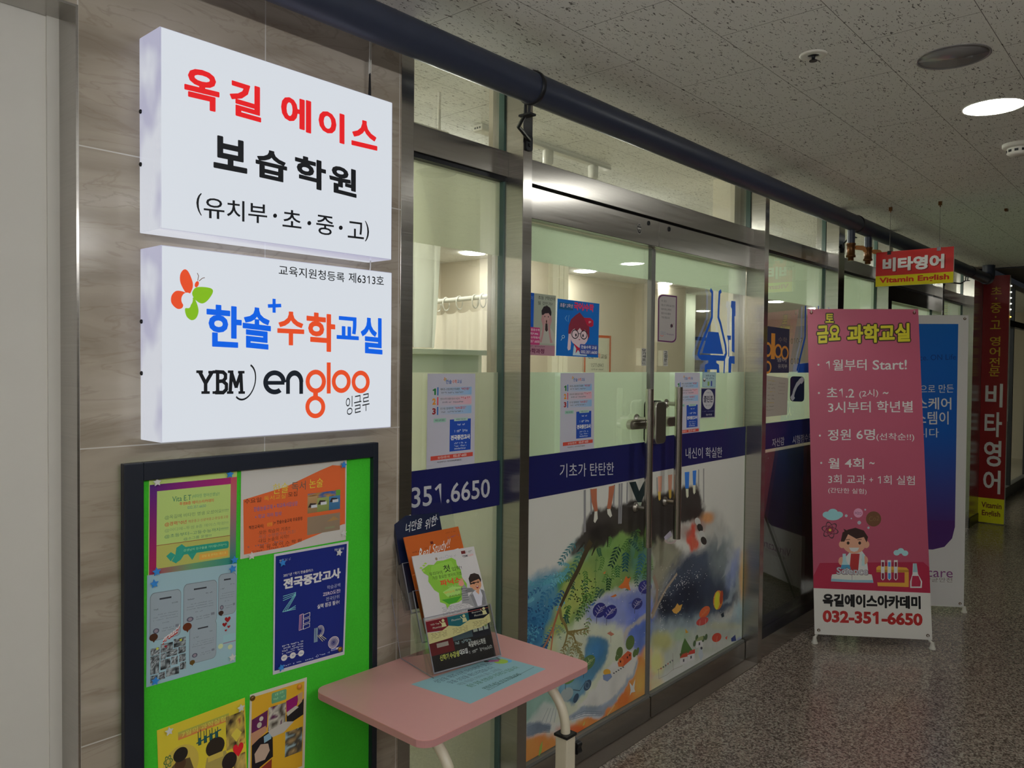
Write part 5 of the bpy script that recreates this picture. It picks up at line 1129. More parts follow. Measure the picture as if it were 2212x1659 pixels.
def draw_blue(A):
    A.sheet((186, 184, 180), th=.0006)
    g = lambda x0, y0, x1, y1, c, d: A.R(x0, y0, x1, y1, c, 1, col2=d)
    g(.0, .03, .905, .40, (8, 84, 160), (14, 74, 152)); g(.0, .40, .905, .71, (14, 74, 152), (60, 40, 96)); g(.0, .71, .66, .805, (60, 40, 96), (64, 30, 84)); A.P([(.64, .705), (.905, .705), (.905, .725), (.88, .765), (.81, .795), (.70, .806), (.64, .806)], (62, 34, 90), 1.3)
    WH = (200, 202, 208)
    A.tt('ence. ON Life', (1970, 779), (2065, 777), 12, (10, 50, 118), 3); A.tt('학으로 만든', (1970, 850), (2060, 848), 18, WH, 3); A.tt('러스케어', (1952, 884), (2055, 885), 26, WH, 3, bold=.014); A.tt('시스템이', (1952, 917), (2049, 917), 28, WH, 3, bold=.008); A.tt('입니다', (1960, 945), (2028, 945), 20, WH, 3)
    A.tt('Viruscare', (1930, 1243), (2058, 1248), 20, (110, 60, 110), 3); A.tt('세스코항균안전', (1950, 1256), (2057, 1258), 10, (120, 110, 110), 3)
banner('blue', (5.455 - .335, -.644 + .497), (.335, -.497), math.radians(1.0), .62, 1.80, .03, 'blue and white stand-up banner half hidden behind the pink one', draw_blue, 2.0)

# ================================================================ tall red panel at the far corner
RXx = 8.80
ry1, ry0 = -0.101, -0.322
rp = thing('vertical_sign', (RXx, (ry0 + ry1) / 2, 0), 'tall narrow red sign panel with white and yellow lettering at the far corner', 'sign')
box('sign_board', (RXx - .02, ry0, .008), (RXx + .03, ry1, 2.40), M['white_plastic'], rp, bevel=.002)
A = Art((RXx - .0204, 0, 0), -Y_, Z_, 2.0); A.frame((-ry1, 2.40), (-ry0, 2.40), (-ry0, .008), (-ry1, .008), px=False)
A.R(0, 0, 1, .90, (112, 12, 16), 1); A.R(0, .90, 1, 1, (190, 176, 24), 1)
YG = (170, 140, 40)
for s, y0_, y1_ in (('초', .045, .075), ('중', .11, .15), ('고', .18, .215), ('영', .245, .282), ('어', .288, .325), ('전', .33, .368), ('문', .372, .405)): A.t(s, .30, y0_, .70, y1_, YG, 3, bold=.01)
for y_ in (.092, .166): A.E(.5, y_, .035, .004, YG, 3)
for s, y0_, y1_ in (('비', .435, .53), ('타', .55, .65), ('영', .665, .77), ('어', .785, .88)): A.t(s, .18, y0_, .84, y1_, (190, 186, 184), 3, bold=.022)
A.t('Vitamin', .14, .917, .90, .94, (96, 40, 24), 3, bold=.02); A.t('English', .16, .95, .86, .978, (96, 40, 24), 3, bold=.02)
A.build('sign_face', M['vinyl'], rp)
ls = thing('light_string', (RXx, ry0 - .01, 2.2), 'string of tiny lit bulbs down the outer edge of the red panel', 'light string')
MB().tube([(RXx - .01, ry0 - .006, 2.38), (RXx - .01, ry0 - .007, 1.0)], .0016, 6).build('wire', M['white_plastic'], ls)
for k, z_ in enumerate((2.295, 2.235, 2.18, 2.125, 2.07, 2.00)): MB().lathe((RXx - .012, ry0 - .011, z_), (0, 0, 1), [(.001, -.006), (.005, -.004), (.006, 0), (.005, .004), (.001, .006)], 10).build('bulb', M['ledwarm'] if k == 5 else M['led'], ls)
# ================================================================ papers and stickers on the glass
def glass_art(gain=1.5, Y=-0.0010): return facade_art(Y, gain)
DI = (36, 40, 46)
def price_sheet(tl, tr, br, bl, label, frm=0.0):
    A = glass_art(1.7, -0.0009); A.frame(tl, tr, br, bl); A.sheet((166, 166, 178), th=.0003)
    def Z(pts, c, L): A.P([(.35 + .035 * x, .06 - .022 * y) for x, y in pts], c, L)
    butterfly(A, Z, (200, 120, 70), (160, 150, 70))
    A.t('한솔', .37, .065, .49, .11, (50, 90, 150), bold=.01); A.t('수학', .50, .065, .60, .108, (190, 90, 70), bold=.01); A.t('교실', .605, .065, .70, .105, (50, 90, 150), bold=.01)
    for k, (d, c, bc, bg, t1, t2) in enumerate((('1', (36, 110, 60), (40, 96, 160), (120, 158, 190), '예비초~초등2학년 주2회반', '"9만원"'), ('2', (196, 128, 40), (190, 70, 90), (190, 150, 162), '영어/수학 초등반 동시 수강시', '"1+1"'), ('3', (130, 40, 44), (40, 96, 160), (120, 158, 190), '친구랑 함께하면', '"50%할인"'))):
        y = .145 + .103 * k; A.R(.20, y, .92, y + .086, (166, 166, 178), 1, col2=bg, horiz=True); A.R(.195, y, .22, y + .086, bc, 2); A.t(d, .10, y + .012, .17, y + .08, c, bold=.05)
        A.t(t1, .26, y + .010, .66 if k != 2 else .53, y + .034, DI); A.t(t2, .69 if k != 2 else .56, y + .006, .88 if k != 2 else .80, y + .034, (170, 40, 50), bold=.01); A.scribble(.28, y + .05, .74, y + .068, (90, 96, 110), 3, 7, k)
    A.R(.13, .475, .38, .515, (130, 170, 156), 1); A.t('학원 소개 영상', .16, .485, .35, .505, DI)
    A.R(.46, .495, .91, .84, (30, 66, 150), 1); A.R(.55, .48, .84, .515, (150, 176, 168), 2); A.t('부평점 무료 응시', .59, .488, .80, .507, DI)
    A.scribble(.62, .545, .78, .565, (196, 200, 212), 3, 3, 2); A.scribble(.56, .605, .84, .64, (180, 186, 206), 3, 6, 3); A.t('전국중간고사', .48, .665, .895, .72, (206, 208, 216), bold=.05)
    for k in range(3): A.scribble(.56, .745 + .03 * k, .82, .765 + .03 * k, (170, 178, 206), 3, 5, k + 4)
    A.R(.08, .87, .96, .915, (176, 66, 54), 1); A.t('상/담/문/의', .22, .878, .46, .905, (206, 196, 192)); A.t('032-351-6650', .54, .876, .82, .905, (206, 196, 192), bold=.01); A.t('옥길에이스 아카데미(투썸8층)', .21, .93, .72, .952, DI)
    return tag(A.build('price_sheet', M['paper']), label, 'poster', 'numbered price sheets on the glass')
price_sheet((923.7, 807), (1026.8, 807), (1024.9, 1001), (921, 1014), 'white numbered price sheet on the narrow side window above the phone number')
price_sheet((1210.7, 806), (1284, 805), (1283, 970), (1209.5, 979), 'white numbered price sheet on the door leaf with the deadbolt strike plate')
price_sheet((1458, 805), (1512, 805), (1511.4, 943), (1457, 950), 'white numbered price sheet partly behind the far pull handle')

# poster with a surprised person
YI = -0.0008
A = glass_art(1.5, YI); A.frame((1122, 629), (1201, 639), (1198, 769), (1119, 766)); A.sheet((150, 158, 142), th=.0004); A.N = A.N
A.R(.0, 0, .39, .55, (14, 80, 176), 1); A.t('이', .29, .05, .36, .11, (120, 150, 190), 3); A.t('초등 7학년이', .50, .03, .97, .09, (50, 50, 46), 3); A.t('될 것인가?', .50, .12, .90, .18, (50, 50, 46), 3)
A.P([(.56, .80), (.60, .60), (.74, .52), (.88, .55), (.96, .62), (1.0, .80)], (166, 166, 156), 2); A.E(.74, .37, .13, .12, (176, 140, 136), 3); A.P([(.61, .36), (.60, .27), (.66, .20), (.75, .18), (.84, .21), (.88, .28), (.87, .36), (.80, .30), (.70, .31)], (40, 32, 38), 4)
A.P([(.72, .47), (.77, .47), (.79, .58), (.75, .61), (.71, .58)], (52, 38, 40), 3.5)
for sg in (-1, 1):
    A.P([(.745 + sg * .05, .46), (.745 + sg * .085, .36), (.745 + sg * .13, .33), (.745 + sg * .15, .42), (.745 + sg * .10, .52), (.745 + sg * .14, .70), (.745 + sg * .19, .78), (.745 + sg * .12, .79), (.745 + sg * .05, .56)], (170, 130, 130), 4.5)
    A.E(.745 + sg * .05, .36, .012, .012, (30, 26, 30), 5)
A.E(.745, .44, .016, .026, (60, 26, 30), 5)
A.RR(.1, .55, .57, .83, .02, (176, 60, 112), 5); 
for k, s in enumerate(('예비중등수학', '회P.M6', '한솔수학에서', '032.351.6650')): A.t(s, .20 if k != 1 else .30, .57 + .062 * k, .56 if k != 1 else .52, .61 + .062 * k, (206, 190, 200), 6, bold=.01)
A.R(0, .83, 1, 1, (160, 118, 132), 5); A.scribble(.2, .845, .72, .865, (90, 60, 80), 6, 8, 3); A.t('수학과정', .22, .89, .70, .97, (96, 30, 66), 6, bold=.03)
tag(A.build('window_poster', M['paper']), 'pale poster of a surprised person holding their cheeks, beside the steel post', 'poster', 'picture posters on the door glass')
# blue poster with a cartoon child
A = glass_art(1.5, YI); A.frame((1204.5, 644.8), (1294.8, 656), (1292, 772.5), (1201, 768)); A.sheet((10, 96, 176), th=.0004)
A.R(.03, .06, .36, .18, (20, 84, 130), 1); A.t('초등1.2학년', .06, .07, .35, .14, (206, 180, 190), 3, bold=.01); A.t('국어/수학', .38, .03, .86, .17, (186, 40, 84), 3, bold=.04); A.t('국어/수학', .375, .022, .855, .162, (206, 60, 100), 4, bold=.015)
A.LINE([(.22, .28), (.18, .33), (.22, .38)], .0012, (150, 190, 220), 3); A.LINE([(.27, .27), (.25, .39)], .0012, (150, 190, 220), 3)
HR = (122, 40, 58); SKN = (206, 184, 190)
A.P([(.26, .60), (.27, .45), (.32, .34), (.42, .26), (.52, .20), (.60, .27), (.70, .33), (.76, .45), (.77, .62), (.72, .70), (.32, .70)], HR, 3); A.P([(.62, .29), (.78, .28), (.86, .33), (.86, .42), (.80, .45), (.70, .42)], (170, 30, 60), 3.4); A.t('go', .74, .34, .80, .38, (206, 196, 200), 4)
A.E(.52, .64, .21, .17, SKN, 4); A.P([(.30, .56), (.30, .46), (.74, .46), (.74, .58), (.66, .50), (.60, .55), (.53, .48), (.46, .55), (.40, .50)], HR, 5)
for x in (.42, .63): A.RING(x, .60, .085, .085, .80, (34, 34, 40), 6); A.E(x + .02 * (1 if x < .5 else -1), .615, .018, .028, (24, 24, 30), 6)
A.LINE([(.505, .585), (.545, .585)], .0022, (34, 34, 40), 6); A.P([(.50, .685), (.55, .685), (.525, .705)], (150, 50, 70), 6)
A.P([(.27, .60), (.31, .60), (.33, .78), (.32, .88), (.27, .90), (.25, .86)], SKN, 5); A.P([(.40, .80), (.66, .80), (.72, .98), (.38, .98)], (176, 196, 214), 4); A.P([(.38, .76), (.52, .84), (.64, .80), (.55, .88), (.58, .96), (.50, .88), (.44, .95), (.46, .86)], (176, 34, 64), 6)
A.RING(.15, .66, .035, .028, .72, (176, 200, 220), 3); A.LINE([(.13, .685), (.10, .73)], .002, (176, 200, 220), 3)
A.RR(.54, .77, .985, .955, .02, (60, 78, 150), 6.5); A.t('한솔수학 교실', .57, .79, .95, .85, (206, 208, 216), 7, bold=.02); A.t('032.351.6650', .57, .88, .97, .935, (206, 208, 216), 7, bold=.02)
tag(A.build('window_poster', M['paper']), 'bright blue poster with a cartoon child in round glasses and red hat', 'poster', 'picture posters on the door glass')
# purple rimmed notice sticker
A = glass_art(1.5); A.frame((1421, 634), (1463, 639), (1461.5, 742), (1420, 738))
cut = lambda d, r, ry: arc(.0 + d + r, d * .5 + ry, r, math.pi, 1.5 * math.pi, 6, ry) + [(1 - d, d * .5)] + arc(1 - d - r, 1 - d * .5 - ry, r, 0, math.pi / 2, 6, ry) + [(d, 1 - d * .5)]
A.P(cut(0, .28, .12), (150, 146, 142), 0); A.P(cut(.02, .27, .115), (84, 26, 78), 1); A.P(cut(.07, .24, .10), (152, 148, 146), 2)
for k, (s, x1) in enumerate((('이 곳은', .45), ('세스코 과학으로 만든', .86), ('바이러스케어', .68), ('첨단시스템이', .66), ('가동 중입니다', .62))): A.t(s, .18, .12 + .085 * k, x1, .165 + .085 * k, (60, 56, 58), 3)
A.S(starpts(6, .6), .72, .64, .09, .05, (40, 36, 50), 3); A.LINE([(.64, .70), (.82, .58)], .0014, (130, 30, 60), 4); A.t('CESCO', .15, .78, .42, .84, (110, 120, 140), 3); A.t('Viruscare', .46, .80, .84, .84, (100, 70, 110), 3); A.RING(.22, .83, .10, .05, .8, (190, 70, 60), 3, a0=.5, a1=2.6)
tag(A.build('notice_sticker', M['vinyl']), 'grey notice sticker with a purple rim and two cut corners on the door', 'sticker')
for (s, s2, x0, x1, y0, y1, lab) in (('당기세요', 'PULL', 1386, 1396, 752, 790, 'tiny white pull label on the door left of the meeting edge'), ('고정문', '비상구', 1433, 1442.5, 757, 791, 'tiny white fixed-door label under the purple rimmed sticker')):
    A = glass_art(1.5); A.frame((x0, y0), (x1, y0 + .6), (x1, y1), (x0, y1)); A.sheet((168, 168, 162), th=.0002); n_ = len(s)
    for k, ch in enumerate(s): A.t(ch, .12, .04 + .70 / n_ * k, .88, .04 + .70 / n_ * (k + .86), (28, 28, 30), 3, bold=.02)
    A.R(.0, .76, 1, .775, (90, 90, 90), 2); A.t(s2, .1, .82, .9, .93, (40, 40, 42), 3)
    tag(A.build('door_label', M['vinyl']), lab, 'sticker')
# pale blue info sheet and round clean-zone sticker
A = glass_art(1.5); A.frame((1517.5, 803.5), (1546.5, 804), (1546, 837), (1517, 836.5)); A.sheet((130, 160, 170), th=.0003); A.R(.06, .05, .96, .95, (150, 174, 178), 1)
A.scribble(.2, .18, .9, .30, (70, 90, 110), 3, 5, 1); A.scribble(.25, .36, .85, .46, (70, 90, 110), 3, 5, 2); A.E(.14, .52, .09, .12, (90, 70, 70), 3); A.E(.14, .46, .07, .07, (200, 200, 196), 4); A.R(.38, .62, .52, .90, (120, 150, 90), 3); A.R(.62, .58, .72, .92, (50, 70, 140), 3)
tag(A.build('info_sheet', M['paper']), 'small pale blue info sheet taped above the navy oval sticker', 'poster')
A = glass_art(1.5); A.frame((1514, 837.5), (1546.5, 838), (1545, 902), (1513, 904)); A.sheet((160, 160, 164), th=.0003); A.R(.04, .03, .95, .97, (24, 30, 74), 1); A.E(.5, .38, .38, .33, (176, 176, 180), 2, n=32)
A.t('클린존', .19, .26, .81, .48, (30, 34, 60), 3, bold=.02); A.scribble(.34, .14, .66, .18, (110, 116, 140), 3, 3, 1); A.scribble(.32, .56, .68, .60, (110, 116, 140), 3, 4, 2); A.scribble(.12, .76, .88, .79, (120, 126, 160), 3, 8, 3); A.t('한솔수학교실', .36, .86, .76, .92, (196, 198, 206), 3)
tag(A.build('zone_sticker', M['vinyl']), 'navy sticker with a white oval on the door beside the price sheet', 'sticker')
# blue laboratory decal
zz = lambda x, y: (1380 + x / 4.1475, 580 + y / 4.1475)
B_ = (24, 88, 190)
A = glass_art(1.35, -0.0007)
for s in (0, 1):
    pts = [[(643, 192), (658, 215), (656, 330), (655, 435), (640, 480), (545, 720), (533, 770), (545, 792), (580, 802)], [(735, 203), (722, 215), (716, 330), (712, 437), (730, 490), (776, 690), (782, 760), (770, 795), (740, 806)]][s]
    A.LINE([zz(*p) for p in pts], .018 if s == 0 else .018, B_, 1, True)
A.LINE([zz(560, 796), zz(760, 804)], .026, B_, 1, True); A.P([zz(*p) for p in ((622, 565), (714, 572), (756, 768), (568, 760))], B_, 1, True)
A.P([zz(*p) for p in ((622, 812), (694, 815), (694, 845), (718, 862), (722, 934), (698, 934), (698, 905), (612, 905), (612, 934), (588, 934), (592, 862), (622, 845))], B_, 1, True)
A.P([zz(*p) for p in ((828, 290), (866, 294), (866, 425), (857, 430), (857, 755), (832, 740), (833, 360), (824, 345))], B_, 1, True); A.P([zz(*p) for p in ((790, 600), (826, 602), (824, 640), (806, 640), (808, 790), (800, 790), (802, 660))], B_, 1, True)
A.P([zz(*p) for p in ((804, 815), (812, 785), (858, 785), (858, 856), (830, 850), (826, 934), (802, 934))], B_, 1, True)
A.LINE([zz(770, 770), zz(762, 934)], .012, B_, 1, True)
tag(A.build('flask_decal', M['vinyl']), 'blue laboratory flask decal stuck on the far door leaf', 'decal')
A = glass_art(1.35, -0.0007); A.LINE([(1740, 662), (1739, 728), (1722, 800)], .02, B_, 1, True); A.P([(1727, 786), (1752, 783), (1752, 805), (1723, 805)], B_, 1, True); A.LINE([(1768, 662), (1768, 728), (1790, 800)], .02, B_, 1, True); A.P([(1755, 783), (1784, 786), (1788, 805), (1755, 805)], B_, 1, True)
tag(A.build('flask_decal', M['vinyl']), 'second blue flask decal half hidden behind the pink banner', 'decal')
# navy wordmark poster behind the glass, phone numbers, list, phone sign
A = glass_art(1.4, -0.0008); A.frame((1640, 702), (1705.5, 711), (1704, 805.5), (1638, 805.5)); A.sheet((44, 50, 76), th=.0004)
OO = (206, 140, 60)
for cx_, cy_ in ((.28, .50), (.62, .52), (.85, .55)): A.RING(cx_, cy_, .13, .16, .66, OO, 2)
A.LINE([(.45, .18), (.45, .66)], .05, OO, 2); A.RING(.28, .88, .13, .14, .66, OO, 2); A.t('수학', .62, .20, .92, .32, (120, 110, 106), 3); A.t('영어', .58, .66, .90, .76, (150, 150, 150), 3, bold=.02); A.t('유치부', .62, .80, .94, .90, (150, 150, 150), 3, bold=.02)
tag(A.build('window_poster', M['paper']), 'navy poster with orange rounded letters on the window beyond the door', 'poster', 'picture posters on the door glass')
A = glass_art(1.2); A.tt('010-7', (1708, 743), (1734, 741), 12, (120, 112, 100), 1); A.tt('010', (1708, 787), (1726, 786), 13, (120, 112, 100), 1)
tag(A.build('number_decal', M['vinyl']), 'grey phone number lettering on the window beside the navy poster', 'decal')
A = glass_art(1.5); A.frame((1656, 811), (1703, 817), (1700, 896), (1650, 901)); A.sheet((164, 160, 150), th=.0003)
for k in range(9): A.scribble(.08, .10 + .09 * k, .40, .135 + .09 * k, (120, 112, 98) if k % 3 else (170, 150, 80), 2, 4, k)
for k in range(4): A.scribble(.56, .14 + .09 * k, .86, .17 + .09 * k, (130, 122, 110), 2, 4, 20 + k)
tag(A.build('list_sheet', M['paper']), 'white printed list taped to the window left of the phone icon', 'poster')
A = glass_art(1.4); A.frame((1707, 812.5), (1737.5, 813.5), (1737, 868), (1706.5, 867)); A.RR(0, 0, 1, 1, .22, (20, 28, 56), 1, ry=.14); PW = (186, 190, 196)
A.P([(.08, .93), (.02, .84), (.20, .66), (.30, .70), (.28, .80), (.34, .86), (.18, .98)], PW, 2); A.P([(.60, .12), (.82, .02), (.96, .06), (.98, .16), (.80, .30), (.68, .24)], PW, 2); A.LINE([(.20, .78), (.28, .58), (.46, .34), (.72, .17)], .028, PW, 2)
tag(A.build('phone_sticker', M['vinyl']), 'navy phone handset icon with rounded corners on the window', 'sticker')

# ================================================================ seen through the glass
# plate on the beige wall
A = Art((0, 3.285, 0), X_, Z_, 1.25); p0 = at_y(1262, 722, 3.285); p1 = at_y(1319, 806, 3.285)
A.frame((p0[0], p0[2]), (p1[0], p0[2]), (p1[0], p1[2] - .1), (p0[0], p1[2] - .1), px=False); A.sheet((190, 190, 172), th=.008); OW = (176, 86, 50)
A.R(0, 0, 1, .055, OW, 1); A.R(.94, 0, 1, 1, OW, 1); A.R(0, 0, .06, 1, OW, 1); A.t('수학', .38, .38, .60, .50, (190, 100, 60), 2, bold=.02); A.t('교실', .62, .40, .85, .50, (96, 92, 84), 2, bold=.02); A.t('한솔', .15, .38, .36, .50, (70, 84, 96), 2, bold=.02); A.t('1577-0943', .25, .60, .72, .68, (90, 90, 86), 2); A.scribble(.25, .71, .72, .75, (120, 120, 112), 2, 6, 1)
tag(A.build('wall_plate', M['paper']), 'white wall plate in an orange frame on the beige wall inside', 'sign')
A = Art((0, 6.075, 0), X_, Z_, 1.1); p0 = at_y(1498, 727, 6.08); p1 = at_y(1567, 806, 6.08)
A.frame((p0[0], p0[2]), (p1[0], p0[2]), (p1[0], p1[2] - .3), (p0[0], p1[2] - .3), px=False); A.sheet((196, 196, 188), th=.015); A.R(0, 0, 1, .07, (90, 110, 160), 1)
for k in range(1, 7): A.R(0, .07 + .13 * k, 1, .074 + .13 * k, (140, 140, 150), 1); A.R(k / 7, .07, k / 7 + .004, 1, (140, 140, 150), 1); A.scribble(.06, .09 + .13 * k, .9, .11 + .13 * k, (110, 110, 120), 1.5, 9, k)
tag(A.build('schedule_board', M['paper']), 'white schedule board with a blue header on the far classroom wall', 'board')
# long white curtain
c0, c1 = at_y(893, 600, .30)[0], at_y(955, 600, .30)[0]
def curt(u, v):
    xe = c1 - (c1 - c0) * .30 * max(0, v - .2) ** 1.3
    x_ = (c0 - .30) + (xe - c0 + .30) * u
    return (x_, .30 + .022 * math.sin(u * 34) * (.5 + .5 * v) + .01 * math.sin(u * 9 + v * 3), 2.30 - (2.30 - 1.555) * v)
ct = thing('curtain', (c0, .30, 1.555), 'long white curtain hanging inside the narrow side window', 'curtain')
MB().grid(curt, 70, 14).build('curtain_cloth', M['curtain'], ct)
MB().tube([(c0 - .34, .30, 2.315), (c1 + .02, .30, 2.315)], .010, 12).build('curtain_rail', M['white_plastic'], ct)
for x in (c0 - .3, c1 - .02): MB().tube([(x, .30, 2.31), (x, .30, CEIL)], .006, 8).build('rail_hanger', M['white_plastic'], ct)
# lace curtain on rings
r0 = np.array(at_y(940, 652, 1.30)); r1 = np.array(at_y(1062, 639.5, .95)); rd = r1 - r0
cl = thing('lace_curtain', tuple((r0 + r1) / 2 - Z_ * .6), 'short lace curtain on white rings behind the side window', 'curtain')
MB().tube([r0 - rd * .3, r1 + rd * .3], .012, 14).build('curtain_rod', M['white_plastic'], cl)
for s in (-.3, 1.3):
    pz = r0 + rd * s; MB().tube([pz, (pz[0], pz[1], CEIL)], .007, 8).build('rod_hanger', M['white_plastic'], cl)
nn = np.cross(rd / np.linalg.norm(rd), Z_)
def lace(u, v):
    p = r0 + rd * (u * 1.06 - .03) - Z_ * (.055 + .65 * v); s = abs(math.sin(u * math.pi * 5)); 
    return tuple(p + nn * (.02 * math.sin(u * 30 + v) * (.4 + .6 * v)) - Z_ * .018 * (1 - v) * s)
MB().grid(lace, 80, 16).build('curtain_cloth', M['lace'], cl)
for u in (.05, .20, .44, .72, .85): 
    c = r0 + rd * u; a_ = [tuple(c + nn * .028 * math.cos(t_) + Z_ * (-.018 + .034 * math.sin(t_))) for t_ in (2 * math.pi * i / 24 for i in range(25))]
    MB().tube(a_, .0035, 8).build('curtain_ring', M['white_plastic'], cl)
# track light
a_, b_ = at_z(1130, 306, CEIL - .02), at_z(1315, 367, CEIL - .02); ty = (a_[1] + b_[1]) / 2
tl = thing('track_light', ((a_[0] + b_[0]) / 2, ty, CEIL), 'white ceiling track with two small spot heads behind the transom glass', 'track light')
box('track_rail', (a_[0], ty - .018, CEIL - .024), (b_[0], ty + .018, CEIL - .0005), M['white_plastic'], tl, bevel=.002)
for px_, py_ in ((1200, 335), (1293, 368)):
    x = at_z(px_, py_, CEIL - .05)[0]
    h_ = MB().lathe((x, ty, CEIL - .024), (0, 0, -1), [(.022, 0), (.024, .004), (.024, .055), (.018, .062), (.012, .066)], 20).build('spot_head', M['white_plastic'], tl)
    MB().tube([(x, ty, CEIL - .088), (x + .012, ty, CEIL - .105), (x + .004, ty, CEIL - .122), (x - .012, ty, CEIL - .105), (x, ty, CEIL - .09)], .003, 8).build('bulb_loop', M['white_plastic'], h_)
a_ = at_z(1043, 280, CEIL - .015)
em = thing('ceiling_device', (a_[0], a_[1], CEIL), 'small white box fixed to the ceiling behind the side window transom', 'ceiling device')
box('device_case', (a_[0] - .03, a_[1] - .025, CEIL - .026), (a_[0] + .13, a_[1] + .025, CEIL - .0005), M['white_plastic'], em, bevel=.004)
for k in range(3): box('device_hole', (a_[0] - .0308, a_[1] - .016 + .013 * k, CEIL - .018), (a_[0] - .0298, a_[1] - .009 + .013 * k, CEIL - .011), M['black'], em)
# ================================================================ watercolour film on the doors
def vnoise(x, y, seed):
    rs = np.random.RandomState(seed); T = rs.rand(64, 64)
    xi, yi = np.floor(x).astype(int), np.floor(y).astype(int); fx, fy = x - xi, y - yi
    fx, fy = fx * fx * (3 - 2 * fx), fy * fy * (3 - 2 * fy)
    g = lambda i, j: T[np.mod(j, 64), np.mod(i, 64)]
    return (g(xi, yi) * (1 - fx) + g(xi + 1, yi) * fx) * (1 - fy) + (g(xi, yi + 1) * (1 - fx) + g(xi + 1, yi + 1) * fx) * fy
def fbm(x, y, seed, o=4):
    v = 0; a = .5
    for k in range(o): v = v + a * vnoise(x * 2 ** k, y * 2 ** k, seed + k); a *= .5
    return v
def inside(px_, py_, poly):
    r = np.zeros(px_.shape, bool); n = len(poly)
    for i in range(n):
        (x0, y0), (x1, y1) = poly[i], poly[(i + 1) % n]
        if y0 == y1: continue
        c = ((y0 > py_) != (y1 > py_)) & (px_ < (x1 - x0) * (py_ - y0) / (y1 - y0) + x0); r ^= c
    return r
class Wash:
    """Soft watercolour washes worked out once on a fine grid of points of the film."""
    def __init__(s, x0, x1, z0, z1, n, m):
        s.n, s.m = n, m; s.X, s.Zz = np.meshgrid(np.linspace(x0, x1, n + 1), np.linspace(z1, z0, m + 1))
        dx, dy, dz = s.X - CAM[0], -.0012 - CAM[1], s.Zz - CAM[2]
        zc = dx * FW[0] + dy * FW[1] + dz * FW[2]
        s.px = IW / 2 + FPX * (dx * RT[0] + dy * RT[1] + dz * RT[2]) / zc; s.py = IH / 2 - FPX * (dx * UP[0] + dy * UP[1] + dz * UP[2]) / zc
        s.C = np.zeros(s.X.shape + (3,)); s.C[:] = lin((166, 166, 160)); s.u = s.X * 9; s.v = s.Zz * 9
        s.mot = fbm(s.u * 1.7, s.v * 1.7, 5) - .47
    def over(s, a, col, mott=.5):
        c = np.array(lin(col)); a = np.clip(a, 0, 1)[..., None]; k = np.clip(1 + mott * s.mot, .3, 1.7)[..., None]
        s.C = s.C * (1 - a) + np.clip(c * k, 0, 1) * a
    def poly(s, pts, col, soft=6, alpha=1.0, mott=.5, warp=5, seed=3):
        wx = (fbm(s.u * 2.5, s.v * 2.5, seed) - .47) * warp * 4; wy = (fbm(s.u * 2.5, s.v * 2.5, seed + 9) - .47) * warp * 4
        a = np.zeros(s.px.shape); K = 16
        for k in range(K):
            t = 2.4 * k; r = soft * math.sqrt((k + .5) / K); a += inside(s.px + wx + r * math.cos(t), s.py + wy + r * math.sin(t), pts)
        s.over(a / K * alpha, col, mott)
    def blob(s, cx, cy, rx, ry, col, alpha=1.0, mott=.4, rot=0):
        ca, sa = math.cos(math.radians(rot)), math.sin(math.radians(rot)); dx, dy = s.px - cx, s.py - cy
        d = np.sqrt(((dx * ca + dy * sa) / rx) ** 2 + ((-dx * sa + dy * ca) / ry) ** 2) + (fbm(s.u * 2.2, s.v * 2.2, 31) - .47) * .5
        t = np.clip((1.25 - d) / .9, 0, 1); s.over(t * t * (3 - 2 * t) * alpha, col, mott)
    def into(s, A):
        vs = [(s.X[j, i], s.Zz[j, i]) for j in range(s.m + 1) for i in range(s.n + 1)]; n1 = s.n + 1; fs = []; cc = []
        C = np.minimum(s.C * A.g, .92)
        C = [[tuple(C[j, i]) for i in range(n1)] for j in range(s.m + 1)]
        for j in range(s.m):
            for i in range(s.n):
                fs.append(((j + 1) * n1 + i, (j + 1) * n1 + i + 1, j * n1 + i + 1, j * n1 + i)); cc.append([C[j + 1][i], C[j + 1][i + 1], C[j][i + 1], C[j][i]])
        A.raw(vs, fs, cc, 0)
MG = 2.3
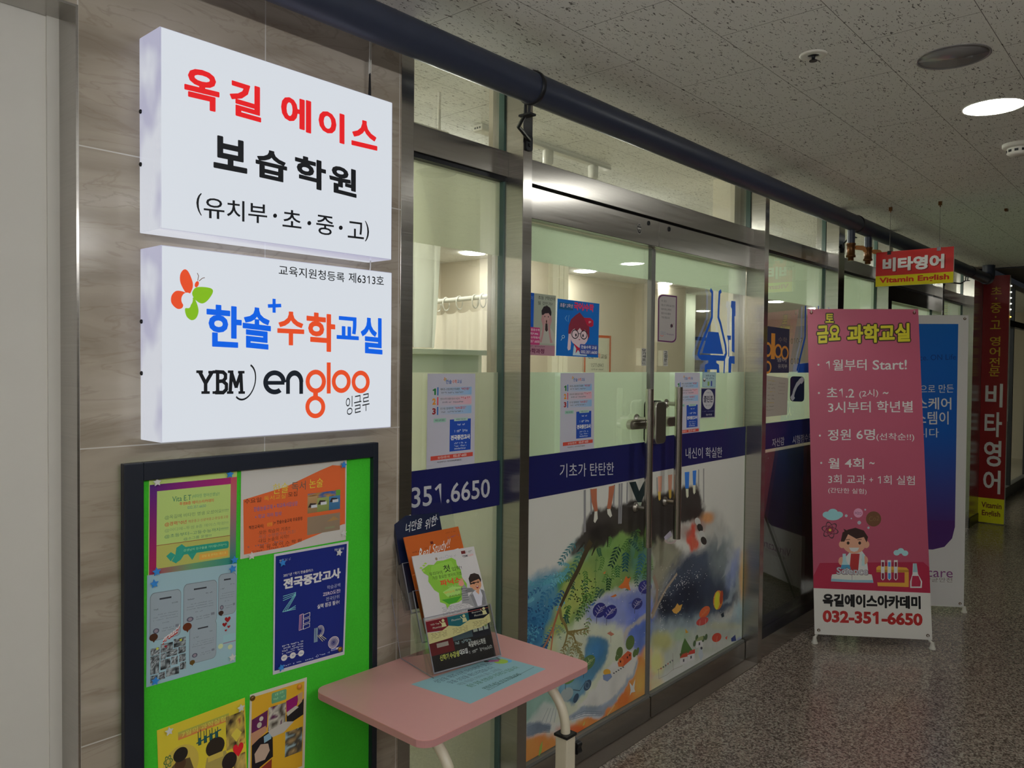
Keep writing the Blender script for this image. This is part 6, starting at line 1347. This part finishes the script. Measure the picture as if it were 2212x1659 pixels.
def washes(W):
    W.poly([(1300, 1100), (1390, 1082), (1470, 1062), (1520, 1048), (1580, 1170), (1600, 1260), (1600, 1400), (1420, 1440), (1136, 1660), (1100, 1600), (1110, 1290), (1200, 1230), (1255, 1165)], (166, 168, 162), 14, .2, .2)
    # left leaf
    W.poly([(1100, 1275), (1180, 1232), (1228, 1225), (1230, 1300), (1200, 1390), (1165, 1440), (1100, 1440)], (58, 110, 132), 14, .95, .8); W.blob(1155, 1360, 45, 70, (30, 84, 124), .75, .8)
    W.poly([(1208, 1238), (1262, 1172), (1300, 1140), (1412, 1110), (1412, 1250), (1360, 1260), (1300, 1285), (1262, 1330), (1230, 1390), (1190, 1425), (1170, 1400), (1205, 1320)], (96, 120, 62), 10, .97, .6)
    W.blob(1225, 1262, 26, 32, (50, 104, 62), .85, .9); W.poly([(1215, 1262), (1240, 1240), (1275, 1260), (1250, 1320), (1212, 1360), (1188, 1410), (1172, 1405), (1200, 1330)], (130, 140, 74), 8, .9, .5)
    W.blob(1268, 1260, 28, 46, (122, 136, 70), .7); W.blob(1330, 1180, 44, 46, (86, 118, 60), .7, .8); W.blob(1380, 1205, 30, 45, (52, 96, 88), .75, .7); W.blob(1396, 1245, 24, 30, (70, 110, 112), .7); W.blob(1318, 1235, 36, 36, (104, 132, 76), .6)
    W.blob(1300, 1160, 30, 26, (100, 130, 92), .5); W.blob(1252, 1190, 26, 26, (84, 124, 120), .6)
    W.poly([(1265, 1312), (1330, 1280), (1412, 1262), (1412, 1400), (1380, 1410), (1345, 1355), (1300, 1350), (1270, 1345)], (96, 108, 158), 13, .9, .6); W.blob(1385, 1330, 36, 50, (74, 90, 164), .7, .6); W.blob(1300, 1315, 30, 20, (140, 146, 160), .6)
    W.poly([(1190, 1380), (1262, 1340), (1330, 1345), (1350, 1395), (1345, 1430), (1310, 1500), (1250, 1560), (1190, 1560), (1165, 1480)], (160, 166, 146), 10, .8, .3); W.blob(1190, 1410, 18, 40, (160, 162, 112), .6)
    W.poly([(1268, 1378), (1290, 1372), (1316, 1388), (1317, 1415), (1300, 1445), (1262, 1500), (1232, 1522), (1205, 1500), (1225, 1450), (1262, 1420)], (54, 100, 128), 4, .95, .7); W.blob(1290, 1405, 20, 26, (40, 92, 140), .6); W.blob(1235, 1490, 30, 26, (110, 146, 156), .6)
    W.poly([(1110, 1500), (1180, 1470), (1205, 1480), (1200, 1530), (1150, 1565), (1110, 1580)], (104, 138, 128), 10, .9, .5); W.poly([(1128, 1580), (1180, 1512), (1215, 1550), (1190, 1560), (1145, 1580)], (160, 164, 160), 6, .8, .2)
    W.poly([(1355, 1345), (1400, 1325), (1412, 1322), (1412, 1420), (1385, 1420), (1355, 1395)], (66, 88, 150), 10, .8, .6); W.poly([(1346, 1368), (1354, 1352), (1395, 1328), (1412, 1325), (1412, 1332), (1370, 1352), (1356, 1372), (1352, 1395)], (150, 144, 132), 3, .8, .4)
    # open book in front and its orange ground
    W.poly([(1100, 1640), (1136, 1590), (1210, 1588), (1240, 1560), (1300, 1535), (1330, 1500), (1378, 1420), (1400, 1400), (1412, 1390), (1412, 1530), (1330, 1575), (1136, 1665), (1100, 1665)], (186, 108, 50), 7, .97, .7)
    W.blob(1385, 1470, 20, 40, (196, 136, 70), .8); W.blob(1345, 1510, 26, 28, (170, 82, 34), .8, .8); W.blob(1240, 1578, 40, 14, (150, 62, 30), .8, .8); W.blob(1150, 1625, 30, 30, (190, 116, 60), .8); W.blob(1400, 1412, 14, 20, (186, 150, 96), .8)
    W.poly([(1136, 1568), (1165, 1558), (1190, 1568), (1192, 1580), (1136, 1592)], (96, 108, 122), 3, .95, .9)
    W.poly([(1222, 1556), (1264, 1512), (1318, 1440), (1345, 1422), (1376, 1422), (1380, 1436), (1345, 1492), (1318, 1520), (1285, 1524), (1250, 1530)], (168, 168, 164), 3, .97, .25)
    W.poly([(1215, 1562), (1240, 1538), (1265, 1527), (1300, 1522), (1330, 1500), (1352, 1470), (1378, 1425), (1379, 1436), (1348, 1490), (1322, 1530), (1305, 1550), (1270, 1550), (1235, 1556)], (116, 128, 142), 3, .95, .8)
    W.poly([(1216, 1562), (1245, 1546), (1280, 1542), (1310, 1545), (1302, 1551), (1265, 1552), (1230, 1558)], (166, 168, 170), 2, .8, .3)
    # soil
    W.poly([(1268, 1118), (1283, 1100), (1300, 1100), (1312, 1092), (1345, 1092), (1372, 1080), (1412, 1072), (1412, 1170), (1380, 1160), (1340, 1150), (1312, 1172), (1285, 1185), (1240, 1200), (1232, 1195), (1262, 1140)], (44, 40, 37), 5, .98, .9); W.blob(1300, 1150, 36, 26, (34, 31, 30), .85, .6); W.blob(1252, 1190, 18, 14, (86, 84, 80), .5); W.blob(1390, 1120, 26, 40, (40, 38, 36), .8)
    # right leaf: soil, smoke, night sky, meadow
    W.poly([(1400, 1078), (1430, 1066), (1465, 1055), (1505, 1047), (1520, 1085), (1526, 1105), (1500, 1122), (1470, 1130), (1440, 1170), (1420, 1200), (1404, 1170)], (38, 35, 33), 6, .98, .8)
    W.poly([(1416, 1160), (1470, 1178), (1475, 1196), (1468, 1220), (1435, 1265), (1418, 1300), (1410, 1310), (1412, 1230)], (110, 108, 92), 6, .95, .7); W.blob(1440, 1200, 24, 20, (120, 122, 104), .6)
    W.poly([(1462, 1215), (1475, 1198), (1510, 1190), (1560, 1170), (1590, 1230), (1598, 1300), (1560, 1330), (1480, 1345), (1420, 1352), (1410, 1320), (1430, 1275)], (44, 56, 74), 14, .97, .8); W.blob(1490, 1285, 50, 44, (22, 28, 44), .95, .8, -25); W.blob(1535, 1270, 36, 36, (34, 44, 62), .8); W.blob(1440, 1310, 26, 28, (20, 24, 36), .9)
    W.blob(1560, 1200, 34, 60, (110, 120, 122), .8, .6); W.blob(1540, 1140, 30, 40, (140, 140, 134), .7, .5); W.blob(1585, 1230, 16, 50, (112, 124, 160), .8, .6, 8); W.blob(1545, 1180, 24, 30, (84, 94, 98), .6)
    W.poly([(1545, 1130), (1562, 1150), (1560, 1175), (1548, 1190), (1552, 1165), (1546, 1150)], (150, 152, 148), 3, .6, .2); W.poly([(1570, 1180), (1586, 1200), (1578, 1235), (1560, 1250), (1570, 1220)], (146, 152, 156), 3, .55, .3); W.poly([(1590, 1230), (1598, 1262), (1580, 1300), (1558, 1305), (1578, 1280)], (134, 146, 152), 3, .6, .3); W.poly([(1596, 1295), (1603, 1320), (1588, 1352), (1562, 1360), (1580, 1335)], (140, 156, 162), 3, .7, .3)
    W.blob(1528, 1118, 18, 14, (170, 116, 60), .85); W.blob(1507, 1135, 18, 18, (120, 60, 44), .7); W.poly([(1484, 1150), (1500, 1128), (1508, 1160), (1510, 1180), (1498, 1197), (1490, 1180)], (172, 62, 44), 4, .95, .9); W.blob(1480, 1150, 16, 20, (110, 84, 76), .6)
    W.blob(1500, 1110, 22, 14, (38, 34, 32), .8); W.blob(1604, 1250, 8, 60, (176, 140, 84), .85); W.blob(1600, 1340, 14, 50, (124, 150, 156), .7)
    W.poly([(1408, 1352), (1470, 1335), (1530, 1330), (1560, 1345), (1612, 1330), (1612, 1370), (1500, 1400), (1408, 1400)], (108, 126, 136), 14, .85, .6)
    W.poly([(1405, 1375), (1450, 1362), (1490, 1360), (1530, 1345), (1612, 1345), (1612, 1400), (1500, 1460), (1405, 1505)], (150, 156, 146), 12, .9, .4); W.blob(1430, 1385, 30, 26, (150, 150, 90), .85); W.blob(1420, 1430, 18, 30, (178, 168, 96), .8); W.blob(1470, 1372, 24, 16, (126, 150, 120), .7)
    W.poly([(1420, 1470), (1470, 1425), (1560, 1405), (1612, 1385), (1612, 1400), (1500, 1450), (1440, 1480)], (168, 170, 168), 8, .7, .2); W.blob(1418, 1480, 20, 18, (186, 166, 126), .8); W.blob(1545, 1390, 40, 14, (164, 166, 162), .7); W.blob(1560, 1352, 40, 10, (150, 150, 120), .5); W.blob(1600, 1385, 10, 10, (100, 110, 150), .8)
def sprig(A, p0, p1, n, lw, ll, col, L=2, bend=0.0, stem=.0022):
    p0, p1 = np.array(p0, float), np.array(p1, float); d = p1 - p0; l = np.linalg.norm(d); d /= l; q = np.array([-d[1], d[0]])
    pt = lambda t: p0 + d * l * t + q * bend * l * 4 * t * (1 - t)
    A.LINE([tuple(pt(k / 6)) for k in range(7)], stem, col, L, True)
    for k in range(n):
        t = .1 + .9 * k / n; c = pt(t)
        for sg in (-1, 1):
            e = d * .75 + q * sg * .72; e /= np.linalg.norm(e); s = np.array([-e[1], e[0]]); f = ll * (1 - .35 * t)
            A.P([tuple(c), tuple(c + e * f * .45 + s * lw), tuple(c + e * f), tuple(c + e * f * .5 - s * lw)], col, L, True)
def tree(A, cx, cy, rx, ry, rot, c, veins, trunk=18, L=3):
    A.E(cx, cy, rx, ry, c, L, True, rot=rot); a = math.radians(rot); dx, dy = math.sin(a), -math.cos(a)
    A.LINE([(cx - dx * ry * .95, cy - dy * ry * .95), (cx + dx * ry * .5, cy + dy * ry * .5)], .0024, veins, L + 1, True)
    for k in (-.5, -.1, .25):
        b = (cx + dx * ry * k, cy + dy * ry * k)
        for sg in (-1, 1): A.LINE([b, (b[0] + sg * rx * .6 + dx * ry * .35, b[1] + dy * ry * .45)], .0018, veins, L + 1, True)
    A.LINE([(cx - dx * ry * .7, cy - dy * ry * .7), (cx - dx * ry * .8, cy + ry + trunk - 6)], .0028, (40, 44, 60), L - .5, True)
def scatter(A, region, n, seed, cols, ang, ln, ll, lw, L=2):
    r = random.Random(seed); xs = [p[0] for p in region]; ys = [p[1] for p in region]; k = 0
    while k < n:
        x, y = r.uniform(min(xs), max(xs)), r.uniform(min(ys), max(ys))
        if not inside(np.array([x]), np.array([y]), region)[0]: continue
        k += 1; a = math.radians(ang + r.gauss(0, 22)); l = ln * r.uniform(.6, 1.2)
        sprig(A, (x, y), (x + l * math.cos(a), y + l * math.sin(a)), r.choice((4, 5, 6)), lw * r.uniform(.8, 1.2), ll * r.uniform(.7, 1.1), r.choice(cols), L, r.uniform(-.12, .12), .0014)
GREENS = [(1262, 1185), (1300, 1160), (1400, 1130), (1404, 1240), (1352, 1250), (1298, 1280), (1262, 1325), (1236, 1350), (1215, 1330), (1232, 1270)]
BLUES = [(1138, 1290), (1190, 1248), (1222, 1240), (1222, 1300), (1196, 1370), (1165, 1425), (1138, 1430)]
def stems_left(A):
    scatter(A, GREENS, 46, 3, [(58, 92, 44), (44, 78, 52), (70, 104, 50), (36, 70, 62)], 100, 34, 9, 1.6, 2)
    scatter(A, BLUES, 30, 4, [(34, 84, 118), (44, 98, 130), (28, 70, 108), (70, 124, 140)], 125, 38, 10, 1.9, 2)
    scatter(A, [(1140, 1285), (1175, 1240), (1235, 1215), (1238, 1245), (1180, 1270), (1140, 1310)], 12, 5, [(86, 140, 150), (70, 128, 140)], 150, 34, 9, 1.6, 2)
    scatter(A, [(1205, 1400), (1240, 1380), (1262, 1420), (1230, 1440)], 10, 6, [(120, 112, 66), (104, 116, 84)], 80, 24, 7, 1.2, 2)
    DKL = (44, 84, 84)
    sprig(A, (1246, 1170), (1208, 1222), 7, 2.0, 13, (50, 92, 96), 2, .06); sprig(A, (1262, 1175), (1222, 1250), 8, 2.2, 14, (48, 90, 84), 2, -.05)
    sprig(A, (1338, 1176), (1318, 1226), 6, 2.2, 15, (22, 50, 42), 3); sprig(A, (1352, 1188), (1350, 1236), 6, 2.2, 14, (26, 70, 76), 3); sprig(A, (1334, 1218), (1334, 1248), 5, 1.8, 10, (44, 88, 50), 3); sprig(A, (1390, 1190), (1378, 1240), 6, 2.2, 14, (40, 84, 104), 3); sprig(A, (1316, 1245), (1313, 1276), 5, 2.2, 10, (28, 62, 36), 3); sprig(A, (1372, 1146), (1368, 1160), 3, 1.6, 12, (36, 54, 44), 3)
    sprig(A, (1190, 1240), (1140, 1290), 7, 1.8, 12, (58, 110, 130), 2); sprig(A, (1205, 1250), (1150, 1330), 9, 2.0, 13, (44, 96, 126), 2); sprig(A, (1178, 1300), (1150, 1380), 8, 2.6, 16, (34, 84, 118), 2); sprig(A, (1145, 1330), (1140, 1400), 6, 2.4, 14, (30, 74, 110), 2)
    sprig(A, (1290, 1200), (1288, 1280), 3, .8, 6, (60, 96, 46), 2, .04); sprig(A, (1288, 1262), (1255, 1320), 7, 1.8, 12, (84, 116, 54), 2, -.08); sprig(A, (1275, 1330), (1262, 1375), 5, 1.6, 10, (90, 112, 60), 2)
    for p, q in (((1238, 1372), (1218, 1420)), ((1236, 1385), (1258, 1412)), ((1228, 1388), (1208, 1425)), ((1232, 1365), (1275, 1362)), ((1240, 1390), (1236, 1430)), ((1247, 1388), (1262, 1425))): sprig(A, p, q, 5, 1.6, 9, (108, 100, 58), 3, .08)
    for p, q in (((1196, 1345), (1212, 1382)), ((1204, 1350), (1222, 1368))): sprig(A, p, q, 5, 1.2, 7, (96, 116, 96), 2)
    # long root
    A.LINE([(1275, 1172), (1262, 1200), (1248, 1232), (1232, 1262), (1220, 1288), (1211, 1308)], (.030, .016), (58, 50, 34), 4, True); A.LINE([(1262, 1172), (1246, 1192)], (.012, .004), (42, 40, 34), 4, True); A.LINE([(1290, 1170), (1278, 1200)], (.02, .004), (40, 40, 32), 4, True); A.LINE([(1313, 1160), (1312, 1182)], (.012, .003), (38, 38, 30), 4, True)
    A.LINE([(1211, 1306), (1203, 1330), (1194, 1358), (1182, 1385), (1172, 1402)], (.014, .008), (130, 84, 58), 4, True); A.LINE([(1196, 1355), (1190, 1404)], .008, (146, 92, 64), 4, True); A.LINE([(1209, 1314), (1212, 1335), (1222, 1352), (1226, 1366), (1222, 1384), (1216, 1400)], (.016, .007), (104, 92, 52), 4, True); A.LINE([(1226, 1366), (1238, 1372), (1244, 1388)], (.012, .007), (104, 92, 52), 4, True); A.LINE([(1226, 1366), (1250, 1362), (1272, 1356)], (.010, .004), (104, 92, 52), 4, True)
    rs = random.Random(4)
    for k in range(46): A.E(1255 + rs.gauss(0, 15), 1290 + rs.gauss(0, 26), 1.5, 1.7, (48, 56, 30), 3, True, n=8)
    for k in range(34): A.E(1155 + rs.gauss(0, 16), 1350 + rs.gauss(0, 30), 1.5, 1.8, (28, 56, 92), 3, True, n=8)
    for k in range(40): A.E(1200 + rs.uniform(-60, 200), 1250 + rs.uniform(-10, 180), .8, .8, (196, 200, 190), 3.5, True, n=6)
    # foxes, fish, trees, house, book things
    A.P([(1335, 1268), (1346, 1258), (1352, 1244), (1357, 1250), (1363, 1246), (1358, 1260), (1362, 1276), (1350, 1270), (1342, 1272)], (190, 92, 44), 4, True); A.P([(1318, 1289), (1330, 1283), (1332, 1287), (1326, 1290)], (180, 96, 50), 4, True); A.P([(1302, 1238), (1309, 1233), (1306, 1240)], (180, 100, 50), 4, True); A.P([(1273, 1308), (1286, 1300), (1281, 1308)], (50, 84, 140), 4, True); A.P([(1356, 1304), (1368, 1296), (1364, 1304)], (70, 84, 150), 4, True)
    VW = (150, 146, 160)
    tree(A, 1295, 1318, 14, 17, 30, (34, 36, 96), VW); tree(A, 1318, 1322, 13, 17, 38, (36, 38, 104), VW); tree(A, 1376, 1304, 11, 13, 32, (40, 44, 100), VW, 14); tree(A, 1393, 1268, 14, 15, 35, (40, 42, 104), VW, 8); tree(A, 1231, 1462, 11, 19, 40, (74, 104, 56), (150, 160, 120), 14); tree(A, 1270, 1432, 12, 20, 38, (70, 96, 60), (150, 160, 120), 18)
    A.E(1224, 1500, 12, 17, (128, 138, 138), 2, True, rot=40)
    A.P([(1334, 1432), (1342, 1419), (1356, 1406), (1364, 1410), (1364, 1424), (1346, 1440), (1336, 1440)], (160, 72, 44), 4, True); A.P([(1336, 1424), (1343, 1420), (1347, 1426), (1346, 1439), (1336, 1439)], (176, 92, 52), 5, True); 
    for x, y in ((1340, 1429), (1355, 1420), (1360, 1415)): A.P([(x - 1.4, y - 2), (x + 1.4, y - 2.6), (x + 1.4, y + 2), (x - 1.4, y + 2.4)], (60, 28, 24), 6, True)
    for cx_, cy_, rx, ry in ((1338, 1410, 7, 13), (1333, 1420, 4, 8), (1361, 1388, 9, 16), (1371, 1411, 4, 9), (1377, 1407, 3, 9)): A.E(cx_, cy_, rx, ry, (70, 88, 48), 3, True, rot=12)
    A.E(1311, 1452, 8, 7, (196, 130, 50), 4, True); A.P([(1302, 1458), (1319, 1455), (1322, 1462), (1312, 1472), (1303, 1468)], (96, 112, 144), 5, True)
    for k in range(5): A.E(1326 + 5 * k, 1454 - 3.2 * k, 2, 1.4, (64, 66, 66), 4, True, n=8)
    A.P([(1359, 1473), (1366, 1482), (1372, 1466), (1370, 1488), (1372, 1494), (1364, 1496), (1360, 1503), (1362, 1490)], (180, 176, 168), 5, True); A.P([(1332, 1510), (1340, 1496), (1334, 1512)], (190, 150, 110), 4, True); A.LINE([(1312, 1545), (1327, 1523)], .007, (190, 140, 90), 4, True)
    A.P([(1311, 1368), (1318, 1364), (1327, 1370), (1320, 1374)], (150, 96, 76), 4, True); A.LINE([(1319, 1362), (1319, 1388)], .002, (120, 100, 90), 4, True)
    A.P([(1162, 1640), (1166, 1612), (1172, 1600), (1170, 1622)], (120, 140, 66), 4, True); A.P([(1258, 1568), (1264, 1556), (1262, 1566)], (150, 150, 80), 4, True)
    A.E(1269, 1480, 7, 13, (46, 66, 86), 4, True, rot=25); A.RING(1268, 1480, 5, 8, .7, (80, 100, 116), 5, True); A.E(1244, 1508, 5, 11, (44, 62, 80), 4, True, rot=20); A.LINE([(1238, 1490), (1252, 1492), (1266, 1470)], .003, (50, 60, 76), 4, True)
    for k in range(7): A.LINE([(1137, 1572 + 3 * k), (1160, 1564 + 3 * k), (1188, 1570 + 2 * k)], .0014, (70, 80, 96), 3, True)
    for k in range(3): A.LINE([(1228, 1552 + 2 * k), (1262, 1536 + 5 * k), (1300, 1538 + 4 * k)], .0016, (86, 98, 112), 4, True)
    for k in range(4): A.LINE([(1170 + 9 * k, 1560), (1184 + 6 * k, 1530)], .004, (130, 138, 136), 2, True)
    # swings and legs
    GYc = (110, 110, 112)
    for p, q, w_ in (((1263, 1060), (1263, 1148), .014), ((1276, 1057), (1277, 1110), .009), ((1327, 1048), (1325, 1094), .010), ((1338, 1046), (1337, 1130), .012), ((1343, 1045), (1341, 1130), .012), ((1355, 1043), (1354, 1088), .009)): A.LINE([p, q], w_, GYc, 4, True)
    SKc = (140, 84, 62)
    A.P([(1275, 1057), (1289, 1055), (1289, 1080), (1291, 1104), (1284, 1105), (1278, 1085)], SKc, 5, True); A.P([(1315, 1051), (1328, 1048), (1323, 1078), (1319, 1100), (1311, 1098), (1314, 1075)], SKc, 5, True); A.P([(1284, 1105), (1290, 1104), (1291, 1120), (1285, 1130), (1282, 1126)], (176, 172, 160), 6, True); A.P([(1311, 1100), (1318, 1099), (1322, 1114), (1318, 1118), (1312, 1110)], (176, 172, 160), 6, True)
    A.P([(1359, 1042), (1373, 1040), (1384, 1070), (1381, 1086), (1374, 1080)], (28, 40, 42), 5, True); A.P([(1392, 1038), (1381, 1060), (1377, 1086), (1384, 1088), (1395, 1060)], (32, 44, 46), 5, True); A.P([(1372, 1085), (1386, 1085), (1383, 1100), (1370, 1100)], (150, 160, 146), 6, True)
def stems_right(A):
    rs = random.Random(9)
    A.LINE([(1412, 1245), (1420, 1270), (1418, 1300), (1409, 1325)], .02, (120, 104, 90), 3, True); A.LINE([(1462, 1240), (1440, 1270), (1424, 1300), (1408, 1335)], .014, (130, 118, 102), 3, True)
    for k in range(70):
        t = rs.random(); A.E(1428 + 78 * t + rs.gauss(0, 8), 1290 - 55 * t + rs.gauss(0, 9), .9, .9, (206, 210, 214), 4, True, n=6)
    for k in range(60): A.E(rs.uniform(1425, 1560), rs.uniform(1210, 1350), .7, .7, (190, 196, 206), 4, True, n=6)
    for k in range(26): A.E(1430 + rs.gauss(0, 4), rs.uniform(1300, 1365), .8, .8, (190, 196, 206), 4, True, n=6)
    A.P([(1451, 1318), (1458, 1312), (1463, 1303), (1467, 1308), (1474, 1305), (1470, 1318), (1461, 1326), (1455, 1324)], (190, 130, 62), 4, True)
    A.E(1551, 1296, 10.5, 21, (176, 100, 40), 4, True, rot=6); A.E(1549, 1297, 6.5, 20, (206, 160, 50), 5, True, rot=4); A.E(1548, 1298, 3.2, 19, (212, 196, 40), 6, True, rot=2); A.E(1558, 1290, 3.5, 15, (140, 56, 34), 5, True, rot=6)
    tree(A, 1522, 1322, 9, 15, 38, (176, 78, 44), (190, 110, 70), 8); A.E(1517, 1342, 14, 8, (156, 60, 56), 3.6, True, rot=-25); A.LINE([(1511, 1355), (1512, 1340)], .003, (176, 150, 140), 5, True); A.LINE([(1524, 1354), (1524, 1338)], .003, (176, 150, 140), 5, True)
    A.E(1548, 1377, 11, 9, (160, 58, 44), 4, True, rot=-40); A.LINE([(1548, 1392), (1549, 1374)], .003, (190, 130, 110), 5, True)
    A.P([(1479, 1378), (1490, 1396), (1496, 1405), (1484, 1412), (1470, 1410), (1474, 1392)], (62, 92, 48), 4, True); A.P([(1468, 1412), (1484, 1404), (1484, 1420), (1470, 1428)], (70, 80, 44), 4, True)
    for x, y, rc in ((1476, 1422, (150, 58, 44)), (1492, 1415, (160, 54, 48)), (1510, 1386, (120, 130, 90))):
        A.P([(x - 7, y), (x + 8, y - 5), (x + 8, y + 10), (x - 7, y + 14)], (186, 184, 176), 5, True); A.P([(x - 8, y), (x - 2, y - 9), (x + 9, y - 13), (x + 9, y - 4)], rc, 6, True); A.P([(x - 1, y + 2), (x + 2, y + 1), (x + 2, y + 7), (x - 1, y + 8)], (60, 60, 70), 6, True)
    for cx_, cy_ in ((1505, 1378), (1519, 1380), (1525, 1376), (1500, 1390)): A.E(cx_, cy_, 3, 7, (64, 84, 56), 5, True, rot=10)
    A.P([(1579, 1379), (1588, 1371), (1590, 1384), (1580, 1386)], (36, 50, 100), 5, True); A.P([(1566, 1378), (1571, 1373), (1570, 1382)], (176, 70, 56), 5, True); A.P([(1557, 1327), (1563, 1322), (1564, 1332), (1559, 1334)], (30, 40, 50), 5, True); A.P([(1480, 1358), (1487, 1366), (1481, 1368)], (196, 130, 50), 5, True)
    A.LINE([(1420, 1447), (1437, 1440), (1452, 1424)], .0016, (110, 100, 90), 5, True); A.LINE([(1453, 1411), (1454, 1448)], .0018, (110, 100, 90), 5, True); A.LINE([(1422, 1446), (1423, 1466)], .0018, (110, 100, 90), 5, True); A.LINE([(1423, 1466), (1440, 1458), (1454, 1446), (1474, 1438)], .0014, (120, 110, 100), 5, True)
    for k in range(6): A.P([(1426 + 5 * k, 1443 - 3.4 * k), (1429 + 5 * k, 1442 - 3.4 * k), (1428 + 5 * k, 1447 - 3.4 * k)], ((150, 70, 50), (50, 80, 60), (60, 60, 70))[k % 3], 6, True)
    A.P([(1511, 1400), (1516, 1398), (1519, 1416), (1514, 1428), (1508, 1414)], (150, 158, 164), 5, True); A.E(1515, 1400, 2.4, 3, (60, 60, 70), 6, True)
    for k, (x, y) in enumerate(((1507, 1127), (1512, 1140), (1516, 1155), (1520, 1168))): A.E(x, y, 6, 9, (156, 156, 152) if k % 2 == 0 else (40, 38, 36), 5, True, rot=-20)
    A.P([(1434, 1160), (1448, 1146), (1452, 1156), (1437, 1168)], (150, 146, 160), 5, True); A.RING(1448, 1166, 13, 9, .6, (150, 138, 136), 5, True, a0=0, a1=3.2)
    for k in range(4): A.LINE([(1494 + 3 * k, 1160), (1497 + 3 * k, 1192)], .002, (206, 120, 90), 5, True)
    GYc = (120, 120, 118)
    for p, q in (((1509, 1015), (1509, 1050)), ((1520, 1013), (1520, 1084)), ((1419, 1032), (1420, 1068))): A.LINE([p, q], .010, GYc, 4, True)
    for x0, x1, y0, y1, c in ((1421, 1430, 1029, 1062, (186, 124, 104)), (1443, 1452, 1026, 1060, (186, 124, 104)), (1479, 1489, 1020, 1055, (40, 96, 190)), (1496, 1504, 1017, 1048, (40, 96, 190))): A.P([(x0, y0), (x1, y0 - 1), (x1 - 1.5, y1), (x0 + 1, y1)], c, 5, True)
    for x, y, c in ((1424, 1072, (196, 140, 60)), (1447, 1068, (196, 140, 60)), (1484, 1066, (176, 170, 150)), (1499, 1058, (176, 170, 150))): A.P([(x - 3, y - 10), (x + 3, y - 10), (x + 3, y + 6), (x, y + 10), (x - 2, y + 6)], c, 6, True)
for parent, x0, x1, n, fn in ((door_l, 1.984, JX - 0.021, 176, stems_left), (door_r, JX + 0.013, 3.779, 176, stems_right)):
    W_ = Wash(x0, x1, .112, BAND1 - .02, n, 190); washes(W_)
    A = facade_art(-0.0004, MG); W_.into(A); A.EPSL = 0
    fn(A); A.build('mural_film', M['vinyl'], parent)
bpy.data.scenes.remove(_tmp)
